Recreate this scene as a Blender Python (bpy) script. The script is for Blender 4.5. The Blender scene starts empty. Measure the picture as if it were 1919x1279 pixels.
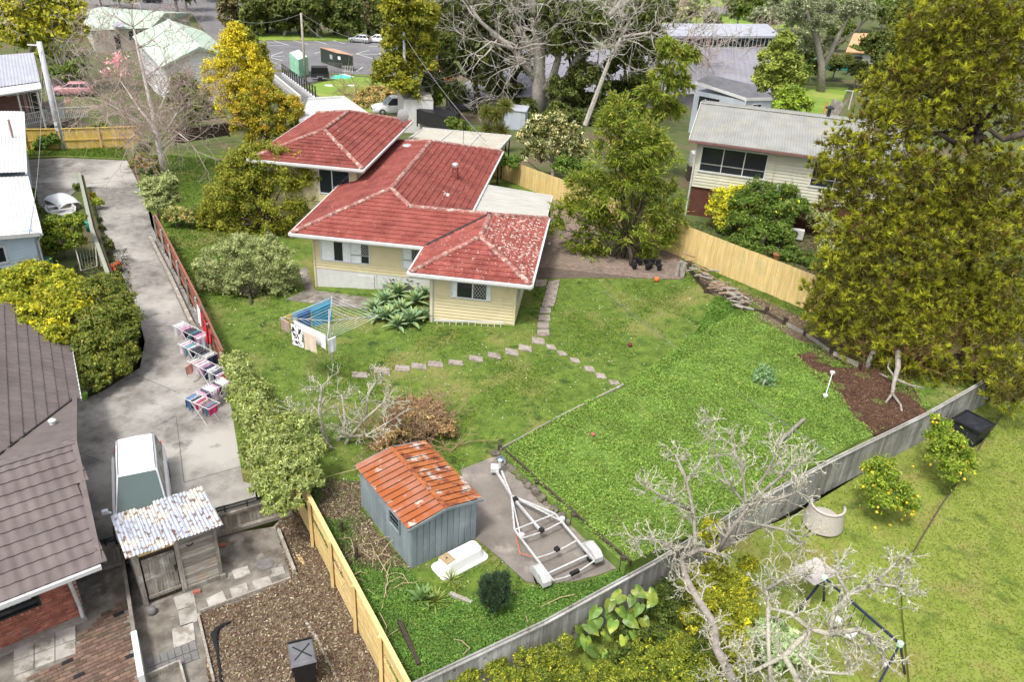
import bpy, bmesh, math, random
import numpy as np
from mathutils.geometry import tessellate_polygon
from mathutils import Matrix, Vector, Euler

RND = random.Random(11)
RNG = np.random.default_rng(11)
SC = bpy.context.scene
COL = SC.collection
rad = math.radians

# ------------------------------------------------------------------ camera
CAM_H, CAM_F, CAM_P, CAM_R = 18.5, 1493.0, rad(29.17), rad(3.62)
def cam_axes():
    f = np.array([0, math.cos(CAM_P), -math.sin(CAM_P)]); r = np.array([1., 0, 0]); u = np.cross(r, f)
    c, s = math.cos(CAM_R), math.sin(CAM_R)
    return c*r+s*u, -s*r+c*u, f
AX = cam_axes()
cd = bpy.data.cameras.new('camera'); co = bpy.data.objects.new('camera', cd); COL.objects.link(co)
cd.sensor_width = 36; cd.lens = CAM_F/1919*36; cd.clip_start = .2; cd.clip_end = 3000
co.matrix_world = Matrix(((AX[0][0], AX[1][0], -AX[2][0], 0), (AX[0][1], AX[1][1], -AX[2][1], 0),
                          (AX[0][2], AX[1][2], -AX[2][2], CAM_H), (0, 0, 0, 1)))
SC.camera = co

# ------------------------------------------------------------------ daylight (bright overcast)
SUN_EL, SUN_AZ = rad(62), rad(212)      # azimuth measured clockwise from +Y
world = bpy.data.worlds.new('World'); SC.world = world; world.use_nodes = True
nt = world.node_tree; nt.nodes.clear()
sky = nt.nodes.new('ShaderNodeTexSky'); sky.sky_type = 'NISHITA'; sky.sun_disc = False
sky.sun_elevation = SUN_EL; sky.sun_rotation = SUN_AZ; sky.air_density = 1.0; sky.dust_density = 4.0; sky.ozone_density = .6
hs = nt.nodes.new('ShaderNodeHueSaturation'); hs.inputs['Saturation'].default_value = .38
bg = nt.nodes.new('ShaderNodeBackground'); bg.inputs[1].default_value = .125
ow = nt.nodes.new('ShaderNodeOutputWorld')
nt.links.new(sky.outputs[0], hs.inputs['Color']); nt.links.new(hs.outputs[0], bg.inputs[0]); nt.links.new(bg.outputs[0], ow.inputs[0])
sd = bpy.data.lights.new('sun', 'SUN'); so = bpy.data.objects.new('sun', sd); COL.objects.link(so)
sd.energy = 1.5; sd.angle = rad(9); sd.color = (1, .965, .91)
sdir = Vector((math.sin(SUN_AZ)*math.cos(SUN_EL), math.cos(SUN_AZ)*math.cos(SUN_EL), math.sin(SUN_EL)))
so.rotation_euler = sdir.to_track_quat('Z', 'Y').to_euler(); so.location = (0, -20, 60)
SC.view_settings.view_transform = 'Standard'; SC.view_settings.look = 'None'
SC.view_settings.exposure = 1.12; SC.view_settings.gamma = 1; SC.view_settings.use_curve_mapping = False

# ------------------------------------------------------------------ geometry of the site
def sm(a, b, x):
    t = min(1, max(0, (x-a)/(b-a))); return t*t*(3-2*t)
def T(x, y):
    a = min(.6, max(-.45, .07*(x+7.5)))*sm(19, 27, y)
    return a-7*min(1, max(0, (y-58)/70))
def ray(px, py):
    return AX[2]+(px-959.5)/CAM_F*AX[0]-(py-639.5)/CAM_F*AX[1]
def g(px, py, z=None, off=0):
    """point of the ground (or of the level z) seen along a direction"""
    d = ray(px, py)
    if z is not None:
        t = (z-CAM_H)/d[2]; return Vector((t*d[0], t*d[1], z))
    zz = 0
    for _ in range(60):
        t = (zz-CAM_H)/d[2]; zz += .5*(T(t*d[0], t*d[1])+off-zz)
    t = (zz-CAM_H)/d[2]
    return Vector((t*d[0], t*d[1], zz))
def at(px, py, Y):
    d = ray(px, py); t = Y/d[1]; return Vector((t*d[0], Y, CAM_H+t*d[2]))
def mpp(Y, py=640):           # metres that one photo pixel covers at distance Y
    return Y/math.cos(CAM_P)/CAM_F*1.0 if py is None else (Y/ray(960, py)[1])/CAM_F

# ------------------------------------------------------------------ object helpers
def tag(o, label=None, cat=None, group=None, kind=None):
    if label: o['label'] = label
    if cat: o['category'] = cat
    if group: o['group'] = group
    if kind: o['kind'] = kind
    return o
def thing(name, label, cat, loc=(0, 0, 0), rz=0, group=None):
    o = bpy.data.objects.new(name, None); COL.objects.link(o)
    o.empty_display_size = .3
    o.location = loc; o.rotation_euler = (0, 0, rz)
    return tag(o, label, cat, group)
def wl(o):                                   # local frame of a thing as matrix
    return Matrix.Translation(o.location) @ o.rotation_euler.to_matrix().to_4x4()
class MB:
    def __init__(s): s.v = []; s.f = []
    def add(s, vs, fs):
        o = len(s.v); s.v += [tuple(p) for p in vs]; s.f += [tuple(i+o for i in f) for f in fs]; return s
    def box(s, x0, x1, y0, y1, z0, z1):
        return s.add([(x0, y0, z0), (x1, y0, z0), (x1, y1, z0), (x0, y1, z0), (x0, y0, z1), (x1, y0, z1), (x1, y1, z1), (x0, y1, z1)],
                     [(0, 3, 2, 1), (4, 5, 6, 7), (0, 1, 5, 4), (1, 2, 6, 5), (2, 3, 7, 6), (3, 0, 4, 7)])
    def hexa(s, p): return s.add(p, [(0, 3, 2, 1), (4, 5, 6, 7), (0, 1, 5, 4), (1, 2, 6, 5), (2, 3, 7, 6), (3, 0, 4, 7)])
    def beam(s, p, q, w, h=None, up=(0, 0, 1)):
        p, q = Vector(p), Vector(q); h = h or w; d = (q-p).normalized(); u = Vector(up)
        if abs(d.dot(u)) > .98: u = Vector((0, 1, 0))
        r = d.cross(u).normalized()*w/2; u = r.cross(d).normalized()*h/2
        return s.hexa([p-r-u, p+r-u, q+r-u, q-r-u, p-r+u, p+r+u, q+r+u, q-r+u])
    def tube(s, pts, r, n=6):
        pts = [Vector(p) for p in pts]; m = len(pts); rs = r if hasattr(r, '__len__') else [r]*m
        o = len(s.v); pr = None
        for i, p in enumerate(pts):
            d = (pts[min(i+1, m-1)]-pts[max(i-1, 0)]).normalized()
            if pr is None: pr = d.orthogonal().normalized()
            a = (pr-d*pr.dot(d)); a = a.normalized() if a.length > 1e-6 else d.orthogonal().normalized(); pr = a
            b = d.cross(a)
            for k in range(n):
                t = 2*math.pi*k/n; s.v.append(tuple(p+(a*math.cos(t)+b*math.sin(t))*rs[i]))
        for i in range(m-1):
            for k in range(n):
                k2 = (k+1) % n; s.f.append((o+i*n+k, o+i*n+k2, o+(i+1)*n+k2, o+(i+1)*n+k))
        s.f.append(tuple(o+k for k in range(n))[::-1]); s.f.append(tuple(o+(m-1)*n+k for k in range(n)))
        return s
    def prism(s, poly, z0, z1):
        n = len(poly); o = len(s.v)
        s.v += [(p[0], p[1], z0) for p in poly]+[(p[0], p[1], z1) for p in poly]
        s.f.append(tuple(o+i for i in range(n))[::-1]); s.f.append(tuple(o+n+i for i in range(n)))
        for i in range(n): j = (i+1) % n; s.f.append((o+i, o+j, o+n+j, o+n+i))
        return s
    def slab(s, pts, th):       # polygon in space thickened downwards
        n = len(pts); o = len(s.v)
        s.v += [tuple(p) for p in pts]+[(p[0], p[1], p[2]-th) for p in pts]
        s.f.append(tuple(o+i for i in range(n))); s.f.append(tuple(o+n+i for i in range(n))[::-1])
        for i in range(n): j = (i+1) % n; s.f.append((o+j, o+i, o+n+i, o+n+j))
        return s
    def lathe(s, prof, n=12, c=(0, 0, 0)):
        o = len(s.v); m = len(prof)
        for r, z in prof:
            for k in range(n):
                t = 2*math.pi*k/n; s.v.append((c[0]+r*math.cos(t), c[1]+r*math.sin(t), c[2]+z))
        for i in range(m-1):
            for k in range(n):
                k2 = (k+1) % n; s.f.append((o+i*n+k, o+i*n+k2, o+(i+1)*n+k2, o+(i+1)*n+k))
        s.f.append(tuple(o+k for k in range(n))[::-1]); s.f.append(tuple(o+(m-1)*n+k for k in range(n)))
        return s
    def grid(s, fn, nu, nv):
        o = len(s.v)
        for i in range(nu+1):
            for j in range(nv+1): s.v.append(tuple(fn(i/nu, j/nv)))
        for i in range(nu):
            for j in range(nv):
                a = o+i*(nv+1)+j; s.f.append((a, a+nv+1, a+nv+2, a+1))
        return s
    def mesh(s, name, mat):
        me = bpy.data.meshes.new(name); me.from_pydata(s.v, [], s.f); me.materials.append(mat); me.update(); return me
    def build(s, name, mat, parent=None, smooth=False, bevel=0, fix=False):
        me = s.mesh(name, mat)
        if fix or bevel:
            bm = bmesh.new(); bm.from_mesh(me); bmesh.ops.recalc_face_normals(bm, faces=bm.faces)
            if bevel:
                ed = [e for e in bm.edges if len(e.link_faces) == 2 and e.calc_face_angle(0) > .5]
                bmesh.ops.bevel(bm, geom=ed, offset=bevel, segments=2, affect='EDGES', profile=.6)
            bm.to_mesh(me); bm.free()
        if smooth:
            me.polygons.foreach_set('use_smooth', [True]*len(me.polygons))
        o = bpy.data.objects.new(name, me); COL.objects.link(o)
        if parent: o.parent = parent
        return o
def pc(name, mesh, parent, loc=(0, 0, 0), rot=(0, 0, 0), scale=(1, 1, 1), mx=None):
    o = bpy.data.objects.new(name, mesh); COL.objects.link(o); o.parent = parent
    if mx is not None: o.matrix_basis = mx
    else: o.location = loc; o.rotation_euler = rot; o.scale = scale
    return o
UC = {}
def ucube(mat):
    if mat.name not in UC: UC[mat.name] = MB().box(-.5, .5, -.5, .5, -.5, .5).mesh('block', mat)
    return UC[mat.name]
def blk(name, mat, parent, c, size, rot=(0, 0, 0)):
    return pc(name, ucube(mat), parent, c, rot, size)
def bar(name, mat, parent, p, q, w, h=None):
    p, q = Vector(p), Vector(q); d = q-p; h = h or w
    qx = d.to_track_quat('X', 'Z')
    return pc(name, ucube(mat), parent, mx=Matrix.Translation((p+q)/2) @ qx.to_matrix().to_4x4() @ Matrix.Diagonal((d.length, w, h, 1)))
def dup(root, loc=None, rz=None, label=None, group=None, scale=None):
    r = root.copy(); COL.objects.link(r)
    if loc is not None: r.location = loc
    if rz is not None: r.rotation_euler = (0, 0, rz)
    if scale: r.scale = (scale,)*3 if not hasattr(scale, '__len__') else scale
    if label: r['label'] = label
    if group: r['group'] = group
    for ch in list(root.children):
        c = ch.copy(); COL.objects.link(c); c.parent = r
        for gch in ch.children:
            d = gch.copy(); COL.objects.link(d); d.parent = c
    return r

# ------------------------------------------------------------------ materials
MATS = {}
def mk(name, c1, c2=None, scale=3., rough=.85, c3=None, s3=.4, lo=.35, hi=.65, t3=(.5, .62), rnd=0, bump=0, bscale=None, metal=0,
       spec=.3, detail=6, stretch=None, obj=False, c4=None, s4=20., t4=(.6, .66)):
    m = bpy.data.materials.new(name); m.use_nodes = True; N = m.node_tree.nodes; L = m.node_tree.links
    b = N['Principled BSDF']; b.inputs['Roughness'].default_value = rough; b.inputs['Metallic'].default_value = metal
    b.inputs['Specular IOR Level'].default_value = spec
    if obj: vec = N.new('ShaderNodeTexCoord').outputs['Object']
    else: vec = N.new('ShaderNodeNewGeometry').outputs['Position']
    if stretch:
        mp = N.new('ShaderNodeMapping'); mp.inputs['Scale'].default_value = stretch; L.new(vec, mp.inputs[0]); vs = mp.outputs[0]
    else: vs = vec
    def noise(sc, v, det=detail):
        n = N.new('ShaderNodeTexNoise'); n.inputs['Scale'].default_value = sc; n.inputs['Detail'].default_value = det
        n.inputs['Roughness'].default_value = .62; L.new(v, n.inputs['Vector']); return n.outputs['Fac']
    def rng(fac, a, bb):
        r = N.new('ShaderNodeMapRange'); r.inputs[1].default_value = a; r.inputs[2].default_value = bb; L.new(fac, r.inputs[0]); return r.outputs[0]
    def mix(fac, a, bb):
        x = N.new('ShaderNodeMix'); x.data_type = 'RGBA'; L.new(fac, x.inputs[0])
        for sk, v in ((6, a), (7, bb)):
            if hasattr(v, 'links'): L.new(v, x.inputs[sk])
            else: x.inputs[sk].default_value = (*v, 1)
        return x.outputs[2]
    col = mix(rng(noise(scale, vs), lo, hi), c1, c2 or tuple(c*1.25 for c in c1))
    if c3: col = mix(rng(noise(s3, vec), *t3), col, c3)
    if c4: col = mix(rng(noise(s4, vec), *t4), col, c4)
    if rnd:
        oi = N.new('ShaderNodeObjectInfo'); mr = N.new('ShaderNodeMapRange')
        mr.inputs[3].default_value = 1-rnd; mr.inputs[4].default_value = 1+rnd; L.new(oi.outputs['Random'], mr.inputs[0])
        h = N.new('ShaderNodeHueSaturation'); L.new(mr.outputs[0], h.inputs['Value']); L.new(col, h.inputs['Color']); col = h.outputs[0]
    L.new(col, b.inputs['Base Color'])
    if bump:
        bp = N.new('ShaderNodeBump'); bp.inputs['Strength'].default_value = bump; bp.inputs['Distance'].default_value = .03
        L.new(noise(bscale or scale*6, vs, 3), bp.inputs['Height']); L.new(bp.outputs[0], b.inputs['Normal'])
    MATS[name] = m
    return m
def leafmat(name, trans=.38, rough=.55):
    m = bpy.data.materials.new(name); m.use_nodes = True; N = m.node_tree.nodes; L = m.node_tree.links
    b = N['Principled BSDF']; b.inputs['Roughness'].default_value = rough; b.inputs['Specular IOR Level'].default_value = .25
    a = N.new('ShaderNodeAttribute'); a.attribute_name = 'Col'
    L.new(a.outputs['Color'], b.inputs['Base Color'])
    if trans:
        t = N.new('ShaderNodeBsdfTranslucent'); L.new(a.outputs['Color'], t.inputs['Color'])
        mx = N.new('ShaderNodeMixShader'); mx.inputs[0].default_value = trans
        L.new(b.outputs[0], mx.inputs[1]); L.new(t.outputs[0], mx.inputs[2]); L.new(mx.outputs[0], N['Material Output'].inputs[0])
    return m
def glassmat(name, tint=(.02, .025, .03), rough=.06):
    m = bpy.data.materials.new(name); m.use_nodes = True
    b = m.node_tree.nodes['Principled BSDF']; b.inputs['Base Color'].default_value = (*tint, 1)
    b.inputs['Roughness'].default_value = rough; b.inputs['Specular IOR Level'].default_value = .45
    return m
LEAF = leafmat('leaf'); LEAFDRY = leafmat('dry_leaf', .1, .8)
WHITE = mk('white_paint', (.52, .52, .51), (.60, .60, .59), 2, .5, c3=(.55, .54, .5), s3=3, t3=(.62, .8))
CREAM = mk('cream_weatherboard', (.55, .475, .285), (.60, .525, .33), 1.5, .7, c3=(.47, .39, .24), s3=1.2, t3=(.55, .8), rnd=.035)
OFFWHITE = mk('off_white_paint', (.50, .50, .48), (.58, .58, .56), 4, .7, c3=(.5, .5, .46), s3=2, t3=(.55, .75))
DGLASS = glassmat('dark_glass'); BLACKP = mk('black_plastic', (.012, .012, .014), (.02, .02, .022), 8, .45)
RUBBER = mk('rubber', (.015, .015, .015), (.03, .03, .03), 9, .9)
GALV = mk('galvanised_steel', (.42, .43, .44), (.58, .59, .6), 8, .45, metal=.5)
NEWWOOD = mk('new_treated_pine', (.56, .40, .155), (.70, .53, .25), 2, .8, rnd=.1, stretch=(6, 6, .6), bump=.15, c3=(.50, .42, .2), s3=1.3, t3=(.55, .7))
OLDWOODH = mk('weathered_cladding', (.17, .15, .125), (.36, .335, .29), 3, .9, rnd=.35, stretch=(.7, .7, 9), bump=.3, c3=(.33, .22, .12), s3=1.6, t3=(.58, .7))
OLDWOOD = mk('weathered_timber', (.17, .15, .125), (.33, .30, .26), 3, .9, rnd=.26, stretch=(8, 8, .8), bump=.3, c3=(.42, .41, .36), s3=2.2, t3=(.52, .7))
DARKWOOD = mk('dark_wet_timber', (.03, .022, .016), (.09, .07, .05), 4, .9, rnd=.2, stretch=(6, 6, 1), bump=.3)
BARK = mk('grey_bark', (.20, .175, .15), (.33, .30, .26), 5, .95, bump=.5)
BARKD = mk('dark_bark', (.035, .027, .02), (.085, .068, .05), 5, .95, bump=.5)
BARKB = mk('bleached_bark', (.38, .345, .30), (.52, .485, .43), 5, .9, bump=.4, c3=(.24, .2, .16), s3=4, t3=(.55, .7))
LICHENB = mk('lichen_covered_bark', (.32, .295, .24), (.50, .48, .39), 22, .95, bump=.6, c3=(.22, .18, .14), s3=9, t3=(.56, .66), c4=(.52, .53, .30), s4=14, t4=(.58, .66))
TWIGPINK = mk('pinkish_twigs', (.30, .22, .19), (.42, .33, .29), 6, .9)
TWIGBR = mk('brown_dead_twigs', (.20, .12, .075), (.33, .22, .14), 6, .95)

# ------------------------------------------------------------------ foliage generators
def norm(a): return a/np.maximum(np.linalg.norm(a, axis=-1, keepdims=True), 1e-9)
def leafmesh(name, cen, nor, size, asp, colr, mat=LEAF, tang=None, fold=0):
    n = len(cen)
    if tang is None: tang = RNG.normal(size=(n, 3))
    tang = norm(tang-nor*(tang*nor).sum(1, keepdims=True)); bi = np.cross(nor, tang)
    s = np.asarray(size)[:, None] if hasattr(size, '__len__') else np.full((n, 1), size)
    a = tang*s*.5; b = bi*s*.5*asp
    v = np.stack([cen-a+b, cen-a-b, cen+a], 1).reshape(-1, 3).astype(np.float32)
    me = bpy.data.meshes.new(name); me.vertices.add(3*n); me.vertices.foreach_set('co', v.ravel())
    me.loops.add(3*n); me.loops.foreach_set('vertex_index', np.arange(3*n, dtype=np.int32))
    me.polygons.add(n); me.polygons.foreach_set('loop_start', np.arange(0, 3*n, 3, dtype=np.int32))
    me.update(calc_edges=True)
    at_ = me.attributes.new('Col', 'FLOAT_COLOR', 'POINT')
    c4 = np.concatenate([np.clip(np.repeat(colr, 3, 0), 0, 1), np.ones((3*n, 1))], 1).astype(np.float32)
    at_.data.foreach_set('color', c4.ravel()); me.materials.append(mat)
    return me
def blobleaves(blobs, n, leaf, asp, pal, clump=.3, inner=.35, droop=0, up=.35, spiky=0, jit=.34, kdens=1.0, tuft=0):
    """blobs: (centre, (rx,ry,rz)); returns centre, normal, size, colour, tangent arrays"""
    w = np.array([max(b[1])**2 for b in blobs]); w = w/w.sum(); out = []
    P = np.array([p[0] for p in pal]); PW = np.array([p[1] for p in pal], float); PC = np.where(PW < .8, 0, PW); PC /= PC.sum(); PW /= PW.sum()
    for b, wi in zip(blobs, w):
        c = np.array(b[0]); r = np.array(b[1], float); m = max(40, int(n*wi))
        k = max(6, int(kdens*3.2/clump**2))
        d = norm(RNG.normal(size=(k, 3))); d[:, 2] = np.where(d[:, 2] < -.5, -d[:, 2], d[:, 2])
        rr = RNG.uniform(inner, 1.0, (k, 1))**.55
        kc = d*rr; kr = clump*RNG.uniform(.6, 1.35, (k, 1))
        kcol = P[RNG.choice(len(P), k, p=PC)]*RNG.uniform(.78, 1.22, (k, 1))
        pkt = kr[:, 0]**2; pkt /= pkt.sum()
        i = RNG.choice(k, m, p=pkt)
        q = norm(RNG.normal(size=(m, 3))); q[:, 2] = np.where((q[:, 2] < 0) & (RNG.random(m) < .6), -q[:, 2], q[:, 2])
        off = q*kr[i]*np.abs(RNG.normal(.45, .42, (m, 1)))
        pos = c+(kc[i]+off)*r
        nor = norm(kc[i]*.45+q*.4+RNG.normal(size=(m, 3))*.62+np.array([0, 0, up]))
        tg = (off*r+kc[i]*r*.25+RNG.normal(size=(m, 3))*.25*r.mean()*clump)+np.array([0, 0, -droop])*r.mean() if (spiky or droop) else RNG.normal(size=(m, 3))
        if spiky: nor = norm(np.cross(tg, RNG.normal(size=(m, 3))))
        lc = np.where(RNG.random((m, 1)) < .45, kcol[i], P[RNG.choice(len(P), m, p=PW)]); colr = np.array([2.35, 2.4, 1.9])*lc*RNG.uniform(1-jit, 1+jit, (m, 1))*np.array([1, 1, 1])+RNG.normal(size=(m, 3))*.006
        out.append((pos, nor, RNG.uniform(.7, 1.35, m)*leaf, colr, tg))
    return [np.concatenate([o[j] for o in out]) for j in range(5)]
def crown_obj(name, parent, base, blobs, n, leaf, asp, pal, mat=LEAF, **k):
    p, nr, s, c, t = blobleaves(blobs, n, leaf, asp, pal, **k)
    p = p-np.array(base)
    me = leafmesh(name, p, nr, s, asp, c, mat, t)
    o = bpy.data.objects.new(name, me); COL.objects.link(o); o.parent = parent
    return o
def tuft_obj(name, parent, base, blobs, per, blades, ln, asp, pal, spread=.55, up=.45, core=.35, mat=LEAF):
    """crown of radiating sprays: each spray is a fan of narrow blades growing outward from one point"""
    P = np.array([p[0] for p in pal]); PW = np.array([p[1] for p in pal], float); PW /= PW.sum(); C_, N_, S_, K_, T_ = [], [], [], [], []
    for c, r in blobs:
        k = max(10, int(per*(r[0]/1.8)**2)); d = norm(RNG.normal(size=(k, 3))+np.array([0, 0, .15])); rr = RNG.uniform(.55, 1.08, (k, 1)); rr[:int(k*.18)] *= .6
        o = np.array(c)+d*rr*np.array(r); ax = norm(d+np.array([0, 0, up])+RNG.normal(size=(k, 3))*.35); L = ln*RNG.uniform(.65, 1.35, (k, 1)); kc = P[RNG.choice(len(P), k, p=PW)]*RNG.uniform(.7, 1.3, (k, 1))
        i = np.repeat(np.arange(k), blades); m = len(i); bd = norm(ax[i]+RNG.normal(size=(m, 3))*spread); l2 = L[i]*RNG.uniform(.6, 1.15, (m, 1)); f = RNG.uniform(.0, .75, (m, 1))
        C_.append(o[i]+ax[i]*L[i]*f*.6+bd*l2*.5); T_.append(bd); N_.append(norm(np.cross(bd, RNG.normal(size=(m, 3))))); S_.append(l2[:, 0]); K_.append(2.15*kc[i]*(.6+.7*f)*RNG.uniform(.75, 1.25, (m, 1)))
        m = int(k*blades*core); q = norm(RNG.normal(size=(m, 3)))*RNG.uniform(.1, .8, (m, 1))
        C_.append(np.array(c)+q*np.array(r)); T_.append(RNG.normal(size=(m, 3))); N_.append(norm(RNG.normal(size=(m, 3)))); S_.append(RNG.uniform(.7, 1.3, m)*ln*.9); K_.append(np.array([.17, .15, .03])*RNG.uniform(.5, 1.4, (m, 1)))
    me = leafmesh(name, np.concatenate(C_)-np.array(base), np.concatenate(N_), np.concatenate(S_), asp, np.concatenate(K_), mat, np.concatenate(T_))
    o = bpy.data.objects.new(name, me); COL.objects.link(o); o.parent = parent; return o
def grow(mb, p, d, ln, r, lev, spread=.6, kids=(2, 3), upb=.12, wig=.18, ratio=.72, rr=.62, seg=3, n=5, side=0, minr=.008, rng=RND, droop=0):
    """recursive limbs: tapered tube chains that branch along their length"""
    rr = rr if lev > 0 else .25; minr = minr if lev > 0 else minr*.4
    pts = [Vector(p)]; rs = [r]; d = Vector(d).normalized(); spots = []
    for i in range(seg):
        d = (d+Vector((rng.gauss(0, wig), rng.gauss(0, wig), rng.gauss(0, wig)+upb-droop*(i/seg)))).normalized()
        pts.append(pts[-1]+d*ln/seg); rs.append(max(minr, r+(r*rr-r)*(i+1)/seg)); spots.append((pts[-1].copy(), d.copy(), rs[-1]))
    mb.tube(pts, rs, n)
    if lev <= 0: return
    k = rng.randint(*kids)
    for j in range(k):
        e = spots[-1] if j < 2 else spots[rng.randrange(len(spots))]
        ax = Vector((rng.gauss(0, 1), rng.gauss(0, 1), rng.gauss(0, 1))); ax = (ax-e[1]*ax.dot(e[1])).normalized()
        nd = (e[1]*1.0+ax*spread*rng.uniform(.6, 1.4)).normalized()
        grow(mb, e[0], nd, ln*ratio*rng.uniform(.75, 1.2), max(minr, e[2]*.8), lev-1, spread, kids, upb, wig*1.1, ratio, rr, seg, max(3, n-1), side, minr, rng, droop)
    for j in range(side):
        e = spots[rng.randrange(len(spots))]
        ax = Vector((rng.gauss(0, 1), rng.gauss(0, 1), rng.gauss(0, 1))); ax = (ax-e[1]*ax.dot(e[1])).normalized()
        grow(mb, e[0], (e[1]*.5+ax).normalized(), ln*ratio*.5, max(minr, e[2]*.4), min(lev-1, 1), spread, kids, upb, wig*1.2, ratio, rr, 2, 3, 0, minr, rng, droop)

# ------------------------------------------------------------------ ground sheets
def sheet(name, poly, mat, zf, skirt=1.3, step=1.0, parent=None, kind='structure'):
    """polygon cut on a grid and draped over zf(x,y), with a skirt round its rim"""
    bm = bmesh.new(); vs = [bm.verts.new((p[0], p[1], 0)) for p in poly]
    for t in tessellate_polygon([[Vector((p[0], p[1], 0)) for p in poly]]):
        if len(set(t)) == 3: bm.faces.new([vs[i] for i in t])
    xs = [p[0] for p in poly]; ys = [p[1] for p in poly]
    for ax, lo, hi in ((0, min(xs), max(xs)), (1, min(ys), max(ys))):
        k = math.ceil(lo/step)
        while k*step < hi:
            c = [0, 0, 0]; c[ax] = k*step+.0013; nn = [0, 0, 0]; nn[ax] = 1
            bmesh.ops.bisect_plane(bm, geom=bm.verts[:]+bm.edges[:]+bm.faces[:], plane_co=c, plane_no=nn); k += 1
    for v in bm.verts: v.co.z = zf(v.co.x, v.co.y)
    bmesh.ops.recalc_face_normals(bm, faces=bm.faces[:])
    up = sum(f.normal.z for f in bm.faces)
    if up < 0: bmesh.ops.reverse_faces(bm, faces=bm.faces[:])
    if skirt:
        be = [e for e in bm.edges if len(e.link_faces) == 1]
        r = bmesh.ops.extrude_edge_only(bm, edges=be)
        for v in [x for x in r['geom'] if isinstance(x, bmesh.types.BMVert)]: v.co.z -= skirt
    me = bpy.data.meshes.new(name); bm.to_mesh(me); bm.free(); me.materials.append(mat)
    o = bpy.data.objects.new(name, me); COL.objects.link(o)
    if parent: o.parent = parent
    if kind: o['kind'] = kind
    return o
def P(pts, z=None): return [g(x, y, z) for x, y in pts]
def inpoly(x, y, poly):
    c = np.zeros(np.shape(x), bool); n = len(poly)
    for i in range(n):
        x1, y1 = poly[i][0], poly[i][1]; x2, y2 = poly[(i+1) % n][0], poly[(i+1) % n][1]
        if y1 == y2: continue
        c ^= ((y1 > y) != (y2 > y)) & (x < (x2-x1)*(y-y1)/(y2-y1)+x1)
    return c
def cover(name, poly, zf, n, leaf, asp, pal, hmax, label, cat, mat=LEAF, up=.8, jit=.3, noise=.0, holes=(), patch=None, kindname=None):
    """leaf or blade ground cover as one uncountable mass"""
    xs = [p[0] for p in poly]; ys = [p[1] for p in poly]
    x = RNG.uniform(min(xs), max(xs), n*3); y = RNG.uniform(min(ys), max(ys), n*3)
    ok = inpoly(x, y, poly)
    for h in holes: ok &= ~inpoly(x, y, h)
    if patch is not None: ok &= RNG.random(len(x)) < patch(x, y)
    x = x[ok][:n]; y = y[ok][:n]; n = len(x)
    lump = .5+.5*np.sin(x*2.1+1.3*np.sin(y*1.7))*np.sin(y*2.6+np.sin(x*1.9)*1.4)
    zb = np.array([zf(a, b) for a, b in zip(x, y)]); z = zb+RNG.uniform(.1, 1, n)*hmax*(.35+.65*lump)
    nor = norm(RNG.normal(size=(n, 3))*.55+np.array([0, 0, up]))
    Pp = np.array([p[0] for p in pal]); w = np.array([p[1] for p in pal], float); w /= w.sum()
    colr = Pp[RNG.choice(len(Pp), n, p=w)]*RNG.uniform(1-jit, 1+jit, (n, 1))*(.85+.3*lump[:, None])
    me = leafmesh(name, np.stack([x, y, z], 1), nor, RNG.uniform(.6, 1.4, n)*leaf, asp, colr, mat)
    o = bpy.data.objects.new(name, me); COL.objects.link(o)
    return tag(o, label, cat, kind='stuff')
# ================================================================== THE GROUND
DRV, BL, RY, RY2 = -.45, -1.3, -.55, -.36
M_EARTH = mk('rough_ground', (.055, .075, .02), (.10, .12, .035), .8, .95, c3=(.12, .09, .055), s3=.15, bump=.4, bscale=9)
M_LAWN = mk('lawn_soil', (.06, .105, .014), (.125, .18, .025), 2.4, .95, c3=(.19, .18, .055), s3=.33, t3=(.5, .66), bump=.5, bscale=30, c4=(.03, .06, .01), s4=1.3, t4=(.58, .68))
M_RLAWN = mk('dry_lawn_soil', (.155, .205, .028), (.215, .25, .05), 1.6, .95, c3=(.22, .20, .06), s3=.6, t3=(.5, .68), c4=(.08, .12, .02), s4=1.1, t4=(.54, .68), bump=.5, bscale=30)
M_CONC = mk('stained_concrete', (.22, .205, .18), (.33, .31, .28), 1.1, .9, c3=(.12, .11, .10), s3=.45, t3=(.5, .68), bump=.25, bscale=40, c4=(.44, .42, .385), s4=.8, t4=(.55, .68), detail=9)
M_DRIVE = mk('driveway_concrete', (.13, .12, .108), (.25, .232, .21), 3.2, .9, c3=(.36, .34, .31), s3=.15, t3=(.46, .6), bump=.25, bscale=40, c4=(.095, .088, .08), s4=.8, t4=(.55, .68), detail=9)
M_DCONC = mk('damp_concrete', (.10, .085, .07), (.24, .22, .19), 1.6, .9, c3=(.34, .31, .27), s3=1.1, t3=(.55, .66), bump=.3, bscale=40, detail=9)
M_SLAB = mk('trailer_slab_concrete', (.14, .122, .105), (.215, .19, .168), 1.0, .9, c3=(.29, .255, .22), s3=.9, t3=(.54, .66), bump=.3, bscale=30, detail=9)
M_MULCH = mk('leaf_litter_soil', (.06, .042, .03), (.20, .15, .10), 7, .95, c3=(.11, .075, .05), s3=1.2, bump=.8, bscale=20, c4=(.42, .36, .27), s4=11, t4=(.62, .66))
M_REDMULCH = mk('red_brown_needle_litter', (.06, .032, .02), (.12, .065, .04), 6, .95, bump=.8, bscale=20, c4=(.22, .13, .08), s4=9, t4=(.6, .68))
M_ASPH = mk('asphalt', (.12, .115, .12), (.17, .165, .17), .6, .9, c3=(.17, .165, .165), s3=.1, bump=.1)
M_ROADLINE = mk('road_paint', (.62, .62, .6), (.75, .75, .73), 3, .7)

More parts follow.
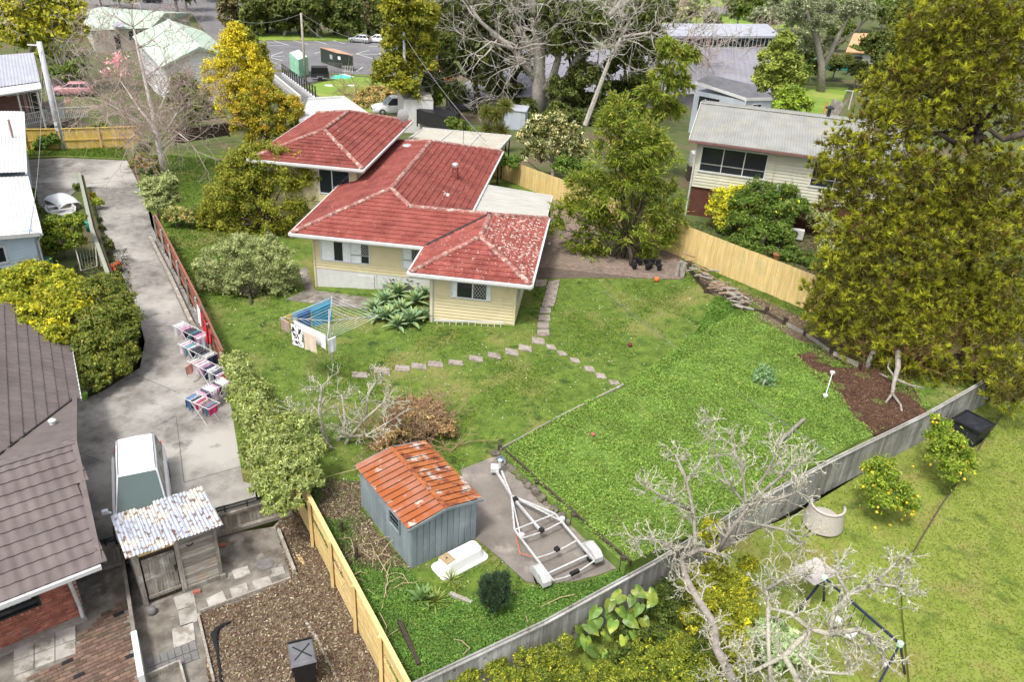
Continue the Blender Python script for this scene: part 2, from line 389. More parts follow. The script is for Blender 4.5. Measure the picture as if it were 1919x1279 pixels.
# base sheet (reaches the horizon, steps down under the near, walled yards)
mb = MB(); xs = [-900, -500, -300, -200]+list(range(-150, 151, 10))+[200, 300, 500, 900]; ys = list(range(4, 60, 4))+list(range(60, 140, 6))+[150, 180, 220, 300, 420, 600, 900, 1400]
for y in ys:
    for x in xs: mb.v.append((x, y, T(x, y)-.07-1.6*(1-sm(36, 48, y))))
for j in range(len(ys)-1):
    for i in range(len(xs)-1): a = j*len(xs)+i; mb.f.append((a, a+1, a+1+len(xs), a+len(xs)))
tag(mb.build('ground', M_EARTH, smooth=True), kind='structure')

W2 = lambda pts: [(p[0], p[1]) for p in pts]
LAWN = [(-22.6, 45.6), (-21.3, 43.6), (-14.6, 32.9), (-12.0, 28.4), (-9.35, 22.3), (-7.0, 21.75), (-2.15, 14.1), (-1.7, 13.62), (4.75, 18.2), (12.2, 24.2), (17.1, 27.6), (22, 31.3), (15.2, 37.7), (9.3, 43.8), (3.2, 51), (-5, 61.5), (-17, 62.5), (-31, 62)]
sheet('lawn', LAWN, M_LAWN, T)
DRVP = P([(480, 935), (418, 948), (300, 985), (205, 1012), (120, 1010), (120, 770), (150, 752), (190, 735), (262, 690), (272, 640), (250, 560), (222, 500), (197, 440), (183, 400), (170, 350), (150, 352), (90, 400), (70, 380), (45, 300), (120, 296), (238, 301), (262, 350), (300, 437), (340, 507), (388, 590), (418, 650), (446, 720), (462, 820)], DRV)
drive = sheet('driveway', DRVP, M_DRIVE, lambda x, y: DRV)
M_JOINT = mk('joint_dark', (.06, .055, .05), (.1, .09, .08), 6, .95)
for a, b in (((345, 905), (462, 872)), ((292, 800), (330, 780)), ((222, 495), (300, 487)), ((160, 345), (255, 337)), ((275, 612), (383, 612)), ((150, 850), (196, 868)), ((225, 690), (330, 735)), ((330, 780), (345, 905))):
    m = MB(); p, q = g(*a, DRV), g(*b, DRV); m.beam(p+Vector((0, 0, .004)), q+Vector((0, 0, .004)), .02, .004); m.build('control_joint', M_JOINT, drive)
sheet('side_yard', [(-17.6, 26.5), (-17.2, 31), (-19, 36), (-22, 42), (-26, 50), (-31, 62), (-90, 62), (-90, 14), (-22, 14), (-16, 22)], M_EARTH, lambda x, y: DRV-.05)
sheet('grass_strip', P([(50, 296), (120, 294), (238, 299), (228, 266), (50, 272)], DRV), M_LAWN, lambda x, y: DRV+.03, skirt=.1)
sheet('neighbour_yard', [(9.35, 43.9), (15.3, 37.8), (22.1, 31.4), (90, 31), (90, 64), (0, 64), (3.3, 51.1)], M_EARTH, lambda x, y: T(x, y)+.01)
# lower yards
PATP = P([(-90, 1005), (200, 1012), (420, 1003), (512, 988)], BL)+[Vector((-7.6, 22.1, BL)), Vector((-6.95, 21.9, BL)), Vector((-1.5, 13.2, BL)), Vector((-1.3, 12, BL))]+P([(-90, 1400)], BL)
patio = sheet('back_patio', PATP, M_DCONC, lambda x, y: BL, skirt=.4)
MULP = P([(376, 1152), (470, 1122), (545, 1085), (522, 1010), (516, 990)], BL)+[Vector((-7.6, 22.1, BL)), Vector((-7.0, 21.9, BL)), Vector((-1.6, 13.2, BL)), Vector((-1.4, 12, BL))]+P([(400, 1398), (385, 1230)], BL)
sheet('mulch_bed', MULP, M_MULCH, lambda x, y: BL+.03+.02*math.sin(x*3+y*2), skirt=.1, step=.5)
RYP = P([(700, 1340), (1016, 1215), (1160, 1130), (1310, 1040), (1490, 965), (1785, 786), (1871, 743), (2060, 660), (2150, 1400), (680, 1400)], RY)
sheet('back_lawn', RYP, M_RLAWN, lambda x, y: RY, skirt=.6)
EDGE = [(1690, 1075), (1697, 1060), (1736, 994), (1766, 945), (1797, 902), (1823, 859), (1845, 824), (1885, 770), (2030, 680)]
RY2P = P([(1700, 1400), (1705, 1279), (1692, 1150)]+EDGE+[(2150, 700), (2250, 1400)], RY2)
sheet('upper_lawn', RY2P, M_RLAWN, lambda x, y: RY2 if x > 1 else RY2, skirt=.25)
ZBED = lambda x, y: T(x, y)+.06+.42*(1-sm(17.5, 26, y))*sm(-.9, -.1, x)
BEDP = W2(P([(937, 850), (1165, 727), (1225, 695), (1300, 640), (1390, 585), (1330, 540), (1300, 508), (1420, 585), (1510, 648), (1560, 668), (1690, 690), (1740, 772), (1560, 858), (1300, 1000), (1172, 1060)], .45))
M_BED = mk('weedy_bed_soil', (.10, .17, .03), (.16, .24, .045), 3.5, .95, c3=(.15, .12, .07), s3=.7, t3=(.56, .68), bump=.6, bscale=25)
sheet('garden_bed', BEDP, M_BED, ZBED, skirt=.9)
SLABP = W2([g(*p, None) for p in [(862, 882), (925, 858), (944, 850), (1060, 950), (1164, 1064), (1120, 1080), (1040, 1100), (985, 1092), (940, 1050), (890, 1010), (880, 950)]])
sheet('trailer_slab', SLABP, M_SLAB, lambda x, y: T(x, y)+.03, skirt=.1)
sheet('retained_strip', W2(P([(1293, 503), (1330, 540), (1420, 590), (1510, 640), (1570, 665), (1700, 688), (1640, 650), (1512, 594)], .9)), M_MULCH, lambda x, y: T(x, y)+.16, skirt=.5, step=.6)
sheet('bare_soil', W2(P([(1480, 668), (1520, 655), (1580, 672), (1640, 690), (1700, 700), (1737, 772), (1640, 815), (1605, 790), (1580, 755), (1560, 730), (1520, 700)], .7)), M_REDMULCH, lambda x, y: ZBED(x, y)+.02+.03*math.sin(x*2.3)*math.sin(y*2.9), skirt=.1, step=.4)
M_BRICKP = mk('brick_paver', (.155, .115, .09), (.235, .18, .145), 5, .9, rnd=.18, c3=(.10, .085, .07), s3=.7, t3=(.5, .7), bump=.2)
paveP = W2([g(*p) for p in [(1003, 523), (1100, 521), (1200, 522), (1276, 524), (1290, 505), (1262, 470), (1180, 430), (1100, 395), (1075, 352), (1010, 330), (1035, 400)]])
pave = sheet('paved_yard', paveP, mk('paver_sand', (.09, .07, .055), (.13, .10, .08), 4), lambda x, y: T(x, y)+.02, skirt=.3)
# pavers one by one for the nearest rows, the rest joined
bmesh_ = MB().box(-.112, .112, -.05, .05, -.03, .012).mesh('paver', M_BRICKP)
TH = rad(5.65); HU = Vector((math.cos(TH), -math.sin(TH), 0)); HV = Vector((math.sin(TH), math.cos(TH), 0))
def huv(u, v, z=0): return HU*u+HV*v+Vector((0, 0, z))
cells = []
for j in range(0, 240):
    for i in range(-20, 70):
        p = huv(-2.3+i*.236+(j % 2)*.118, 40.6+j*.11)
        if inpoly(np.array([p.x]), np.array([p.y]), paveP)[0]: cells.append(p)
cells.sort(key=lambda p: p.y)
for p in cells[:300]:
    pc('paver', bmesh_, pave, (p.x, p.y, T(p.x, p.y)+.02+RND.uniform(0, .006)), (0, 0, -TH+RND.gauss(0, .02)))
mb = MB()
for p in cells[300:]:
    z = T(p.x, p.y)+.03; a, b = HU*.112, HV*.05
    mb.hexa([p-a-b+Vector((0, 0, z-.03)), p+a-b+Vector((0, 0, z-.03)), p+a+b+Vector((0, 0, z-.03)), p-a+b+Vector((0, 0, z-.03)), p-a-b+Vector((0, 0, z)), p+a-b+Vector((0, 0, z)), p+a+b+Vector((0, 0, z)), p-a+b+Vector((0, 0, z))])
tag(mb.build('far_paving', M_BRICKP, pave), kind='stuff')
sheet('house_path', W2([g(*p) for p in [(535, 562), (560, 566), (690, 582), (700, 560), (590, 545), (575, 500), (560, 505), (572, 545)]]), M_DCONC, lambda x, y: T(x, y)+.025, skirt=.1)

# ---- car park, far roads and verges (follow the falling land)
def far(px): return W2([g(*p) for p in px])
sheet('car_park', far([(425, 78), (520, 76), (700, 78), (830, 80), (840, 140), (700, 140), (640, 138), (560, 160), (620, 195), (600, 205), (500, 120)]), M_ASPH, lambda x, y: T(x, y)+.02, skirt=.2, step=4)
sheet('access_road', far([(395, 75), (358, 22), (372, -10), (398, -10), (418, 40), (470, 95), (560, 175), (610, 212), (580, 215), (480, 120)]), M_ASPH, lambda x, y: T(x, y)+.05, skirt=.2, step=4)
sheet('street', far([(0, 22), (360, 26), (560, -10), (560, -40), (0, -20)]), M_ASPH, lambda x, y: T(x, y)+.04, skirt=.2, step=8)
sheet('street', far([(1240, 26), (1950, 20), (1950, 8), (1240, 13)]), M_ASPH, lambda x, y: T(x, y)+.04, skirt=.2, step=8)
M_FGRASS = mk('bright_far_grass', (.12, .21, .02), (.19, .28, .04), .5, .95, c3=(.24, .27, .06), s3=.2, bump=.2)
sheet('grass_verge', far([(600, 155), (665, 140), (720, 142), (760, 160), (740, 200), (690, 230), (640, 215), (575, 162)]), M_FGRASS, lambda x, y: T(x, y)+.03, skirt=.2, step=4)
sheet('grass_verge', far([(420, 76), (520, 75), (700, 77), (705, 62), (520, 63), (430, 66)]), M_FGRASS, lambda x, y: T(x, y)+.06, skirt=.2, step=6)
sheet('grass_verge', far([(1240, 62), (1500, 52), (1500, -6), (1240, -4)]), M_FGRASS, lambda x, y: T(x, y)+.03, skirt=.2, step=8)
sheet('grass_verge', far([(1480, 210), (1560, 215), (1590, 165), (1500, 160)]), M_FGRASS, lambda x, y: T(x, y)+.06, skirt=.2, step=4)
# painted bays
def stripe(a, b, w=.12):
    p, q = g(*a), g(*b); d = (q-p).normalized(); n = Vector((-d.y, d.x, 0)).normalized()*w/2
    m = MB(); o = Vector((0, 0, .045)); m.slab([p-n+o, q-n+o, q+n+o, p+n+o], .008); tag(m.build('parking_line', M_ROADLINE, fix=True), kind='structure')
for a, b in (((513, 76), (541, 85)), ((549, 76), (577, 83)), ((589, 76), (613, 83)), ((619, 75), (647, 82)), ((650, 75), (682, 82)), ((695, 76), (715, 80)), ((480, 86), (533, 85)), ((480, 81), (524, 80)),
             ((503, 107), (530, 97)), ((503, 107), (534, 105)), ((503, 107), (530, 114)), ((667, 101), (692, 94)), ((667, 101), (708, 102)), ((667, 101), (699, 110)), ((690, 87), (716, 87)), ((668, 134), (680, 126)), ((590, 100), (601, 97)), ((708, 102), (718, 98)), ((708, 102), (718, 105))):
    stripe(a, b)
# concrete kerb beside the car park
m = MB(); p, q = g(510, 117), g(541, 133); m.beam(p+Vector((0, 0, .1)), q+Vector((0, 0, .1)), .25, .2); tag(m.build('kerb', M_CONC), kind='structure')
m = MB(); pts = P([(395, 40), (470, 110), (560, 190)]);
for a, b in zip(pts, pts[1:]): m.beam(g(0, 0, 0)*0+a*1, b, .1, .12)
# ================================================================== THE RED-TILED HOUSE
TANP = math.tan(rad(18.9))
def tilemat(name, lich, dark=1.0):
    m = mk(name, (.205*dark, .052*dark, .042*dark), (.285*dark, .086*dark, .070*dark), 1.6, .9, spec=.15, rnd=.13, c3=(.13*dark, .034*dark, .03*dark), s3=.9, t3=(.5, .75),
           c4=(.46, .42, .36), s4=7.5 if lich < .7 else 7.0, t4=(.74-lich*.23, .765-lich*.23), bump=.2)
    return m
TILE = tilemat('red_concrete_tile', .22); TILE2 = tilemat('lichened_red_tile', .46); TILE3 = tilemat('heavily_lichened_tile', .78); RIDGE = mk('ridge_tile', (.23, .085, .07), (.32, .14, .115), 2.5, .85, rnd=.2, c3=(.42, .37, .31), s3=4.5, t3=(.5, .64), bump=.2)
TILED = tilemat('dull_red_tile', .36, .8)
M_DECK = mk('roof_underlay', (.07, .016, .013), (.1, .02, .016), 3, .95)
def tile_mb(w=.30, l=.40):
    """one concrete tile: two rolls and a thick nose, laid in local x (across), y (up slope), z (out)"""
    m = MB(); xs = np.linspace(-w/2, w/2, 7); zs = [.0, .022, .006, .0, .022, .006, .0]
    for y, dz in ((0, .05), (l, .004)):
        for x, z in zip(xs, zs): m.v.append((x, y, z+dz))
    for x, z in zip(xs, zs): m.v.append((x, 0, -.004))
    for i in range(6): m.f.append((i, i+1, i+8, i+7)); m.f.append((14+i, 15+i, i+1, i))
    return m
def slope_tiles(poly, mats, house, stock, exposure=.34, w=.30):
    """poly in the house frame, first two points = eave from left to right seen from outside"""
    p0, p1 = Vector(poly[0]), Vector(poly[1]); ex = (p1-p0); ex.z = 0; ex.normalize()
    nz = Vector((0, 0, 0))
    for i in range(1, len(poly)-1): nz += (Vector(poly[i])-p0).cross(Vector(poly[i+1])-p0)
    nz.normalize();  nz = nz if nz.z > 0 else -nz
    ey = nz.cross(ex).normalized()
    loc = [((Vector(p)-p0).dot(ex), (Vector(p)-p0).dot(ey)) for p in poly]
    X = [l[0] for l in loc]; Y = [l[1] for l in loc]
    R = Matrix((ex, ey, nz)).transposed()
    j = 0
    while j*exposure < max(Y):
        i = math.floor(min(X)/w)
        while i*w < max(X):
            x, y = (i+.5)*w, j*exposure
            if inpoly(np.array([x]), np.array([y+exposure*.5]), loc)[0]:
                stock.append((p0+ex*x+ey*(y-.03)+nz*.02, R, mats))
            i += 1
        j += 1
hroot_uv = (-7.0, 36.0)
HB = huv(*hroot_uv, 0)
house = thing('red_tiled_house', 'cream weatherboard house under a lichen-spotted red tiled roof in the middle of the lot', 'house', HB, -TH)
def H(u, v, z): return (u-hroot_uv[0], v-hroot_uv[1], z)
E0, E1 = 3.0, 4.3
Rz = lambda d: E0+d*TANP
RA = {'A': (-15.1, -6.9, 36.2, 54.1)}
zr, zb = Rz(4.1), Rz(2.8)
bR = 39.0
slopes = [
 ('front', [H(-15.1, 36.2, E0), H(-8.2, 36.2, E0), H(-5.4, bR, zb), H(-9.7, bR, zb), H(-11, 40.3, zr)], TILE),
 ('cfront', [H(-8.2, 33, E0), H(-2.6, 33, E0), H(-5.4, 35.8, zb)], TILE2),
 ('cright', [H(-2.6, 33, E0), H(-2.6, 41.8, E0), H(-5.4, bR, zb), H(-5.4, 35.8, zb)], TILE3),
 ('cleft', [H(-8.2, 36.2, E0), H(-8.2, 33, E0), H(-5.4, 35.8, zb), H(-5.4, bR, zb)], TILE2),
 ('aright', [H(-6.9, 41.8, E0), H(-6.9, 54.1, E0), H(-11, 50, zr), H(-11, 40.3, zr), H(-9.7, bR, zb)], TILED),
 ('aleft', [H(-15.1, 54.1, E0), H(-15.1, 36.2, E0), H(-11, 40.3, zr), H(-11, 50, zr)], TILED),
 ('bback', [H(-2.6, 41.8, E0), H(-6.9, 41.8, E0), H(-9.7, bR, zb), H(-5.4, bR, zb)], TILED),
 ('aback', [H(-6.9, 54.1, E0), H(-15.1, 54.1, E0), H(-11, 50, zr)], TILED)]
dz_ = E1+3.365*TANP
D0, D1, DV0, DV1 = -20.28, -13.55, 43.4, 55.0
dsl = [
 ('dfront', [H(D0, DV0, E1), H(D1, DV0, E1), H(-16.915, DV0+3.365, dz_)], TILED),
 ('dright', [H(D1, DV0, E1), H(D1, DV1, E1), H(-16.915, DV1-3.365, dz_), H(-16.915, DV0+3.365, dz_)], TILED),
 ('dleft', [H(D0, DV1, E1), H(D0, DV0, E1), H(-16.915, DV0+3.365, dz_), H(-16.915, DV1-3.365, dz_)], TILED),
 ('dback', [H(D1, DV1, E1), H(D0, DV1, E1), H(-16.915, DV1-3.365, dz_)], TILED)]
tm = {m.name: tile_mb().mesh('roof_tile', m) for m in (TILE, TILE2, TILE3, TILED)}
stock = []
roof = MB()
for n, poly, mt in slopes+dsl: roof.slab(poly, .05)
roofo = roof.build('roof', M_DECK, house, fix=True)
for n, poly, mt in slopes+dsl: slope_tiles(poly, mt, house, stock)
near = sorted(stock, key=lambda s: (s[0].y*1.0-(2.0 if s[2] in (TILE2, TILE3) else 0)))
for p, R, mt in near[:300]:
    pc('roof_tile', tm[mt.name], roofo, mx=Matrix.Translation(p) @ R.to_4x4() @ Matrix.Rotation(RND.gauss(0, .012), 4, 'Z') @ Matrix.Translation((0, 0, RND.uniform(0, .006))))
for mt in (TILE, TILE2, TILE3, TILED):
    mb = MB(); base = tile_mb()
    for p, R, m2 in near[300:]:
        if m2 is not mt: continue
        j = RND.uniform(0, .008); mb.add([p+R @ (Vector(q)+Vector((0, 0, j))) for q in base.v], base.f)
    if mb.v: tag(mb.build('roof_tiles', mt, roofo), kind='stuff')
# ridge and hip caps, one by one
cap = MB()
for y in (0, .4):
    for k in range(6):
        t = math.pi*k/5; cap.v.append((math.cos(t)*(.15 if y == 0 else .13), y, math.sin(t)*(.12 if y == 0 else .10)-.01))
for k in range(5): cap.f.append((k, k+1, k+7, k+6))
cap.f.append((0, 1, 2, 3, 4, 5))
capm = cap.mesh('ridge_tile', RIDGE)
ridges = [(H(-15.1, 36.2, E0), H(-11, 40.3, zr)), (H(-11, 40.3, zr), H(-11, 50, zr)), (H(-9.7, bR, zb), H(-11, 40.3, zr)), (H(-9.7, bR, zb), H(-5.4, bR, zb)), (H(-8.2, 33, E0), H(-5.4, 35.8, zb)),
          (H(-2.6, 33, E0), H(-5.4, 35.8, zb)), (H(-5.4, 35.8, zb), H(-5.4, bR, zb)), (H(-2.6, 41.8, E0), H(-5.4, bR, zb)), (H(-6.9, 54.1, E0), H(-11, 50, zr)), (H(-15.1, 54.1, E0), H(-11, 50, zr)),
          (H(D0, DV0, E1), H(-16.915, DV0+3.365, dz_)), (H(D1, DV0, E1), H(-16.915, DV0+3.365, dz_)), (H(-16.915, DV0+3.365, dz_), H(-16.915, DV1-3.365, dz_)), (H(D1, DV1, E1), H(-16.915, DV1-3.365, dz_)), (H(D0, DV1, E1), H(-16.915, DV1-3.365, dz_))]
for a, b in ridges:
    a, b = Vector(a), Vector(b); d = (b-a); L = d.length; d.normalize(); x = d.cross(Vector((0, 0, 1))).normalized(); z = x.cross(d)
    R = Matrix((x, d, z)).transposed().to_4x4(); n = int(L/.37)
    for i in range(n): pc('ridge_tile', capm, roofo, mx=Matrix.Translation(a+d*(i*.37)+z*.05) @ R @ Matrix.Rotation(RND.gauss(0, .02), 4, 'Z'))
# valley
mb = MB(); M_VAL = mk('dark_valley_metal', (.02, .018, .018), (.04, .035, .03), 5, .8)  # near-black metal, makes the roof valleys read as dark lines
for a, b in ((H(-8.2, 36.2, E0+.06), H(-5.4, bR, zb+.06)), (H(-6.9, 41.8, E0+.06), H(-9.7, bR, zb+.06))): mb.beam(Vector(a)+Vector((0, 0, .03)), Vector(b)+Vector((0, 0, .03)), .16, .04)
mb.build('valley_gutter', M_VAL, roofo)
# gutters + fascia along every eave
eav = [((-15.2, 36.1), (-8.2, 36.1), E0), ((-8.3, 36.1), (-8.3, 32.9), E0), ((-8.3, 32.9), (-2.5, 32.9), E0), ((-2.5, 32.9), (-2.5, 41.9), E0), ((-2.5, 41.9), (-6.8, 41.9), E0), ((-6.8, 41.9), (-6.8, 54.2), E0), ((-6.8, 54.2), (-15.2, 54.2), E0), ((-15.2, 54.2), (-15.2, 36.1), E0),
       ((D0-.1, DV0-.1), (D1+.1, DV0-.1), E1), ((D1+.1, DV0-.1), (D1+.1, DV1+.1), E1), ((D1+.1, DV1+.1), (D0-.1, DV1+.1), E1), ((D0-.1, DV1+.1), (D0-.1, DV0-.1), E1)]
for a, b, z in eav:
    bar('gutter', WHITE, house, H(*a, z-.04), H(*b, z-.04), .12, .13)
    d = Vector((b[0]-a[0], b[1]-a[1], 0)).normalized(); nn = Vector((-d.y, d.x, 0))*.11
    bar('fascia', WHITE, house, Vector(H(*a, z-.13))+nn, Vector(H(*b, z-.13))+nn, .03, .2)
mb = MB(); mb.prism([H(-15, 36.3, 0)[:2], H(-8.25, 36.3, 0)[:2], H(-8.1, 33.1, 0)[:2], H(-2.7, 33.1, 0)[:2], H(-2.7, 41.7, 0)[:2], H(-7, 41.7, 0)[:2], H(-7, 54, 0)[:2], H(-15, 54, 0)[:2]], E0-.19, E0-.16)
mb.prism([H(D0, DV0, 0)[:2], H(D1, DV0, 0)[:2], H(D1, DV1, 0)[:2], H(D0, DV1, 0)[:2]], E1-.19, E1-.16); mb.build('soffit', WHITE, house)
# walls: an inner shell plus every board
WU = [(-14.3, 36.95), (-7.35, 36.95), (-7.35, 33.65), (-3.3, 33.65), (-3.3, 41.2), (-7.6, 41.2), (-7.6, 53.4), (-14.3, 53.4)]
zbase = .25
mb = MB(); mb.prism([H(*p, 0)[:2] for p in WU], -1, E0-.19); mb.prism([H(D0+.7, DV0+.7, 0)[:2], H(D1-.6, DV0+.7, 0)[:2], H(D1-.6, DV1-.7, 0)[:2], H(D0+.7, DV1-.7, 0)[:2]], -1, E1-.19)
mb.build('wall', CREAM, house)
def boards(a, b, z0, z1, holes=(), mat=CREAM, par=None, ex=.165, frame=H, nm='weatherboard'):
    """lapped boards along wall a->b (outward on the right hand), interrupted by openings (s0,s1,z0,z1)"""
    a, b = Vector((*a, 0)), Vector((*b, 0)); d = (b-a); L = d.length; d.normalize(); n = Vector((d.y, -d.x, 0))
    k = 0; z = z0
    while z < z1-.02:
        h = min(ex, z1-z); segs = [(0, L)]
        for s0, s1, q0, q1 in holes:
            if q0 < z+h-.03 and q1 > z+.03:
                segs = [t for sa, sb in segs for t in ((sa, min(sb, s0)), (max(sa, s1), sb)) if t[1]-t[0] > .03]
        for sa, sb in segs:
            m = MB(); p, q = a+d*sa, a+d*sb
            prof = ((.0, z), (.055, z), (.012, z+h+.02), (.0, z+h+.02))
            vs = [Vector(frame(*(p+n*o)[:2], zz)) for o, zz in prof]+[Vector(frame(*(q+n*o)[:2], zz)) for o, zz in prof]
            m.add(vs, [(0, 1, 2, 3), (7, 6, 5, 4), (0, 4, 5, 1), (1, 5, 6, 2), (2, 6, 7, 3), (3, 7, 4, 0)])
            m.build(nm, mat, par)
        z += h
def window(a, b, s0, s1, z0, z1, par, panes=((0, 1, 0, 1),), mat=None, curtain=(), lead=(), frame=H, depth=.05, label=None, fw=.055):
    """aluminium or timber window: frame (part) > panes, mullions as sub-parts; a,b wall line"""
    mat = mat or M_ALU
    a, b = Vector((*a, 0)), Vector((*b, 0)); d = (b-a).normalized(); n = Vector((d.y, -d.x, 0))
    f3 = lambda s, o, z: Vector(frame(*(a+d*s+n*o)[:2], z))
    m = MB()
    def bx(sa, sb, za, zb_, o0, o1): m.hexa([f3(sa, o1, za), f3(sb, o1, za), f3(sb, o0, za), f3(sa, o0, za), f3(sa, o1, zb_), f3(sb, o1, zb_), f3(sb, o0, zb_), f3(sa, o0, zb_)])
    bx(s0-fw, s1+fw, z0-fw, z0, .0, depth+.03); bx(s0-fw, s1+fw, z1, z1+fw, .0, depth+.02); bx(s0-fw, s0, z0, z1, .0, depth+.018); bx(s1, s1+fw, z0, z1, .0, depth+.018)
    wn = m.build('window', mat, par, fix=True)
    W_, H_ = s1-s0, z1-z0
    for (p0, p1, q0, q1) in panes:
        m = MB(); sa, sb, za, zb_ = s0+W_*p0, s0+W_*p1, z0+H_*q0, z0+H_*q1
        bx(sa, sb, za, zb_, .004, .02); m.build('pane', DGLASS, wn, fix=True)
    xs_ = sorted({p for q in panes for p in q[:2]}-{0, 1}); m = MB()
    for x in xs_: s = s0+W_*x; bx(s-.03, s+.03, z0, z1, .015, depth)
    for q in panes:
        for zz in q[2:]:
            if zz not in (0, 1): z = z0+H_*zz; bx(s0+W_*q[0], s0+W_*q[1], z-.03, z+.03, .015, depth-.006)
    if m.v: m.build('mullion', mat, wn, fix=True)
    for (p0, p1, q0, q1) in curtain:
        m = MB(); nn = max(4, int((p1-p0)*W_/.07))
        for i in range(nn+1):
            s = s0+W_*(p0+(p1-p0)*i/nn); o = .026+(.012 if i % 2 else 0)
            m.v += [tuple(f3(s, o, z0+H_*q0)), tuple(f3(s, o, z0+H_*q1))]
        for i in range(nn): k = i*2; m.f.append((k, k+2, k+3, k+1))
        m.build('curtain', M_CURT, wn)
    for (p0, p1, q0, q1) in lead:
        m = MB(); nx = max(2, round((p1-p0)*W_/.16)); cw = (p1-p0)*W_/nx; ch = cw*1.35; nz_ = max(2, round((q1-q0)*H_/ch)); ch = (q1-q0)*H_/nz_
        for i in range(nx):
            for k in range(nz_):
                s, z = s0+W_*p0+i*cw, z0+H_*q0+k*ch
                for (sa, za), (sb, zb_) in (((s, z+ch/2), (s+cw/2, z+ch)), ((s+cw/2, z), (s+cw, z+ch/2)), ((s, z+ch/2), (s+cw/2, z)), ((s+cw/2, z+ch), (s+cw, z+ch/2))):
                    m.beam(f3(sa, .034, za), f3(sb, .034, zb_), .016, .012)
        m.build('lattice', WHITE, wn)
    return wn
M_ALU = mk('window_aluminium', (.52, .55, .56), (.6, .62, .63), 5, .4)
M_CURT = mk('net_curtain', (.66, .68, .70), (.78, .79, .8), 6, .9)
# front wall of the long block
A0, A1 = (-14.3, 36.95), (-7.35, 36.95)
w1 = (.42, 2.95, 1.42, 2.72); w2 = (4.75, 6.75, 1.42, 2.72); w3 = (1.02, 2.85, 1.72, 2.66)
boards(A0, A1, .9, E0-.19, [(x[0]-.055, x[1]+.055, x[2]-.055, x[3]+.055) for x in (w1, w2)], par=house)
window(A0, A1, *w1, house, panes=((0, .62, 0, 1), (.62, 1, 0, .32), (.62, 1, .32, 1)), curtain=((0, .27, 0, 1), (.45, .66, 0, 1), (.62, .84, 0, 1)), lead=((.83, .99, .36, 1),))
window(A0, A1, *w2, house, panes=((0, .54, 0, .33), (0, .54, .33, 1), (.54, 1, 0, 1)), curtain=((0, .23, 0, 1), (.93, 1, 0, 1)), lead=((.24, .52, .36, 1),))
B0, B1 = (-7.35, 33.65), (-3.3, 33.65)
boards(B0, B1, .42, E0-.19, [(w3[0]-.055, w3[1]+.055, w3[2]-.055, w3[3]+.055)], par=house)
window(B0, B1, *w3, house, panes=((0, .54, 0, 1), (.54, 1, 0, 1)), curtain=((0, .13, 0, 1), (.9, 1, 0, 1)), lead=((.56, .98, .08, 1),))
C0, C1 = (-3.3, 33.65), (-3.3, 41.2)
w4 = (.35, 1.75, 1.55, 2.66); boards(C0, C1, .42, E0-.19, [(w4[0]-.055, w4[1]+.055, w4[2]-.055, w4[3]+.055)], par=house); window(C0, C1, *w4, house, panes=((0, .5, 0, 1), (.5, 1, 0, 1)))
boards((-7.35, 36.95), (-7.35, 33.65), .42, E0-.19, par=house)
boards((-14.3, 53.4), (-14.3, 36.95), .9, E0-.19, par=house)
F0, F1_ = (D0+.7, DV0+.7), (D1-.6, DV0+.7)
w5 = (3.2, 5.0, 2.45, 3.95); boards(F0, F1_, 1.9, E1-.19, [(w5[0]-.055, w5[1]+.055, w5[2]-.055, w5[3]+.055)], par=house); window(F0, F1_, *w5, house, panes=((0, .42, 0, 1), (.42, 1, 0, .28), (.42, 1, .28, 1)))
boards((D1-.6, DV0+.7), (D1-.6, DV1-.7), 2.4, E1-.19, par=house)
# corner boards, skirting of the subfloor, hatch, downpipe
for p, z0 in ((A0, -.45), ((-7.35, 33.65), 0), ((-3.3, 33.65), .4), (F1_, 1.9)):
    q = H(p[0], p[1]-.04, 0); blk('corner_board', CREAM, house, (q[0]+(.02 if p == A0 else 0), q[1], (z0+E0-.19)/2 if z0 < 1.5 else (z0+E1-.2)/2), (.09, .09, (E0 if z0 < 1.5 else E1)-.19-z0))
sk = MB(); p = H(-14.3, 36.92, 0); sk.box(p[0], p[0]+6.95, p[1], p[1]+.03, -.6, .9); sk.build('subfloor_skirt', OFFWHITE, house)
for s in (0, 2.25, 3.3, 4.6, 6.9): q = H(-14.3+s, 36.905, 0); blk('skirt_batten', OFFWHITE, house, (q[0], q[1], .18), (.07, .03, 1.4))
q = H(-11.55, 36.89, 0); ht = blk('hatch_door', OFFWHITE, house, (q[0], q[1], .27), (.92, .03, .95)); blk('hatch_board', OFFWHITE, house, (q[0], q[1]-.015, .66), (.9, .02, .08)); blk('hatch_latch', GALV, house, (q[0]+.38, q[1]-.02, .35), (.12, .02, .03))
sk = MB(); p = H(-7.35, 33.62, 0); sk.box(p[0]+.05, p[0]+4.05, p[1], p[1]+.03, -.1, .42); sk.build('subfloor_skirt', OFFWHITE, house)
q = H(-7.28, 33.56, 0); m = MB(); m.tube([(q[0], q[1], 0), (q[0], q[1], 2.65), (q[0], q[1]-.3, 2.85)], .045, 8); m.build('downpipe', WHITE, house)
ld_ = thing('ladder', 'white ladder lying on its side along the foot of the cream wing', 'ladder', huv(-7.1, 33.35), -TH)
for z in (.08, .42): bar('ladder_rail', OFFWHITE, ld_, (0, 0, z+.06), (3.35, 0, z+.32), .05, .06)
for i in range(11): x = .12+i*.31; bar('rung', OFFWHITE, ld_, (x, 0, .1+x*.078), (x, 0, .46+x*.078), .035)
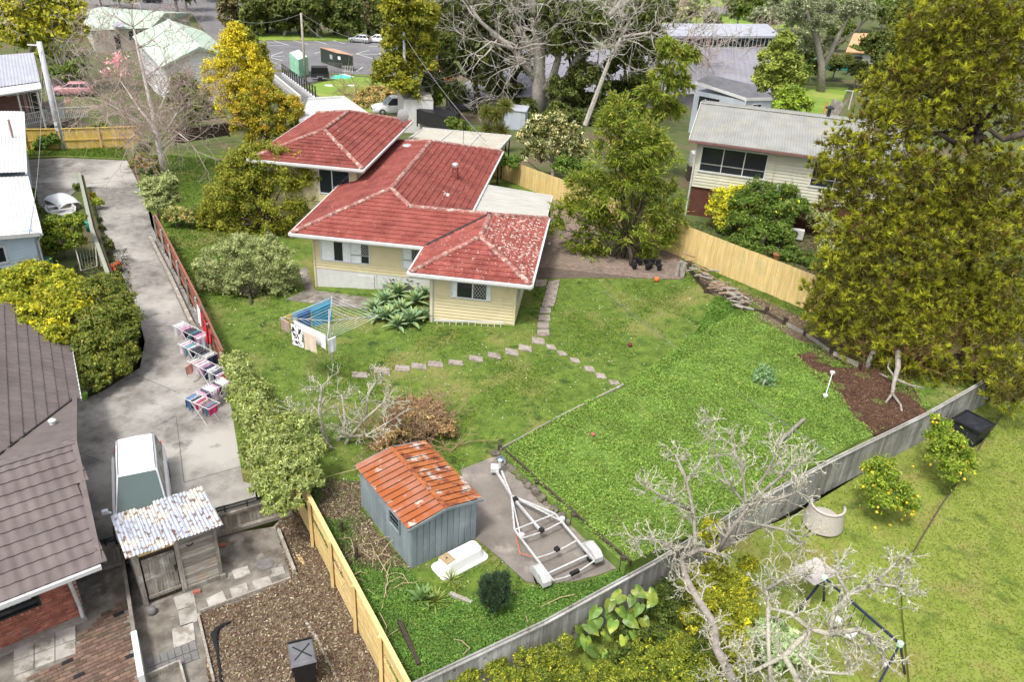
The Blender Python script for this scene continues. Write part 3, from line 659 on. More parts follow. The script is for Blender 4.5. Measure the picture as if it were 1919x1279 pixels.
# vents and pipes on the roof
q = H(-8.55, 45.6, Rz(1.65)); m = MB(); m.box(q[0]-.17, q[0]+.17, q[1]-.17, q[1]+.17, q[2]-.2, q[2]+.75); ch = m.build('flue_box', TILED, house); m = MB(); m.lathe([(.19, 0), (.2, .14), (.13, .2)], 10, (q[0], q[1], q[2]+.75)); m.build('flue_cap', GALV, ch)
q = H(-12.6, 50.2, Rz(2.5)); m = MB(); m.lathe([(.3, 0), (.33, .1), (.2, .17)], 12, (q[0], q[1], q[2]+.02)); m.build('roof_vent', GALV, house)
q = H(-8.45, 42.6, Rz(1.55)+.06); blk('clear_roof_tile', OFFWHITE, house, q, (.3, .4, .03), (0, rad(18.9), 0))
# satellite dish and aerial
q = Vector(H(-13.6, 53.0, 4.5)); m = MB(); m.tube([q, q+Vector((.1, -.1, .55))], .03, 6); m.build('dish_mast', GALV, house)
m = MB(); c = q+Vector((.1, -.3, .75))
for k in range(5):
    for t in range(16): r = .4*k/4; m.v.append(tuple(c+Vector((r*math.cos(t*math.pi/8), -.1+.5*r*r*1.2, r*math.sin(t*math.pi/8)*1.1))))
for k in range(4):
    for t in range(16): m.f.append((k*16+t, k*16+(t+1) % 16, k*16+16+(t+1) % 16, k*16+16+t))
m.build('satellite_dish', mk('grey_mesh_dish', (.25, .25, .25), (.33, .33, .33), 9, .6), house, smooth=True)
M_DARKMETAL = mk('dark_steel', (.025, .025, .028), (.04, .04, .045), 6, .5)
q = Vector(H(-9.7, 54.6, 3.0)); m = MB(); m.tube([q, q+Vector((0, 0, 1.6))], .015, 5); m.tube([q+Vector((-.1, 0, 1.55)), q+Vector((1.5, .2, 1.6))], .012, 4)
for i in range(9): m.tube([q+Vector((.05+.17*i, -.25, 1.55)), q+Vector((.05+.17*i, .3, 1.57))], .006, 3)
m.build('tv_aerial', M_DARKMETAL, house)
# lean-to roofs
M_PVC = mk('dirty_corrugated_sheet', (.37, .35, .29), (.46, .44, .375), 1.2, .6, c3=(.40, .35, .27), s3=.8, stretch=(.4, 3, 1))
M_WROOF = mk('weathered_white_sheet', (.33, .32, .285), (.43, .42, .385), 1.5, .6, c3=(.42, .40, .36), s3=1.0, t3=(.55, .7), stretch=(.5, 3, 1))
def corr(m, a, b, c, d, pitch=.15, amp=.02, n=6):
    """corrugated sheet a-b (top edge) d-c (bottom edge), ribs run from a to d"""
    a, b, c, d = map(Vector, (a, b, c, d)); k = max(4, int((b-a).length/pitch))*2; nz = (b-a).cross(d-a).normalized(); nz = nz if nz.z > 0 else -nz
    o = len(m.v)
    for i in range(k+1):
        t = i/k; z = nz*(amp if i % 2 else -amp); m.v += [tuple(a.lerp(b, t)+z), tuple(d.lerp(c, t)+z)]
    for i in range(k): m.f.append((o+2*i, o+2*i+2, o+2*i+3, o+2*i+1))
    return m
lean = thing('lean_to', 'flat weathered white lean-to roof on the right side of the red house', 'lean-to', huv(-4.7, 46, 0), -TH)
L0 = lambda u, v, z: Vector((u+4.7, v-46, z))
m = MB(); corr(m, L0(-6.75, 42.05, 2.9), L0(-6.75, 46.9, 2.9), L0(-2.75, 46.9, 2.6), L0(-2.75, 42.05, 2.6), .3, .012); m.build('roof_sheet', M_WROOF, lean)
for a, b in (((-6.75, 42.0, 2.86), (-2.7, 42.0, 2.56)), ((-2.72, 42, 2.55), (-2.72, 46.95, 2.55)), ((-6.75, 46.95, 2.86), (-2.7, 46.95, 2.56))): bar('edge_beam', OFFWHITE, lean, L0(*a), L0(*b), .05, .14)
for u, v in ((-2.8, 42.2), (-2.8, 46.8)): bar('post', DARKWOOD, lean, L0(u, v, .5), L0(u, v, 2.5), .1)
perg = thing('carport', 'beige translucent flat carport roof behind the red house', 'carport', huv(-8.5, 57, 0), -TH)
L1 = lambda u, v, z: Vector((u+8.5, v-57, z))
m = MB(); corr(m, L1(-14.0, 54.6, 3.05), L1(-7.2, 54.6, 3.05), L1(-7.0, 59.2, 2.8), L1(-13.6, 59.2, 2.8), .3, .012); m.build('roof_sheet', M_PVC, perg)
for i in range(4): u = -13.7+i*2.2; bar('rafter', OFFWHITE, perg, L1(u, 54.6, 3.09), L1(u+.15, 59.2, 2.84), .06, .03)
for a, b in (((-14.0, 54.5, 3.0), (-7.1, 54.5, 3.0)), ((-7.1, 54.5, 3.0), (-6.9, 59.3, 2.75)), ((-13.7, 59.3, 2.75), (-6.9, 59.3, 2.75))): bar('edge_beam', WHITE, perg, L1(*a), L1(*b), .06, .18)
for u, v in ((-7.2, 54.8), (-7.15, 56.3), (-7.1, 57.8), (-7.0, 59.1)): bar('post', BLACKP, perg, L1(u, v, -.2), L1(u, v, 2.7), .09)
# ================================================================== OTHER BUILDINGS
def wallbox(root, pts, z0, z1, mat, name='wall'):
    m = MB(); m.prism([(p[0]-root.location.x, p[1]-root.location.y) for p in pts], z0, z1); o = m.build(name, mat, root, fix=True); o.location.z = -root.location.z; return o
def Lc(root): return lambda p: Vector(p)-root.location
M_CORR = mk('grey_corrugated_iron', (.235, .235, .215), (.30, .30, .28), .9, .6, c3=(.33, .31, .24), s3=.7, t3=(.55, .72))
M_CREAM2 = mk('pale_cream_boards', (.50, .49, .385), (.57, .56, .455), 2, .7, c3=(.52, .5, .38), s3=1, rnd=.03)
M_MAROON = mk('maroon_base_wall', (.085, .03, .022), (.12, .045, .033), 2, .8)
M_MAROONF = mk('maroon_timber', (.16, .08, .07), (.2, .1, .09), 3, .7)
# ---- two storey neighbour on the right, frame: origin at front left eave corner
ne_a = rad(-15.2); ne_o = g(1292, 262, 5.7)
neigh = thing('neighbour_house', 'two storey cream house with grey corrugated roof and maroon base right of the lot', 'house', (ne_o.x, ne_o.y, 0), ne_a)
m = MB(); corr(m, (0, 6.3, 6.75), (13, 6.3, 6.75), (13, 0, 5.7), (0, 0, 5.7), .17, .022); rf = m.build('roof', M_CORR, neigh)
m = MB(); corr(m, (0, 12.3, 5.75), (13, 12.3, 5.75), (13, 6.3, 6.75), (0, 6.3, 6.75), .17, .022); m.build('rear_roof', M_CORR, neigh)
bar('ridge_flashing', M_CORR, rf, (0, 6.3, 6.78), (13, 6.3, 6.78), .35, .03)
bar('gutter', M_MAROONF, rf, (-.05, -.08, 5.62), (13, -.08, 5.62), .12, .12)
bar('barge_board', OFFWHITE, rf, (-.03, 0, 5.68), (-.03, 6.3, 6.74), .04, .2); bar('barge_board', OFFWHITE, rf, (-.03, 6.3, 6.74), (-.03, 12.3, 5.72), .04, .2)
m = MB(); m.box(.55, 12.5, .6, 11.7, 2.6, 5.62); m.build('upper_wall', M_CREAM2, neigh)
m = MB(); m.box(.6, 12.45, .66, 11.6, -.5, 2.6); m.build('base_wall', M_MAROON, neigh)
m = MB(); m.add([(.55, .6, 5.6), (.55, 11.7, 5.6), (.55, 6.3, 6.6), (.6, .6, 5.6), (.6, 11.7, 5.6), (.6, 6.3, 6.6)], [(0, 2, 1), (3, 4, 5), (0, 1, 4, 3), (1, 2, 5, 4), (2, 0, 3, 5)]); m.build('gable_wall', M_CREAM2, neigh)
NF = lambda u, v, z: (u, v, z)
nw = [(.35, 4.35, 3.72, 5.25), (7.2, 9.95, 3.72, 5.25)]
boards((.55, .6), (12.5, .6), 2.6, 5.6, [(a-.06, b+.06, c-.06, d+.06) for a, b, c, d in nw], M_CREAM2, neigh, .2, NF)
p3 = [(i/3, (i+1)/3, q0, q1) for i in range(3) for q0, q1 in ((0, .3), (.3, 1))]
p2_ = [(i/2, (i+1)/2, q0, q1) for i in range(2) for q0, q1 in ((0, .3), (.3, 1))]
window((.55, .6), (12.5, .6), *nw[0], neigh, panes=p3, frame=NF, mat=OFFWHITE, fw=.1, depth=.07)
window((.55, .6), (12.5, .6), *nw[1], neigh, panes=p2_, frame=NF, mat=OFFWHITE, fw=.1, depth=.07)
m = MB(); m.tube([(.5, .5, 5.55), (.5, .5, -.2)], .05, 7); m.build('downpipe', WHITE, neigh)
m = MB(); m.tube([(5.45, .52, 5.5), (5.45, .52, 2.6)], .03, 6); m.build('downpipe', M_CREAM2, neigh)
m = MB(); m.lathe([(.12, 0), (.12, .5), (.3, .55), (.3, .62), (.05, .75)], 10, (8.4, 6.9, 6.7)); m.build('flue', M_DARKMETAL, neigh)
ac = thing('air_conditioner', 'white outdoor air conditioning unit with round fan grille against the maroon wall', 'air conditioner', g(1490, 447, .75), ne_a)
m = MB(); m.box(-.45, .45, -.17, .17, 0, .62); m.build('casing', OFFWHITE, ac, bevel=.02)
m = MB()
for k in range(20):
    t0, t1 = 2*math.pi*k/20, 2*math.pi*(k+1)/20; m.add([(-.12+.25*math.cos(t0), -.182, .31+.25*math.sin(t0)), (-.12+.25*math.cos(t1), -.182, .31+.25*math.sin(t1)), (-.12, -.19, .31)], [(0, 1, 2)])
m.build('fan_grille', BLACKP, ac)
for r_ in (.12, .2):
    m = MB(); m.tube([(-.12+r_*math.cos(t*math.pi/9), -.195, .31+r_*math.sin(t*math.pi/9)) for t in range(19)], .008, 4); m.build('grille_ring', GALV, ac)
tk = thing('water_tank', 'white plastic tank in a wire cage beside the cream house', 'tank', g(1303, 312, 1.6))
m = MB(); m.box(-.45, .45, -.45, .45, .1, 1.1); m.build('tank', OFFWHITE, tk, bevel=.08)
for z in (.1, .4, .7, 1.0):
    m = MB(); c = [(-.48, -.48, z), (.48, -.48, z), (.48, .48, z), (-.48, .48, z), (-.48, -.48, z)]; m.tube(c, .014, 4); m.build('cage_bar', GALV, tk)
for a in (-.48, -.16, .16, .48):
    for b in (-.48, .48): bar('cage_bar', GALV, tk, (a, b, 0), (a, b, 1.1), .02)
pl = g(1303, 312, 1.6); bm_ = MB(); bm_.box(-.5, .5, -.5, .5, T(pl.x, pl.y)-1.6, .1); bm_.build('stand', DARKWOOD, tk)

# ---- brown brick house, bottom left
M_BRTILE = mk('brown_metal_tile', (.120, .098, .092), (.155, .128, .12), 1.2, .7, rnd=.05, c3=(.10, .08, .075), s3=.5, t3=(.5, .7), bump=.25, bscale=90)
M_BRICK = mk('red_brick', (.27, .09, .06), (.38, .15, .105), 4, .9, rnd=.3, c3=(.17, .13, .115), s3=1.8, t3=(.56, .68), bump=.25)
M_MORTAR = mk('mortar', (.25, .22, .19), (.33, .3, .27), 6, .95)
brh = thing('brick_house', 'red brick house with brown metal tile roof in the bottom left corner', 'house', g(160, 1152, BL))
LB = Lc(brh)
gR, gL = g(187, 1057, 1.2), g(0, 1130, 1.2); rR, rL = g(139.5, 831, 2.8), g(0, 865, 2.8)
gL = gR+(gL-gR)*3.2; rL = rR+(gL-gR)*1.02
bR_ = g(141, 746, 1.35); wT, wB = g(128, 640, 1.2), g(147, 748, 1.2); vl = g(37, 800, 2.62)
vd = vl-bR_; vtop = bR_+vd*1.7; wback = wT+(wT-wB)*.6; n3 = (rR-bR_).cross(rL-bR_)
vtop.z = bR_.z-(n3.x*(vtop.x-bR_.x)+n3.y*(vtop.y-bR_.y))/n3.z
ridgew = vtop+(wback-wB)*1.6
fronts = [([gL, gR, rR, rL], 'a'), ([rR+Vector((0, 0, 0)), bR_, vtop, rL+(rR-rL)*.3], 'b'), ([wB, wback, ridgew, vtop], 'c')]
# tiles: one soft hump each
def btile(w=.34, l=.43):
    m = MB(); xs = np.linspace(-w/2, w/2, 7)
    for y, dz in ((0, .045), (l, .004)):
        for x in xs: m.v.append((x, y, dz+.013*math.cos(2*math.pi*x/w)+.012))
    for x in xs: m.v.append((x, 0, -.01))
    for i in range(6): m.f.append((i, i+1, i+8, i+7)); m.f.append((14+i, 15+i, i+1, i))
    return m
bt = btile().mesh('roof_tile', M_BRTILE)
M_BRDECK = mk('roof_edge_metal', (.11, .09, .085), (.15, .125, .115), 2, .7)
rm = MB(); rm.slab([LB(p)+Vector((0, 0, -.03)) for p in fronts[0][0]], .06); rm.slab([LB(p) for p in fronts[1][0]], .05); rm.slab([LB(p)+Vector((0, 0, -.03)) for p in fronts[2][0]], .05)
brroof = rm.build('roof', M_BRDECK, brh, fix=True)
for pl_, k in fronts:
    if k == 'b': continue
    st = []; slope_tiles([LB(p) for p in pl_], M_BRTILE, brh, st, .40, .34)
    cam = Vector((0, 0, CAM_H))-brh.location
    st.sort(key=lambda s: (s[0]-cam).length if (s[0]+brh.location).x > -19 else 99)
    for p, R, mt in st[:150 if k == 'a' else 140]: pc('roof_tile', bt, brroof, mx=Matrix.Translation(p) @ R.to_4x4())
    mb = MB(); bb = btile()
    for p, R, mt in st[150 if k == 'a' else 140:]: mb.add([p+R @ Vector(q) for q in bb.v], bb.f)
    if mb.v: tag(mb.build('roof_tiles', M_BRTILE, brroof), kind='stuff')
bar('ridge_flashing', M_BRDECK, brroof, LB(rL)+Vector((0, 0, .04)), LB(rR)+Vector((0, 0, .04)), .22, .05)
bar('valley_flashing', M_VAL, brroof, LB(vtop)+Vector((0, 0, .03)), LB(bR_)+Vector((0, 0, .02)), .06, .05)
bar('barge_flashing', M_BRDECK, brroof, LB(gR)+Vector((0, 0, .03)), LB(rR)+Vector((0, 0, .03)), .16, .1); bar('barge_flashing', M_BRDECK, brroof, LB(rR)+Vector((0, 0, .03)), LB(bR_)+Vector((0, 0, .03)), .16, .1)
bar('gutter', WHITE, brroof, LB(gL)+Vector((.05, -.05, -.06)), LB(gR)+Vector((.05, -.05, -.06)), .13, .13)
bar('gutter', WHITE, brroof, LB(wB)+Vector((.05, 0, -.05)), LB(wback)+Vector((.05, 0, -.05)), .13, .12)
q = LB(g(101, 802, 1.9)); m = MB(); m.lathe([(.1, -.1), (.1, .28), (.13, .3), (.05, .36)], 10, q); m.build('vent_pipe', OFFWHITE, brroof)
# brick wall: inner core, mortar face, bricks one by one
bx = (gR-gL).normalized(); bx.z = 0; bx.normalize(); by = Vector((-bx.y, bx.x, 0)); wc = Vector(g(160, 1152, BL)); wz = Vector((0, 0, 1))
m = MB(); m.prism([(p-brh.location)[:2] for p in (wc, wc-bx*9, wc-bx*9+by*7, wc+by*7)], 0, 2.45); m.build('wall', M_MORTAR, brh, fix=True)
wn_ = [(1.05, 3.6, 1.15, 1.95)]
brm = MB().box(-.112, .112, -.012, .012, -.036, .036).mesh('brick', M_BRICK)
br_pos = []
for j in range(28):
    for i in range(0, 36):
        s = .115+i*.236+(j % 2)*.118; z = .05+j*.086
        if any(a-.06 < s < b+.06 and c-.16 < z < d+.06 for a, b, c, d in wn_): continue
        br_pos.append((s, z))
rzb = math.atan2(bx.y, bx.x)
br_pos.sort(key=lambda t: t[0]+(0 if t[1] < 2.2 else 50))
for s, z in br_pos[:240]: p = wc-bx*s-by*.008+wz*z-brh.location; pc('brick', brm, brh, p, (0, 0, rzb))
mb = MB()
for s, z in br_pos[240:]:
    p = wc-bx*s-by*.008+wz*z-brh.location; a, b = bx*.112, by*.012; c = wz*.036
    mb.hexa([p-a-b-c, p+a-b-c, p+a+b-c, p-a+b-c, p-a-b+c, p+a-b+c, p+a+b+c, p-a+b+c])
tag(mb.build('bricks', M_BRICK, brh), kind='stuff')
for i in range(14): p = wc-bx*(1.1+i*.1)-by*.02+wz*1.04-brh.location; pc('sill_brick', brm, brh, mx=Matrix.Translation(p) @ Matrix.Rotation(rzb, 4, 'Z') @ Matrix.Rotation(rad(90), 4, 'Y') @ Matrix.Diagonal((.8, 2, 1.1, 1)))
FB = lambda u, v, z: wc+bx*u+by*v+wz*z-brh.location
window((-9, 0), (0, 0), 9-3.6, 9-1.05, 1.15, 1.95, brh, panes=((0, .5, 0, 1), (.5, 1, .3, 1), (.5, 1, 0, .3)), frame=FB, mat=BLACKP, curtain=((0.02, .46, .1, 1), (.53, .95, .35, 1)), fw=.07)
m = MB(); p0 = LB(g(127, 1083, 1.1)); p1 = LB(g(155, 1157, BL+.05)); m.tube([p0, p0+Vector((0, 0, -.15)), p1+Vector((0, 0, .5)), p1], .055, 8); m.build('downpipe', WHITE, brh)
m = MB(); c = LB(g(118, 1090, 1.0)); m.lathe([(.07, 0), (.09, .08), (.02, .12)], 8, c); m.build('flood_lamp', WHITE, brh)
# plinth kerb of concrete at the wall foot
m = MB(); m.hexa([LB(p) for p in (wc-by*.28-bx*.0+wz*.0, wc-by*.28-bx*9, wc-bx*9, wc, wc-by*.28+wz*.05, wc-by*.28-bx*9+wz*.05, wc-bx*9+wz*.05, wc+wz*.05)]); m.build('plinth', M_CONC, brh, fix=True)

# ---- white-roofed blue house, left edge
M_WIRON = mk('white_roofing_iron', (.47, .47, .475), (.55, .55, .555), 1, .5, c3=(.45, .45, .45), s3=.5, t3=(.55, .7))
M_BLUEB = mk('pale_blue_boards', (.40, .49, .56), (.46, .55, .62), 2, .7, rnd=.03)
bl = thing('blue_house', 'pale blue weatherboard house with white iron roof at the left edge', 'house', g(92, 512, DRV))
LBl = Lc(bl); e1, e2, e3 = g(75, 437, 2.4), g(49, 330, 2.62), g(43, 211, 2.75)
dx = (g(0, 452, 2.4)-e1).normalized(); dx.z = 0
lft = dx*9
m = MB(); corr(m, LBl(e2)+Vector((0, 0, .0)), LBl(e2)+lft+Vector((0, 0, 1.2)), LBl(e1)+lft+Vector((0, 0, 1.2)), LBl(e1), .2, .012)
blr = m.build('roof', M_WIRON, bl)
m = MB(); corr(m, LBl(e3)+Vector((0, 0, .1)), LBl(e3)+lft+Vector((0, 0, 1.3)), LBl(e2)+lft+Vector((0, 0, 1.45)), LBl(e2)+Vector((0, 0, .25)), .2, .012); m.build('upper_roof', M_WIRON, bl)
bar('gutter', OFFWHITE, blr, LBl(e1)+Vector((.05, 0, -.06)), LBl(e2)+Vector((.05, 0, -.06)), .12, .12); bar('gutter', OFFWHITE, blr, LBl(e2)+Vector((.05, 0, .18)), LBl(e3)+Vector((.05, 0, .02)), .12, .12)
bar('barge_board', OFFWHITE, blr, LBl(e1)+Vector((0, -.05, -.05)), LBl(e1)+lft+Vector((0, -.05, 1.15)), .04, .2)
ya = (e3-e1); ya.z = 0; L_ = ya.length; ya.normalize()
c0 = e1+dx*.35+ya*.35; c0.z = 0
m = MB(); m.prism([LBl(p)[:2] for p in (c0, c0+dx*8.5, c0+dx*8.5+ya*(L_-.8), c0+ya*(L_-.8))], -.2, 2.95); m.build('wall', M_BLUEB, bl, fix=True)
c0 = Vector((c0.x, c0.y, bl.location.z)); FBl = lambda u, v, z: c0-dx*u+ya*v*1.0+wz*z-bl.location
# local frame: u runs to the right along the gable wall, corner at u=0
boards((-8.5, 0), (0, 0), 0.05, 3.0, [(8.5-3.4, 8.5-1.32, 1.55, 2.5)], M_BLUEB, bl, .16, FBl)
window((-8.5, 0), (0, 0), 8.5-3.3, 8.5-1.42, 1.65, 2.4, bl, panes=((0, .5, 0, 1), (.5, 1, 0, 1)), frame=FBl, mat=WHITE, fw=.1)
m = MB(); m.tube([LBl(e1)+Vector((.05, .1, -.1)), LBl(c0)+Vector((.05, .2, 2.3)), LBl(c0)+Vector((.05, .2, .2))], .05, 7); m.build('downpipe', WHITE, bl)
q = LBl(g(22, 250, 3.2)); m = MB(); m.tube([q+Vector((0, 0, -.3)), q+Vector((0, 0, .9))], .07, 8); m.build('flue', mk('rusty_flue', (.25, .15, .14), (.3, .2, .18), 8), bl)

# ---- grey house with deck, far left
M_GREYIRON = mk('pale_grey_iron', (.30, .31, .35), (.37, .38, .42), 1, .5)
dk0 = g(85, 212, -.9); dkh = thing('grey_roofed_house', 'small house with pale grey iron roof and white railed deck beyond the yellow fence', 'house', dk0)
LD = Lc(dkh); a1, a0, b1, b0 = g(78, 165, 2.6), g(0, 177, 2.6), g(63, 98, 4.2), g(0, 103, 4.2)
a0 = a1+(a0-a1)*3; b0 = b1+(b0-b1)*3.4; mid1, mid0 = a1.lerp(b1, .16), a0.lerp(b0, .16)
bkv = (b1-a1); bkv.z = 0; bkv.normalize()
m = MB(); corr(m, LD(b1), LD(b0), LD(mid0)+Vector((0, 0, .06)), LD(mid1)+Vector((0, 0, .06)), .25, .012); m.build('roof', M_GREYIRON, dkh)
m = MB(); corr(m, LD(mid1), LD(mid0), LD(a0), LD(a1), .25, .012); m.build('verandah_roof', M_WIRON, dkh)
m = MB(); m.slab([LD(b1)+Vector((0, 0, -.02)), LD(b0)+Vector((0, 0, -.02)), LD(b0)+bkv*6+Vector((0, 0, -1.8)), LD(b1)+bkv*6+Vector((0, 0, -1.8))], .06); m.build('rear_roof', M_GREYIRON, dkh)
bar('gutter', WHITE, dkh, LD(a1)+Vector((0, -.05, -.06)), LD(a0)+Vector((0, -.05, -.06)), .1, .12)
wa = a1.lerp(b1, .2); wb_ = a0.lerp(b0, .2); nrm = Vector((0, 1, 0))
m = MB(); m.prism([LD(p)[:2] for p in (wa+Vector((-.3, 0, 0)), wb_, wb_+bkv*7, wa+Vector((-.3, 0, 0))+bkv*7)], 0, 3.3); m.build('wall', M_MAROONF, dkh, fix=True)
dw = (wa-wb_); dw.z = 0; dw.normalize(); wr = Vector((wa.x-.3, wa.y, dkh.location.z)); FD = lambda u, v, z: wr+dw*u+Vector((-dw.y, dw.x, 0))*v+wz*z-dkh.location
window((-9, -.0), (0, 0), 9-3.2, 9-1.0, .9, 2.9, dkh, frame=FD, mat=WHITE, curtain=((.1, .9, 0, 1),)); window((-9, 0), (0, 0), 9-5.5, 9-3.7, 1.2, 2.9, dkh, frame=FD, mat=WHITE); window((-9, 0), (0, 0), 9-.75, 9-.3, .9, 2.9, dkh, frame=FD, mat=WHITE)
for s in (.4, 2.0, 3.9): p = LD(a1-dw*s); bar('verandah_post', WHITE, dkh, (p.x, p.y, 0), (p.x, p.y, p.z-.1), .1)
deck = thing('timber_deck', 'weathered grey timber deck with white balustrade in front of the grey roofed house', 'deck', g(60, 222, -.4))
LDk = Lc(deck)
poly = [g(-60, 232, -.3), g(42, 208, -.3), g(92, 188, -.3), g(118, 186, -.3), g(122, 222, -.3), g(60, 236, -.3), g(0, 246, -.3)]
m = MB(); m.slab([LDk(p) for p in poly], .25); m.build('deck_boards', OLDWOOD, deck, fix=True)
def rail(a, b, n, h=.9, mat=OFFWHITE):
    a, b = LDk(a), LDk(b); bar('handrail', mat, deck, a+wz*h, b+wz*h, .1, .06); bar('bottom_rail', mat, deck, a+wz*.1, b+wz*.1, .05, .05)
    for i in range(n+1): p = a.lerp(b, i/n); bar('baluster', mat, deck, p, p+wz*h, .05)
rail(g(-30, 232, -.3), g(84, 205, -.3), 30, mat=OLDWOOD); rail(g(122, 222, -.3), g(100, 224, -.3), 8); rail(g(0, 246, -.3), g(92, 226, -.3), 26); rail(g(122, 222, -.3), g(165, 220, -.5), 12)
# ---- green-roofed houses, top left
M_GRIRON = mk('pale_green_iron', (.33, .42, .33), (.42, .50, .41), .8, .6, c3=(.50, .56, .46), s3=.3, t3=(.5, .7))
M_WBOARD = mk('white_boards', (.74, .75, .77), (.8, .81, .82), 1, .7)
gh = thing('green_roofed_house', 'white weatherboard gable house with pale green iron roof left of the golden conifer', 'house', g(345, 165))
LG = Lc(gh); fl, bl_ = g(302, 126, .6), g(249, 67, .6); rf_, rb_ = g(374, 88, 2.3), g(315, 36, 2.3)
wv = Vector(((rf_-fl).x, (rf_-fl).y, 0)); fr_, br2 = rf_+wv+Vector((0, 0, -1.7)), rb_+wv+Vector((0, 0, -1.7))
m = MB(); corr(m, LG(rb_), LG(rf_), LG(fl), LG(bl_), .35, .012); g1 = m.build('roof', M_GRIRON, gh)
m = MB(); corr(m, LG(rf_), LG(rb_), LG(br2), LG(fr_), .35, .012); m.build('far_roof', M_GRIRON, gh)
bar('ridge_cap', M_WIRON, g1, LG(rf_)+wz*.04, LG(rb_)+wz*.04, .3, .06); bar('barge_board', M_GRIRON, g1, LG(fl)-wz*.08, LG(rf_)-wz*.08, .06, .25); bar('barge_board', M_GRIRON, g1, LG(rf_)-wz*.08, LG(fr_)-wz*.08, .06, .25); bar('gutter', WHITE, g1, LG(fl)-wz*.1, LG(bl_)-wz*.1, .14, .14)
dl = (bl_-fl); dl.z = 0; dl.normalize(); ww = wv.normalized(); i0 = fl+dl*.6+ww*.5; i1 = fr_+dl*.6-ww*.5
m = MB(); wlen = (bl_-fl).length-1
for off in (0, wlen):
    o = dl*off; m.v += [tuple(LG(Vector((p.x, p.y, z))+o)) for p, z in ((i0, -4.5), (i1, -4.5), (i1, .65), (rf_+dl*.6, 2.15), (i0, .65))]
m.f += [(0, 1, 2, 3, 4), (9, 8, 7, 6, 5), (0, 4, 9, 5), (1, 6, 7, 2), (0, 5, 6, 1)]; m.build('wall', M_WBOARD, gh, fix=True)
gw = (i1-i0); gw.z = 0; gwl = gw.length; gw.normalize(); gz = gh.location.z; FG = lambda u, v, z: Vector((i0.x, i0.y, gz))+gw*u+Vector((-gw.y, gw.x, 0))*v+wz*z-gh.location
boards((0, 0), (gwl, 0), 0, .6-gz, [(1.9, 3.4, 1.6, 2.9)], M_WBOARD, gh, .25, FG); window((0, 0), (gwl, 0), 2, 3.3, 1.7, 2.8, gh, frame=FG, mat=WHITE)
gf = thing('green_roofed_house', 'stucco house with pale mint hipped roof behind the white gable house', 'house', g(240, 92))
LF = Lc(gf); E_ = g(210, 85).z+3.4
c = [g(166, 57, E_), g(282, 52, E_), g(360, 24, E_), g(215, 15, E_), g(147, 22, E_)]; ap1, ap2 = g(192, 12, E_+1.6), g(240, 24, E_+1.7); ap3 = g(310, 24, E_+1.6)
m = MB()
for f in ((c[0], c[1], ap3, ap2), (c[0], ap2, ap1, c[4]), (c[1], c[2], ap3), (c[4], ap1, ap2, c[3]), (c[3], ap2, ap3, c[2])): m.add([LF(p) for p in f], [tuple(range(len(f)))])
m.build('roof', M_GRIRON, gf, fix=True)
M_STUC = mk('blotchy_stucco', (.42, .37, .30), (.52, .47, .40), .8, .9)
ins = lambda p, k=.06: p+(g(240, 40, E_)-p)*k
m = MB(); m.prism([LF(ins(p))[:2] for p in (c[0], c[1], c[2], c[3], c[4])], -.5, E_-gf.location.z-.05); m.build('wall', M_STUC, gf, fix=True)
a_, b_ = ins(c[0]), ins(c[1]); gd = (b_-a_); gd.z = 0; gl = gd.length; gd.normalize(); FF = lambda u, v, z: Vector((a_.x, a_.y, gf.location.z))+gd*u+Vector((-gd.y, gd.x, 0))*v+wz*z-gf.location
window((0, 0), (gl, 0), gl*.36, gl*.46, .2, 2.6, gf, frame=FF, mat=WHITE); window((0, 0), (gl, 0), gl*.62, gl*.78, 1.6, 3.0, gf, frame=FF, mat=WHITE, panes=((0, .5, 0, 1), (.5, 1, 0, 1))); window((0, 0), (gl, 0), gl*.82, gl*.93, 1.6, 3.0, gf, frame=FF, mat=WHITE)
q = ap2.lerp(ap3, .35); m = MB(); p = LF(q); m.tube([p, p+wz*1.5, p+wz*1.5+Vector((-1.5, 0, 0))], .05, 5); m.build('aerial', WHITE, gf)
blk('skylight', M_GREYIRON, gf, LF(c[0].lerp(ap2, .35)+Vector((2.6, 0, .1))), (1.6, 1.6, .08), (rad(20), 0, 0))
# ---- white flat roof behind the red house
wr_ = thing('white_garage', 'low garage with flat white roof behind the red tiled house', 'garage', g(620, 205, -1.2))
LW = Lc(wr_); r4 = [g(560, 224, 1.6), g(700, 224, 1.6), g(643, 184, 1.6), g(577, 188, 1.6)]
m = MB(); m.slab([LW(p) for p in r4], .22); m.build('roof', M_WIRON, wr_, fix=True)
bar('parapet', OFFWHITE, wr_, LW(r4[3])+wz*.1, LW(r4[2])+wz*.1, .2, .2); bar('parapet', OFFWHITE, wr_, LW(r4[2])+wz*.1, LW(r4[1])+wz*.1, .2, .2)
m = MB(); cc = sum(r4, Vector())/4; m.prism([LW(p+(cc-p)*.06)[:2] for p in r4], -2, 1.4-wr_.location.z); m.build('wall', WHITE, wr_, fix=True)
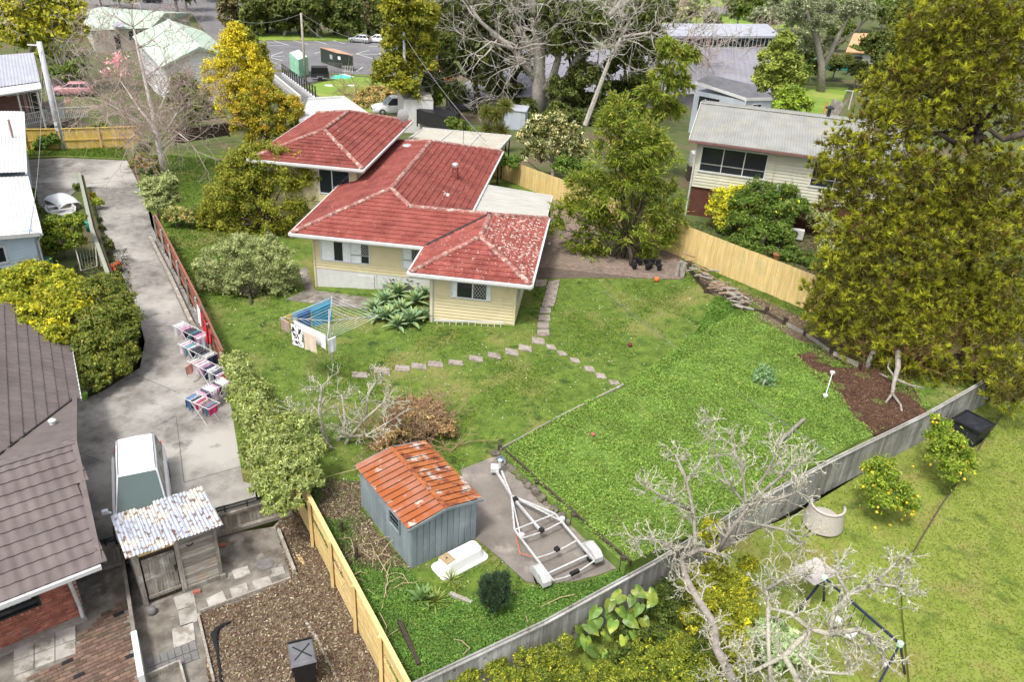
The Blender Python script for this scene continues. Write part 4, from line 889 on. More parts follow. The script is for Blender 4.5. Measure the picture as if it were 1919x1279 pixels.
# ---- blue-grey sleep-out right, warehouse behind, orange roof
M_SLATE = mk('dark_tile_roof', (.10, .10, .11), (.15, .15, .16), 1, .7); M_BG = mk('pale_blue_grey_render', (.36, .395, .44), (.42, .455, .5), 1, .8)
so_ = thing('sleepout', 'pale blue grey sleep-out with dark roof beyond the grey corrugated roof', 'sleep-out', g(1370, 215, T(16, 70)))
LS = Lc(so_); z_e = so_.location.z+3.0
s = [g(1303, 152, z_e+.7), g(1399, 184, z_e), g(1450, 183, z_e-.1), g(1420, 160, z_e+.7), g(1330, 140, z_e+1.1)]
m = MB(); m.slab([LS(p) for p in s], .12); m.build('roof', M_SLATE, so_, fix=True)
for a, b in ((s[0], s[1]), (s[1], s[2])): bar('fascia', WHITE, so_, LS(a)-wz*.12, LS(b)-wz*.12, .08, .28)
cc = sum(s, Vector())/5
m = MB(); m.prism([LS(p+(cc-p)*.03)[:2] for p in s], -3, 2.75); m.build('wall', M_BG, so_, fix=True)
a_, b_ = s[0]+(cc-s[0])*.03, s[1]+(cc-s[1])*.03; gd = (b_-a_); gd.z = 0; gl2 = gd.length; gd.normalize(); FS = lambda u, v, z: Vector((a_.x, a_.y, so_.location.z))+gd*u+Vector((-gd.y, gd.x, 0))*v+wz*z-so_.location
window((0, 0), (gl2, 0), gl2*.12, gl2*.5, 1.0, 2.3, so_, frame=FS, mat=BLACKP, panes=((0, .5, 0, 1), (.5, 1, 0, 1)))
a2, b2 = s[1]+(cc-s[1])*.03, s[2]+(cc-s[2])*.03; ge = (b2-a2); ge.z = 0; gl3 = ge.length; ge.normalize(); FS2 = lambda u, v, z: Vector((a2.x, a2.y, so_.location.z))+ge*u+Vector((-ge.y, ge.x, 0))*v+wz*z-so_.location
window((0, 0), (gl3, 0), gl3*.3, gl3*.62, 1.2, 2.3, so_, frame=FS2, mat=WHITE, panes=((0, .5, 0, 1), (.5, 1, 0, 1)))
m = MB(); p = LS(s[1])+Vector((-.05, -.06, -.2)); m.tube([p, p+wz*-3], .08, 6); m.build('downpipe', WHITE, so_)
M_WHR = mk('lilac_grey_roof_sheet', (.19, .185, .21), (.25, .24, .27), .3, .7)
wh = thing('warehouse', 'long grey warehouse with sloping lilac roof and clerestory window band', 'warehouse', g(1340, 130, -5))
LH = Lc(wh); t0, t1 = g(960, 92, 1.0), g(1460, 90, 1.0); u0, u1 = g(830, 185, -2.4), g(1500, 172, -2.4)
m = MB(); corr(m, LH(t0), LH(t1), LH(u1), LH(u0), .8, .03); m.build('roof', M_WHR, wh)
bk = Vector((0, .3, 0)); c0_, c1_ = g(1255, 91, 1.0), g(1452, 89, 1.0)
m = MB(); m.hexa([LH(p) for p in (c0_, c1_, c1_+bk, c0_+bk, c0_+wz*1.7, c1_+wz*1.7, c1_+bk+wz*1.7, c0_+bk+wz*1.7)]); m.build('clerestory', DGLASS, wh, fix=True)
for i in range(27): p = LH(c0_.lerp(c1_, i/26)); bar('window_mullion', OFFWHITE, wh, p+Vector((0, -.06, 0)), p+Vector((0, -.06, 1.7)), .22, .1)
bar('window_sill', OFFWHITE, wh, LH(c0_)+Vector((0, -.1, 0)), LH(c1_)+Vector((0, -.1, 0)), .2, .25)
m = MB(); m.slab([LH(p) for p in (c0_+Vector((-.4, -.6, 1.75)), c1_+Vector((.4, -.6, 1.75)), c1_+Vector((.4, 8, 2.3)), c0_+Vector((-.4, 8, 2.3)))], .3); m.build('upper_roof', M_GREYIRON, wh, fix=True)
m = MB(); m.prism([LH(p)[:2] for p in (u0+Vector((.3, .5, 0)), u1+Vector((-.3, .5, 0)), t1, t0)], -3, -2.5-wh.location.z); m.build('wall', M_WHR, wh, fix=True)
M_ORG = mk('orange_roof', (.50, .26, .13), (.6, .34, .2), .6, .8)
oh = thing('orange_roofed_house', 'low house with orange roof and pale wall among the far trees', 'house', g(1640, 120))
LO = Lc(oh); ez = oh.location.z+2.7; r4 = [g(1585, 97, ez), g(1700, 100, ez), g(1718, 62, ez+1.8), g(1600, 62, ez+1.8)]
m = MB(); m.slab([LO(p) for p in r4], .2); m.build('roof', M_ORG, oh, fix=True); m = MB(); m.prism([LO(p)[:2] for p in (r4[0]+Vector((.4, .6, 0)), r4[1]+Vector((-.4, .6, 0)), r4[2], r4[3])], -1, 2.6); m.build('wall', OFFWHITE, oh, fix=True)
p = LO(r4[0]); 
for i in range(3): bar('window', DGLASS, oh, p+Vector((2+i*3.2, .5, -1.2)), p+Vector((3.6+i*3.2, .5, -1.2)), .1, 1.0)
ts = thing('teal_screen', 'teal fabric fence screen between the grey gum tree and the dark hedge', 'fence', g(1590, 130))
LT = Lc(ts); M_TEAL = mk('teal_fabric', (.02, .33, .30), (.03, .4, .37), 1, .8); a_, b_ = g(1515, 128), g(1612, 134)
for i in range(5):
    p, q = LT(a_.lerp(b_, i/5)), LT(a_.lerp(b_, (i+.96)/5)); bar('screen_panel', M_TEAL, ts, p+wz*1.0, q+wz*1.0, .05, 1.9)
for i in range(6): p = LT(a_.lerp(b_, i/5)); bar('post', OFFWHITE, ts, p, p+wz*2.2, .12)
# ---- shipping container and brown hut by the car park
M_CONT = mk('mint_container_steel', (.20, .42, .27), (.26, .5, .33), 1, .6, c3=(.33, .55, .42), s3=.7); M_CONTR = mk('container_roof_paint', (.40, .60, .46), (.5, .68, .56), 1, .6)
ca, cb, cc_ = g(561, 146), g(597, 139.5), g(537, 131)
cr = thing('shipping_container', 'mint green shipping container at the car park edge', 'container', ca)
ux = Vector((cb-ca)); ux.z = 0; uy = Vector((cc_-ca)); uy.z = 0; lx, ly = ux.length, uy.length; ux.normalize(); uy.normalize()
lx, ly = 3.1, 6.0
m = MB()
def corrwall(m, a, d, L, z0, z1, n, amp=.05):
    nn = Vector((d.y, -d.x, 0)); o = len(m.v); k = n*4
    for i in range(k+1):
        t = i/k*L; off = amp if (i % 4) in (1, 2) else 0; p = a+d*t+nn*off; m.v += [(p.x, p.y, z0), (p.x, p.y, z1)]
    for i in range(k): m.f.append((o+2*i, o+2*i+2, o+2*i+3, o+2*i+1))
corrwall(m, Vector((0, 0, 0)), ux, lx, .1, 2.5, 6); corrwall(m, uy*ly, -uy, ly, .1, 2.5, 14); corrwall(m, ux*lx, uy, ly, .1, 2.5, 14); corrwall(m, ux*lx+uy*ly, -ux, lx, .1, 2.5, 6); m.build('wall', M_CONT, cr)
m = MB(); m.slab([Vector((0, 0, 2.56)), ux*lx+wz*2.56, ux*lx+uy*ly+wz*2.56, uy*ly+wz*2.56], .07); m.build('roof', M_CONTR, cr, fix=True)
for p in (Vector(), ux*lx, uy*ly, ux*lx+uy*ly): bar('corner_post', M_CONT, cr, p, p+wz*2.55, .16)
for a_, b_ in ((Vector(), ux*lx), (Vector(), uy*ly)): bar('bottom_rail', M_CONT, cr, a_+wz*.1, b_+wz*.1, .14, .18)
M_HUT = mk('dark_green_boards', (.022, .035, .025), (.04, .055, .04), 2, .8, stretch=(4, 4, .5)); M_RUSTR = mk('faded_rust_roof', (.40, .20, .13), (.48, .27, .2), .8, .8)
ha, hb, hc = g(633, 127), g(664, 134), g(606, 118)
hut = thing('site_hut', 'dark green hut with faded rust roof next to the mint container', 'hut', ha)
vx = (hb-ha); vx.z = 0; vy = (hc-ha); vy.z = 0
vx.normalize(); vy.normalize(); vxl, vyl = 3.6, 5.2
m = MB(); m.prism([p[:2] for p in (Vector(), vx*vxl, vx*vxl+vy*vyl, vy*vyl)], -.2, 2.3); m.build('wall', M_HUT, hut, fix=True)
m = MB(); m.slab([-vx*.1-vy*.1+wz*2.35, vx*(vxl+.1)-vy*.1+wz*2.55, vx*(vxl+.1)+vy*(vyl+.1)+wz*2.6, vy*(vyl+.1)-vx*.1+wz*2.4], .08); m.build('roof', M_RUSTR, hut, fix=True)
for i in range(12): p = vx*(vxl*i/11)-Vector((-vx.y, vx.x, 0))*.03; bar('cladding_rib', M_HUT, hut, p, p+wz*2.3, .06)
p = vx*.5-Vector((-vx.y, vx.x, 0))*.05; blk('notice', M_WBOARD, hut, p+wz*1.6, (.6, .05, .5), (0, 0, math.atan2(vx.y, vx.x)))
p = vy*1.9-Vector((vy.y, -vy.x, 0))*.05; blk('window', M_GREYIRON, hut, -Vector((vy.y, -vy.x, 0))*.04*-1+vy*1.9+wz*1.4, (.8, .12, .7), (0, 0, math.atan2(vy.y, vy.x)))
cs_ = thing('concrete_shelter', 'grey flat-roofed shed with white end wall behind the red house', 'shed', g(800, 205, -1.5))
LC_ = Lc(cs_); zz = 1.1; r4 = [g(757, 183, zz), g(812, 187, zz), g(803, 168, zz), g(745, 167, zz)]
m = MB(); m.slab([LC_(p) for p in r4], .15); m.build('roof', M_CONC, cs_, fix=True); m = MB(); m.prism([LC_(p)[:2] for p in r4], -1.2, zz-.1-cs_.location.z); m.build('wall', OFFWHITE, cs_, fix=True)
for i in range(5): m = MB(); p = LC_(r4[3].lerp(r4[2], i/4+.03)); m.lathe([(.5, 0), (.55, .25), (.3, .4)], 8, p); m.build('roof_mound', M_CONC, cs_)
m = MB(); r5 = [g(782, 205, .2), g(842, 222, .2), g(862, 212, .2), g(800, 196, .2)]
bs = thing('black_trampoline', 'black flat-topped enclosure under the dark trees behind the carport', 'trampoline', g(820, 215, -1.5)); LBs = Lc(bs)
m.slab([LBs(p) for p in r5], .12); m.build('mat', BLACKP, bs, fix=True)
for p in r5: bar('post', BLACKP, bs, LBs(p), LBs(p)-wz*1.6, .12)
for a_, b_ in zip(r5, r5[1:]+r5[:1]): bar('skirt', RUBBER, bs, LBs(a_)-wz*.7, LBs(b_)-wz*.7, .03, 1.2)
gs = thing('garden_shed', 'small pale blue steel garden shed below the grey tree trunks', 'shed', g(965, 240), rad(-8))
m = MB(); m.box(-1.1, 1.1, -.9, .9, 0, 1.9); m.build('wall', M_BG, gs); m = MB(); m.slab([(-1.2, -1, 1.95), (1.2, -1, 1.95), (1.2, 1, 2.1), (-1.2, 1, 2.1)], .06); m.build('roof', M_GREYIRON, gs, fix=True)
blk('door', M_BG, gs, (.3, -.92, .95), (.8, .03, 1.7))
# ================================================================== SHEDS, FENCES, WALLS
M_RUST = mk('rusted_roof_iron', (.26, .075, .022), (.38, .13, .045), 2.2, .85, c3=(.42, .38, .34), s3=1.9, t3=(.55, .63), stretch=(1, 1, 1), c4=(.15, .045, .022), s4=2.6, t4=(.52, .62), bump=.2, detail=8)
M_RUST3 = mk('mixed_rust_iron', (.27, .09, .04), (.34, .15, .10), 1.2, .85, c3=(.30, .085, .025), s3=.9, t3=(.47, .58), c4=(.42, .37, .32), s4=2.6, t4=(.59, .66), bump=.2, detail=8)
M_RUST2 = mk('faded_red_roof_iron', (.34, .155, .125), (.42, .22, .18), 1.6, .8, c3=(.32, .10, .04), s3=1.2, t3=(.56, .66), c4=(.55, .48, .42), s4=2.0, t4=(.62, .68), detail=8)
M_SHEDW = mk('blue_grey_steel', (.165, .20, .215), (.23, .27, .28), 1.2, .55, rnd=.06, c3=(.30, .34, .35), s3=.9, t3=(.55, .75), stretch=(2, 2, .4))
sa = rad(37.5); sp = g(770, 1066, 0)
shed = thing('metal_shed', 'blue grey steel garden shed with rusty orange gable roof near the boat trailer', 'shed', sp, sa)
SWd, SDp, SE, SRi = 2.42, 3.4, 1.74, 1.93
m = MB(); m.box(0.02, SWd-.02, .02, SDp-.02, -.1, SE); m.add([(0.02, .02, SE), (SWd-.02, .02, SE), (SWd/2, .02, SRi-.02), (.02, SDp-.02, SE), (SWd-.02, SDp-.02, SE), (SWd/2, SDp-.02, SRi-.02)], [(0, 1, 2), (5, 4, 3)]); m.build('frame', M_SHEDW, shed)
def ribs(a, b, n, ztop, nn):
    for i in range(n):
        p, q = a.lerp(b, (i+.02)/n), a.lerp(b, (i+.98)/n); mid = (p+q)/2; d = (b-a).normalized(); w = (q-p).length
        m = MB(); z1, z2 = ztop(p), ztop(q); o = nn*.018
        m.add([p+Vector((0, 0, -.1)), q+Vector((0, 0, -.1)), q+Vector((0, 0, z2)), p+Vector((0, 0, z1)), p+d*.02+o+Vector((0, 0, -.1)), q-d*.02+o+Vector((0, 0, -.1)), q-d*.02+o+Vector((0, 0, z2)), p+d*.02+o+Vector((0, 0, z1))],
              [(4, 5, 6, 7), (0, 1, 5, 4), (1, 2, 6, 5), (2, 3, 7, 6), (3, 0, 4, 7)]); m.build('wall_panel', M_SHEDW, shed)
gz_ = lambda p: SE+(SRi-SE)*(1-abs(p.x-SWd/2)/(SWd/2))-.03
ribs(Vector((0, 0, 0)), Vector((SWd, 0, 0)), 11, gz_, Vector((0, -1, 0))); ribs(Vector((0, SDp, 0)), Vector((0, 0, 0)), 17, lambda p: SE, Vector((-1, 0, 0)))
ribs(Vector((SWd, 0, 0)), Vector((SWd, SDp, 0)), 17, lambda p: SE, Vector((1, 0, 0))); ribs(Vector((SWd, SDp, 0)), Vector((0, SDp, 0)), 11, gz_, Vector((0, 1, 0)))
srf = MB().box(.1, SWd-.1, 0.05, SDp-.05, SE-.02, SE).build('ceiling_frame', M_SHEDW, shed)
for sd, mt in ((0, M_RUST3), (1, M_RUST)):
    for i in range(13):
        y0, y1 = -.1+(SDp+.2)*i/13, -.1+(SDp+.2)*(i+1)/13
        xe = -.14 if sd == 0 else SWd+.14; ze = SE+.015; xr = SWd/2; zr_ = SRi+.04
        m = MB(); vs = []
        for y, dz in ((y0, .035), (y0+.025, .035), (y0+.03, 0), (y1, 0)): vs += [(xe, y, ze+dz), (xr, y, zr_+dz)]
        m.add(vs, [(0, 2, 3, 1), (2, 4, 5, 3), (4, 6, 7, 5)]); m.build('roof_pan', mt, srf)
bar('ridge_cap', M_RUST, srf, (SWd/2, -.12, SRi+.05), (SWd/2, SDp+.12, SRi+.05), .14, .03)
for y in (-.12, SDp+.12): bar('barge_trim', M_SHEDW, srf, (-.15, y, SE-.06), (SWd/2, y, SRi), .03, .1); bar('barge_trim', M_SHEDW, srf, (SWd+.15, y, SE-.06), (SWd/2, y, SRi), .03, .1)
FS_ = lambda u, v, z: (u, v, z)
window((0, SDp), (0, 0), 2.15, 2.75, .98, 1.5, shed, frame=FS_, mat=M_SHEDW, panes=((0, 1, 0, .33), (0, 1, .33, .66), (0, 1, .66, 1)), fw=.04)

# ---- timber shed with corrugated roof below the driveway
wa_ = rad(36); wp = g(270, 1137, BL)
M_CIR = mk('weathered_clear_sheet', (.35, .38, .45), (.45, .475, .53), 2.5, .45, c3=(.55, .52, .46), s3=1.5, t3=(.48, .56), c4=(.15, .09, .065), s4=6, t4=(.53, .60))
ws = thing('timber_shed', 'old grey timber shed with patchy corrugated roof in front of the white car', 'shed', wp, wa_)
m = MB(); m.box(.04, 2.36, .05, 1.8, 0, 2.15); m.build('lining', DARKWOOD, ws)
for i in range(6): z = .18; x = .22+i*.155; blk('door_board', OLDWOOD, ws, (x+.05, -.01, 1.0), (.148, .035, 1.62), (0, RND.gauss(0, .004), 0))
for z in (.3, 1.0, 1.7): blk('door_rail', OLDWOOD, ws, (.66, -.035, z), (.95, .03, .09))
blk('door_latch', M_DARKMETAL, ws, (1.08, -.05, 1.1), (.06, .03, .25))
for i in range(17): blk('wall_board', OLDWOODH, ws, (1.78, -.005+RND.uniform(-.006, .006), .17+i*.118), (1.1, .03, .112), (RND.uniform(-.26, -.16), 0, RND.gauss(0, .006)))
for i in range(17): blk('wall_board', OLDWOOD, ws, (2.385, .92, .17+i*.118), (.03, 1.78, .112)); blk('wall_board', OLDWOOD, ws, (.015, .92, .17+i*.118), (.03, 1.78, .112))
for x, w in ((.07, .14), (1.22, .14), (2.36, .11)): blk('corner_post', OLDWOOD, ws, (x, -.03, 1.08), (w, .08, 2.2))
blk('head_beam', NEWWOOD, ws, (.65, -.03, 2.08), (1.2, .07, .12)); blk('bottom_plate', OLDWOOD, ws, (1.78, -.04, .08), (1.15, .09, .14)); blk('foot_block', OLDWOOD, ws, (2.4, -.05, .08), (.16, .2, .16))
for k, (x0, x1, dy, dz) in enumerate(((-.2, .55, 0, .012), (.5, 1.15, -.1, 0), (1.05, 1.62, .05, .016), (1.55, 2.62, .04, .004))):
    m = MB(); corr(m, (x0, 1.95+dy, 2.24+dz), (x1, 1.95+dy, 2.24+dz), (x1, -.32+dy*.5, 2.34+dz), (x0, -.32+dy*.5, 2.34+dz), (.1), .022); m.build('roof_sheet', M_CIR, ws)
m = MB(); m.tube([(1.5, -.06, 1.85), (1.55, -.08, 1.8), (1.65, -.08, 1.8), (1.7, -.06, 1.85)], .02, 5); m.build('hook', M_DARKMETAL, ws)

# ---- fences
def fence(name, label, pts, h, pw, mat, side=1, rails=(.25, .9, 1.55), cap=None, postmat=None, postgap=2.4, group=None, rand=.01, gap=.006, base=-.05, th=.02, posts_on=True, lean=0, cat='fence', pieces='paling', posth=None):
    """pts: (x,y,z ground); palings on the right-hand side (side=1) of the walking direction"""
    root = thing(name, label, cat, pts[0], 0, group); o = Vector(pts[0]); total = 0
    for a, b in zip(pts, pts[1:]):
        a, b = Vector(a)-o, Vector(b)-o; d = b-a; dh = Vector((d.x, d.y, 0)); L = dh.length; dh.normalize(); n = Vector((dh.y, -dh.x, 0))*side; rz = math.atan2(dh.y, dh.x)
        k = max(1, round(L/pw)); w = L/k
        for i in range(k):
            p = a.lerp(b, (i+.5)/k); hh = h+RND.uniform(-rand, rand)
            pc(pieces, ucube(mat), root, mx=Matrix.Translation(p+n*(.035+th/2+(.006 if i % 2 else 0))+Vector((0, 0, hh/2+base))) @ Matrix.Rotation(rz, 4, 'Z') @ Matrix.Rotation(RND.gauss(0, .003), 4, 'Y') @ Matrix.Diagonal((w-gap, th, hh, 1)))
        for r in rails: bar('rail', mat, root, a+wz*r, b+wz*r, .05, .09)
        if cap: bar('cap_rail', mat, root, a+wz*(h+base+.02)+n*.03, b+wz*(h+base+.02)+n*.03, cap, .04)
        if posts_on:
            kk = max(1, round(L/postgap))
            for i in range(kk+1):
                p = a.lerp(b, i/kk)-n*.05; bar('post', postmat or mat, root, p-wz*.2, p+wz*((posth or h)+base-.06), .1)
    return root
gp = lambda px, py, z: tuple(g(px, py, z))
F1 = [(-5.2, 61.4, -.3), (3.2, 50.9, .35), (9.25, 43.75, .62), (15.15, 37.4, .62), (21.9, 31.5, .62)]
fence('paling_fence', 'new yellow pine paling fence along the right boundary behind the log pile', F1, 2.0, .15, NEWWOOD, 1, cap=None)
# horizontal-board fence bottom centre
fa, fb = Vector((-7.38, 21.9, BL+.1)), Vector((-1.95, 13.2, BL+.1))
f2 = thing('board_fence', 'new pale pine fence with tall posts between leaf litter and weeds', 'fence', fa)
dd = fb-fa; L_ = dd.length; dh = dd.normalized(); nn = Vector((dh.y, -dh.x, 0)); rz = math.atan2(dh.y, dh.x)
nbay = 5
for i in range(nbay):
    p, q = dd*(i/nbay), dd*((i+1)/nbay)
    for k in range(11): pc('board', ucube(NEWWOOD), f2, mx=Matrix.Translation((p+q)/2+wz*(.12+k*.172)+nn*(-.03+.006*(k % 2))) @ Matrix.Rotation(rz, 4, 'Z') @ Matrix.Rotation(RND.gauss(0, .002), 4, 'Y') @ Matrix.Diagonal((L_/nbay-.004, .02, .168, 1)))
for i in range(nbay+1): p = dd*(i/nbay)+nn*.055; bar('post', NEWWOOD, f2, p-wz*.2, p+wz*1.92, .1)
bar('cap_rail', NEWWOOD, f2, wz*2.02, dd+wz*2.02, .14, .035)
# old grey palings, bottom right
F3 = [(-2.0, 13.25, RY), (1.35, 15.5, RY), (4.75, 18.1, RY), (8.2, 21.0, RY), (12.25, 24.05, RY), (17.1, 27.5, RY), (21.95, 31.3, RY)]
fence('paling_fence', 'old grey weathered paling fence with capping along the lower right boundary', F3, 1.55, .148, mk('grey_paling', (.22, .21, .19), (.33, .32, .295), 2.5, .9, rnd=.24, stretch=(7, 7, .5), bump=.3, c3=(.42, .42, .40), s3=.8, t3=(.5, .7), c4=(.13, .10, .075), s4=2.5, t4=(.62, .7)), 1, cap=.13, postmat=OLDWOOD, rand=.012)
blk_a, blk_b = Vector(g(1040, 1199, RY)), Vector(g(1080, 1170, RY))
# red-brown fence beside the driveway, on a timber edge
M_REDF = mk('red_stained_paling', (.19, .065, .04), (.28, .11, .07), 2, .85, rnd=.2, stretch=(6, 6, .6), c3=(.16, .11, .08), s3=1.2, bump=.2)
zf = DRV+.35
F4 = [(-21.2, 43.35, zf), (-15.0, 33.4, zf), (-12.1, 28.55, zf)]
fence('paling_fence', 'red-brown stained paling fence along the driveway with clothes draped over it', F4, 1.35, .15, M_REDF, -1, rails=(.3, 1.0), cap=.1, postmat=OLDWOOD)
ek = thing('timber_edging', 'low mossy timber edging between driveway and red-brown fence', 'edging', (-21.5, 43.2, DRV))
for a, b in (((-21.55, 43.1), (-18.3, 38.0)), ((-18.3, 38.0), (-15.4, 33.3)), ((-15.4, 33.3), (-13.75, 31.1))):
    for k in range(2): bar('sleeper', OLDWOOD, ek, (a[0]+21.5, a[1]-43.2, .1+k*.19), (b[0]+21.5, b[1]-43.2, .1+k*.19), .16, .18)
wt_ = thing('painted_timber', 'white painted timber lying at the end of the timber edging', 'timber', g(367, 583, DRV)); bar('plank', OFFWHITE, wt_, (-.25, .5, .1), (.2, -.35, .1), .14, .2)
# yellow fence far left
zf = T(-36, 59)
F5 = [(-40, 58.2, zf), (-35.4, 59.6, zf), (-30.3, 61.6, zf)]
fence('paling_fence', 'yellow pine fence with a middle rail behind the concrete utility pole', F5, 1.75, .15, mk('yellow_stained_pine', (.50, .34, .07), (.62, .44, .12), 2, .8, rnd=.14, stretch=(6, 6, .6), bump=.15), -1, rails=(.85,), cap=.12)
fence('paling_fence', 'dark brown paling fence at the back of the narrow side lawn', [tuple(g(330, 268, T(-26, 60))), tuple(g(430, 252, T(-20, 62)))], 1.1, .15, DARKWOOD, 1)
# grey paling fence by the pink car
fence('paling_fence', 'grey paling fence behind the pink car', [tuple(g(88, 178)), tuple(g(150, 172))], 1.7, .2, OLDWOOD, 1)
# white fence with black balusters beside the access road
bf = thing('baluster_fence', 'low white wall topped with black balusters beside the access road', 'fence', g(560, 178)); a_, b_ = Vector(g(530, 142)), Vector(g(592, 190)); 
bar('wall', WHITE, bf, a_-bf.location+wz*.2, b_-bf.location+wz*.2, .3, .5); bar('top_rail', M_DARKMETAL, bf, a_-bf.location+wz*1.7, b_-bf.location+wz*1.7, .08, .06)
for i in range(15): p = a_.lerp(b_, i/14)-bf.location; bar('baluster', M_DARKMETAL, bf, p+wz*.4, p+wz*1.75, .14)
bw = thing('low_wall', 'long white wall beside the access road next to the golden conifer', 'wall', g(520, 150)); a_, b_ = Vector(g(500, 128)), Vector(g(575, 190)); bar('wall', WHITE, bw, a_-bw.location+wz*.3-Vector((.8, 0, 0)), b_-bw.location+wz*.3-Vector((.8, 0, 0)), .3, .7)

# ---- retaining walls
rw = thing('retaining_wall', 'dark stained board retaining wall below the driveway end', 'retaining wall', g(410, 1018, BL))
LR = Lc(rw); p0, p1 = Vector(g(60, 1050, DRV)), Vector(g(520, 908, DRV)); p1 = Vector((-7.5, 21.75, DRV)); p0 = Vector((-14.5, 17.6, DRV)); n_ = 60
d = (p1-p0); d.normalize(); rz = math.atan2(d.y, d.x)
for i in range(n_):
    p = p0.lerp(p1, (i+.5)/n_); pc('wall_board', ucube(OLDWOOD), rw, mx=Matrix.Translation(LR(p)+Vector((0, 0, -.46+RND.uniform(-.01, .01)))+Vector((d.y, -d.x, 0))*RND.uniform(.02, .04)) @ Matrix.Rotation(rz, 4, 'Z') @ Matrix.Diagonal(((p1-p0).length/n_-.01, .04, .8, 1)))
bar('cap_beam', M_DCONC, rw, LR(p0)+wz*-.02, LR(p1)+wz*-.02, .2, .1); bar('foot_beam', OLDWOOD, rw, LR(p0)+Vector((d.y, -d.x, 0))*.12+wz*-.72, LR(p1)+Vector((d.y, -d.x, 0))*.12+wz*-.72, .16, .14)
for k in range(2): bar('guard_rail', M_DARKMETAL, rw, LR(p0)+wz*(.16+.14*k), LR(p1)+wz*(.16+.14*k), .04)
for i in range(12): p = LR(p0.lerp(p1, i/11)); bar('rail_post', M_DARKMETAL, rw, p, p+wz*.32, .04)
# bed edge: rocks and sleepers
be = thing('bed_retaining_wall', 'stone and timber retaining edge between weed bed and trailer slab', 'retaining wall', (-.2, 23.9, 0))
M_ROCK = mk('mossy_rock', (.10, .085, .07), (.19, .165, .14), 3, .95, rnd=.2, c3=(.10, .12, .04), s3=2, bump=.6)
e0, e1 = Vector((-.15, 23.95, 0)), Vector((4.1, 18.5, 0)); LE = lambda p: p-be.location
zt = lambda p: ZBED(p.x, p.y)+.04
for i in range(10):
    a, b = e0.lerp(e1, i/10), e0.lerp(e1, (i+1)/10); bar('sleeper', DARKWOOD, be, LE(Vector((a.x+.05, a.y, zt(a)-.02))), LE(Vector((b.x+.05, b.y, zt(b)-.02))), .07, .2)
def rock(r, seed):
    rr = random.Random(seed); bm = bmesh.new(); bmesh.ops.create_icosphere(bm, subdivisions=1, radius=1)
    for v in bm.verts: v.co = v.co*rr.uniform(.75, 1.15)
    me = bpy.data.meshes.new('rock'); bm.to_mesh(me); bm.free(); me.materials.append(M_ROCK); return me
rocks = [rock(1, s) for s in range(4)]
for i in range(46):
    p = e0.lerp(e1, RND.uniform(0, .62)); zb_ = T(p.x, p.y); s = RND.uniform(.1, .2)
    pc('rock', rocks[i % 4], be, LE(Vector((p.x-.14-RND.uniform(0, .12), p.y-.1, zb_+RND.uniform(.02, max(.06, zt(p)-zb_-.12))))), (RND.random()*3, RND.random()*3, RND.random()*3), (s, s, s*.8))
for t in (0, .33, .62, .97): p = e0.lerp(e1, t); bar('post', DARKWOOD, be, LE(Vector((p.x-.06, p.y, T(p.x, p.y)-.1))), LE(Vector((p.x-.06, p.y, zt(p)+(.22 if t < .1 else .08)))), .15)
ee = [g(937, 851, None), g(1050, 786), g(1168, 727)]
for a, b in zip(ee, ee[1:]): bar('edging_board', OLDWOOD, be, LE(Vector((a.x, a.y, ZBED(a.x, a.y)+.02))), LE(Vector((b.x, b.y, ZBED(b.x, b.y)+.02))), .06, .22)
# dark posts and edging boards under the yellow fence
dp = thing('post_edging', 'row of dark square posts holding a low timber edge below the yellow fence', 'edging', g(1420, 590, .7))
pp = [(1290, 505), (1322, 545), (1355, 556), (1394, 582), (1434, 590), (1469, 610), (1507, 630), (1556, 665), (1610, 690)]
prev = None
for px_, py_ in pp:
    p = g(px_, py_+4); q = p-dp.location; bar('post', DARKWOOD, dp, q-wz*.2, q+wz*.55, .17)
    if prev: bar('edging_board', OLDWOOD if px_ > 1480 else DARKWOOD, dp, prev+wz*.22, q+wz*.22, .05, .22)
    prev = q
# low concrete divider between brick patio and middle path
dv = thing('divider_wall', 'narrow mottled concrete divider wall beside the brick paving', 'wall', g(250, 1150, BL)); LV = Lc(dv)
a_, b_, c_ = g(232, 1045, BL), g(258, 1215, BL), g(272, 1300, BL)
bar('wall', M_DCONC, dv, LV(a_)+wz*.3, LV(b_)+wz*.3, .1, .7); bar('white_end', WHITE, dv, LV(b_)+wz*.33, LV(c_)+wz*.33, .16, .75)
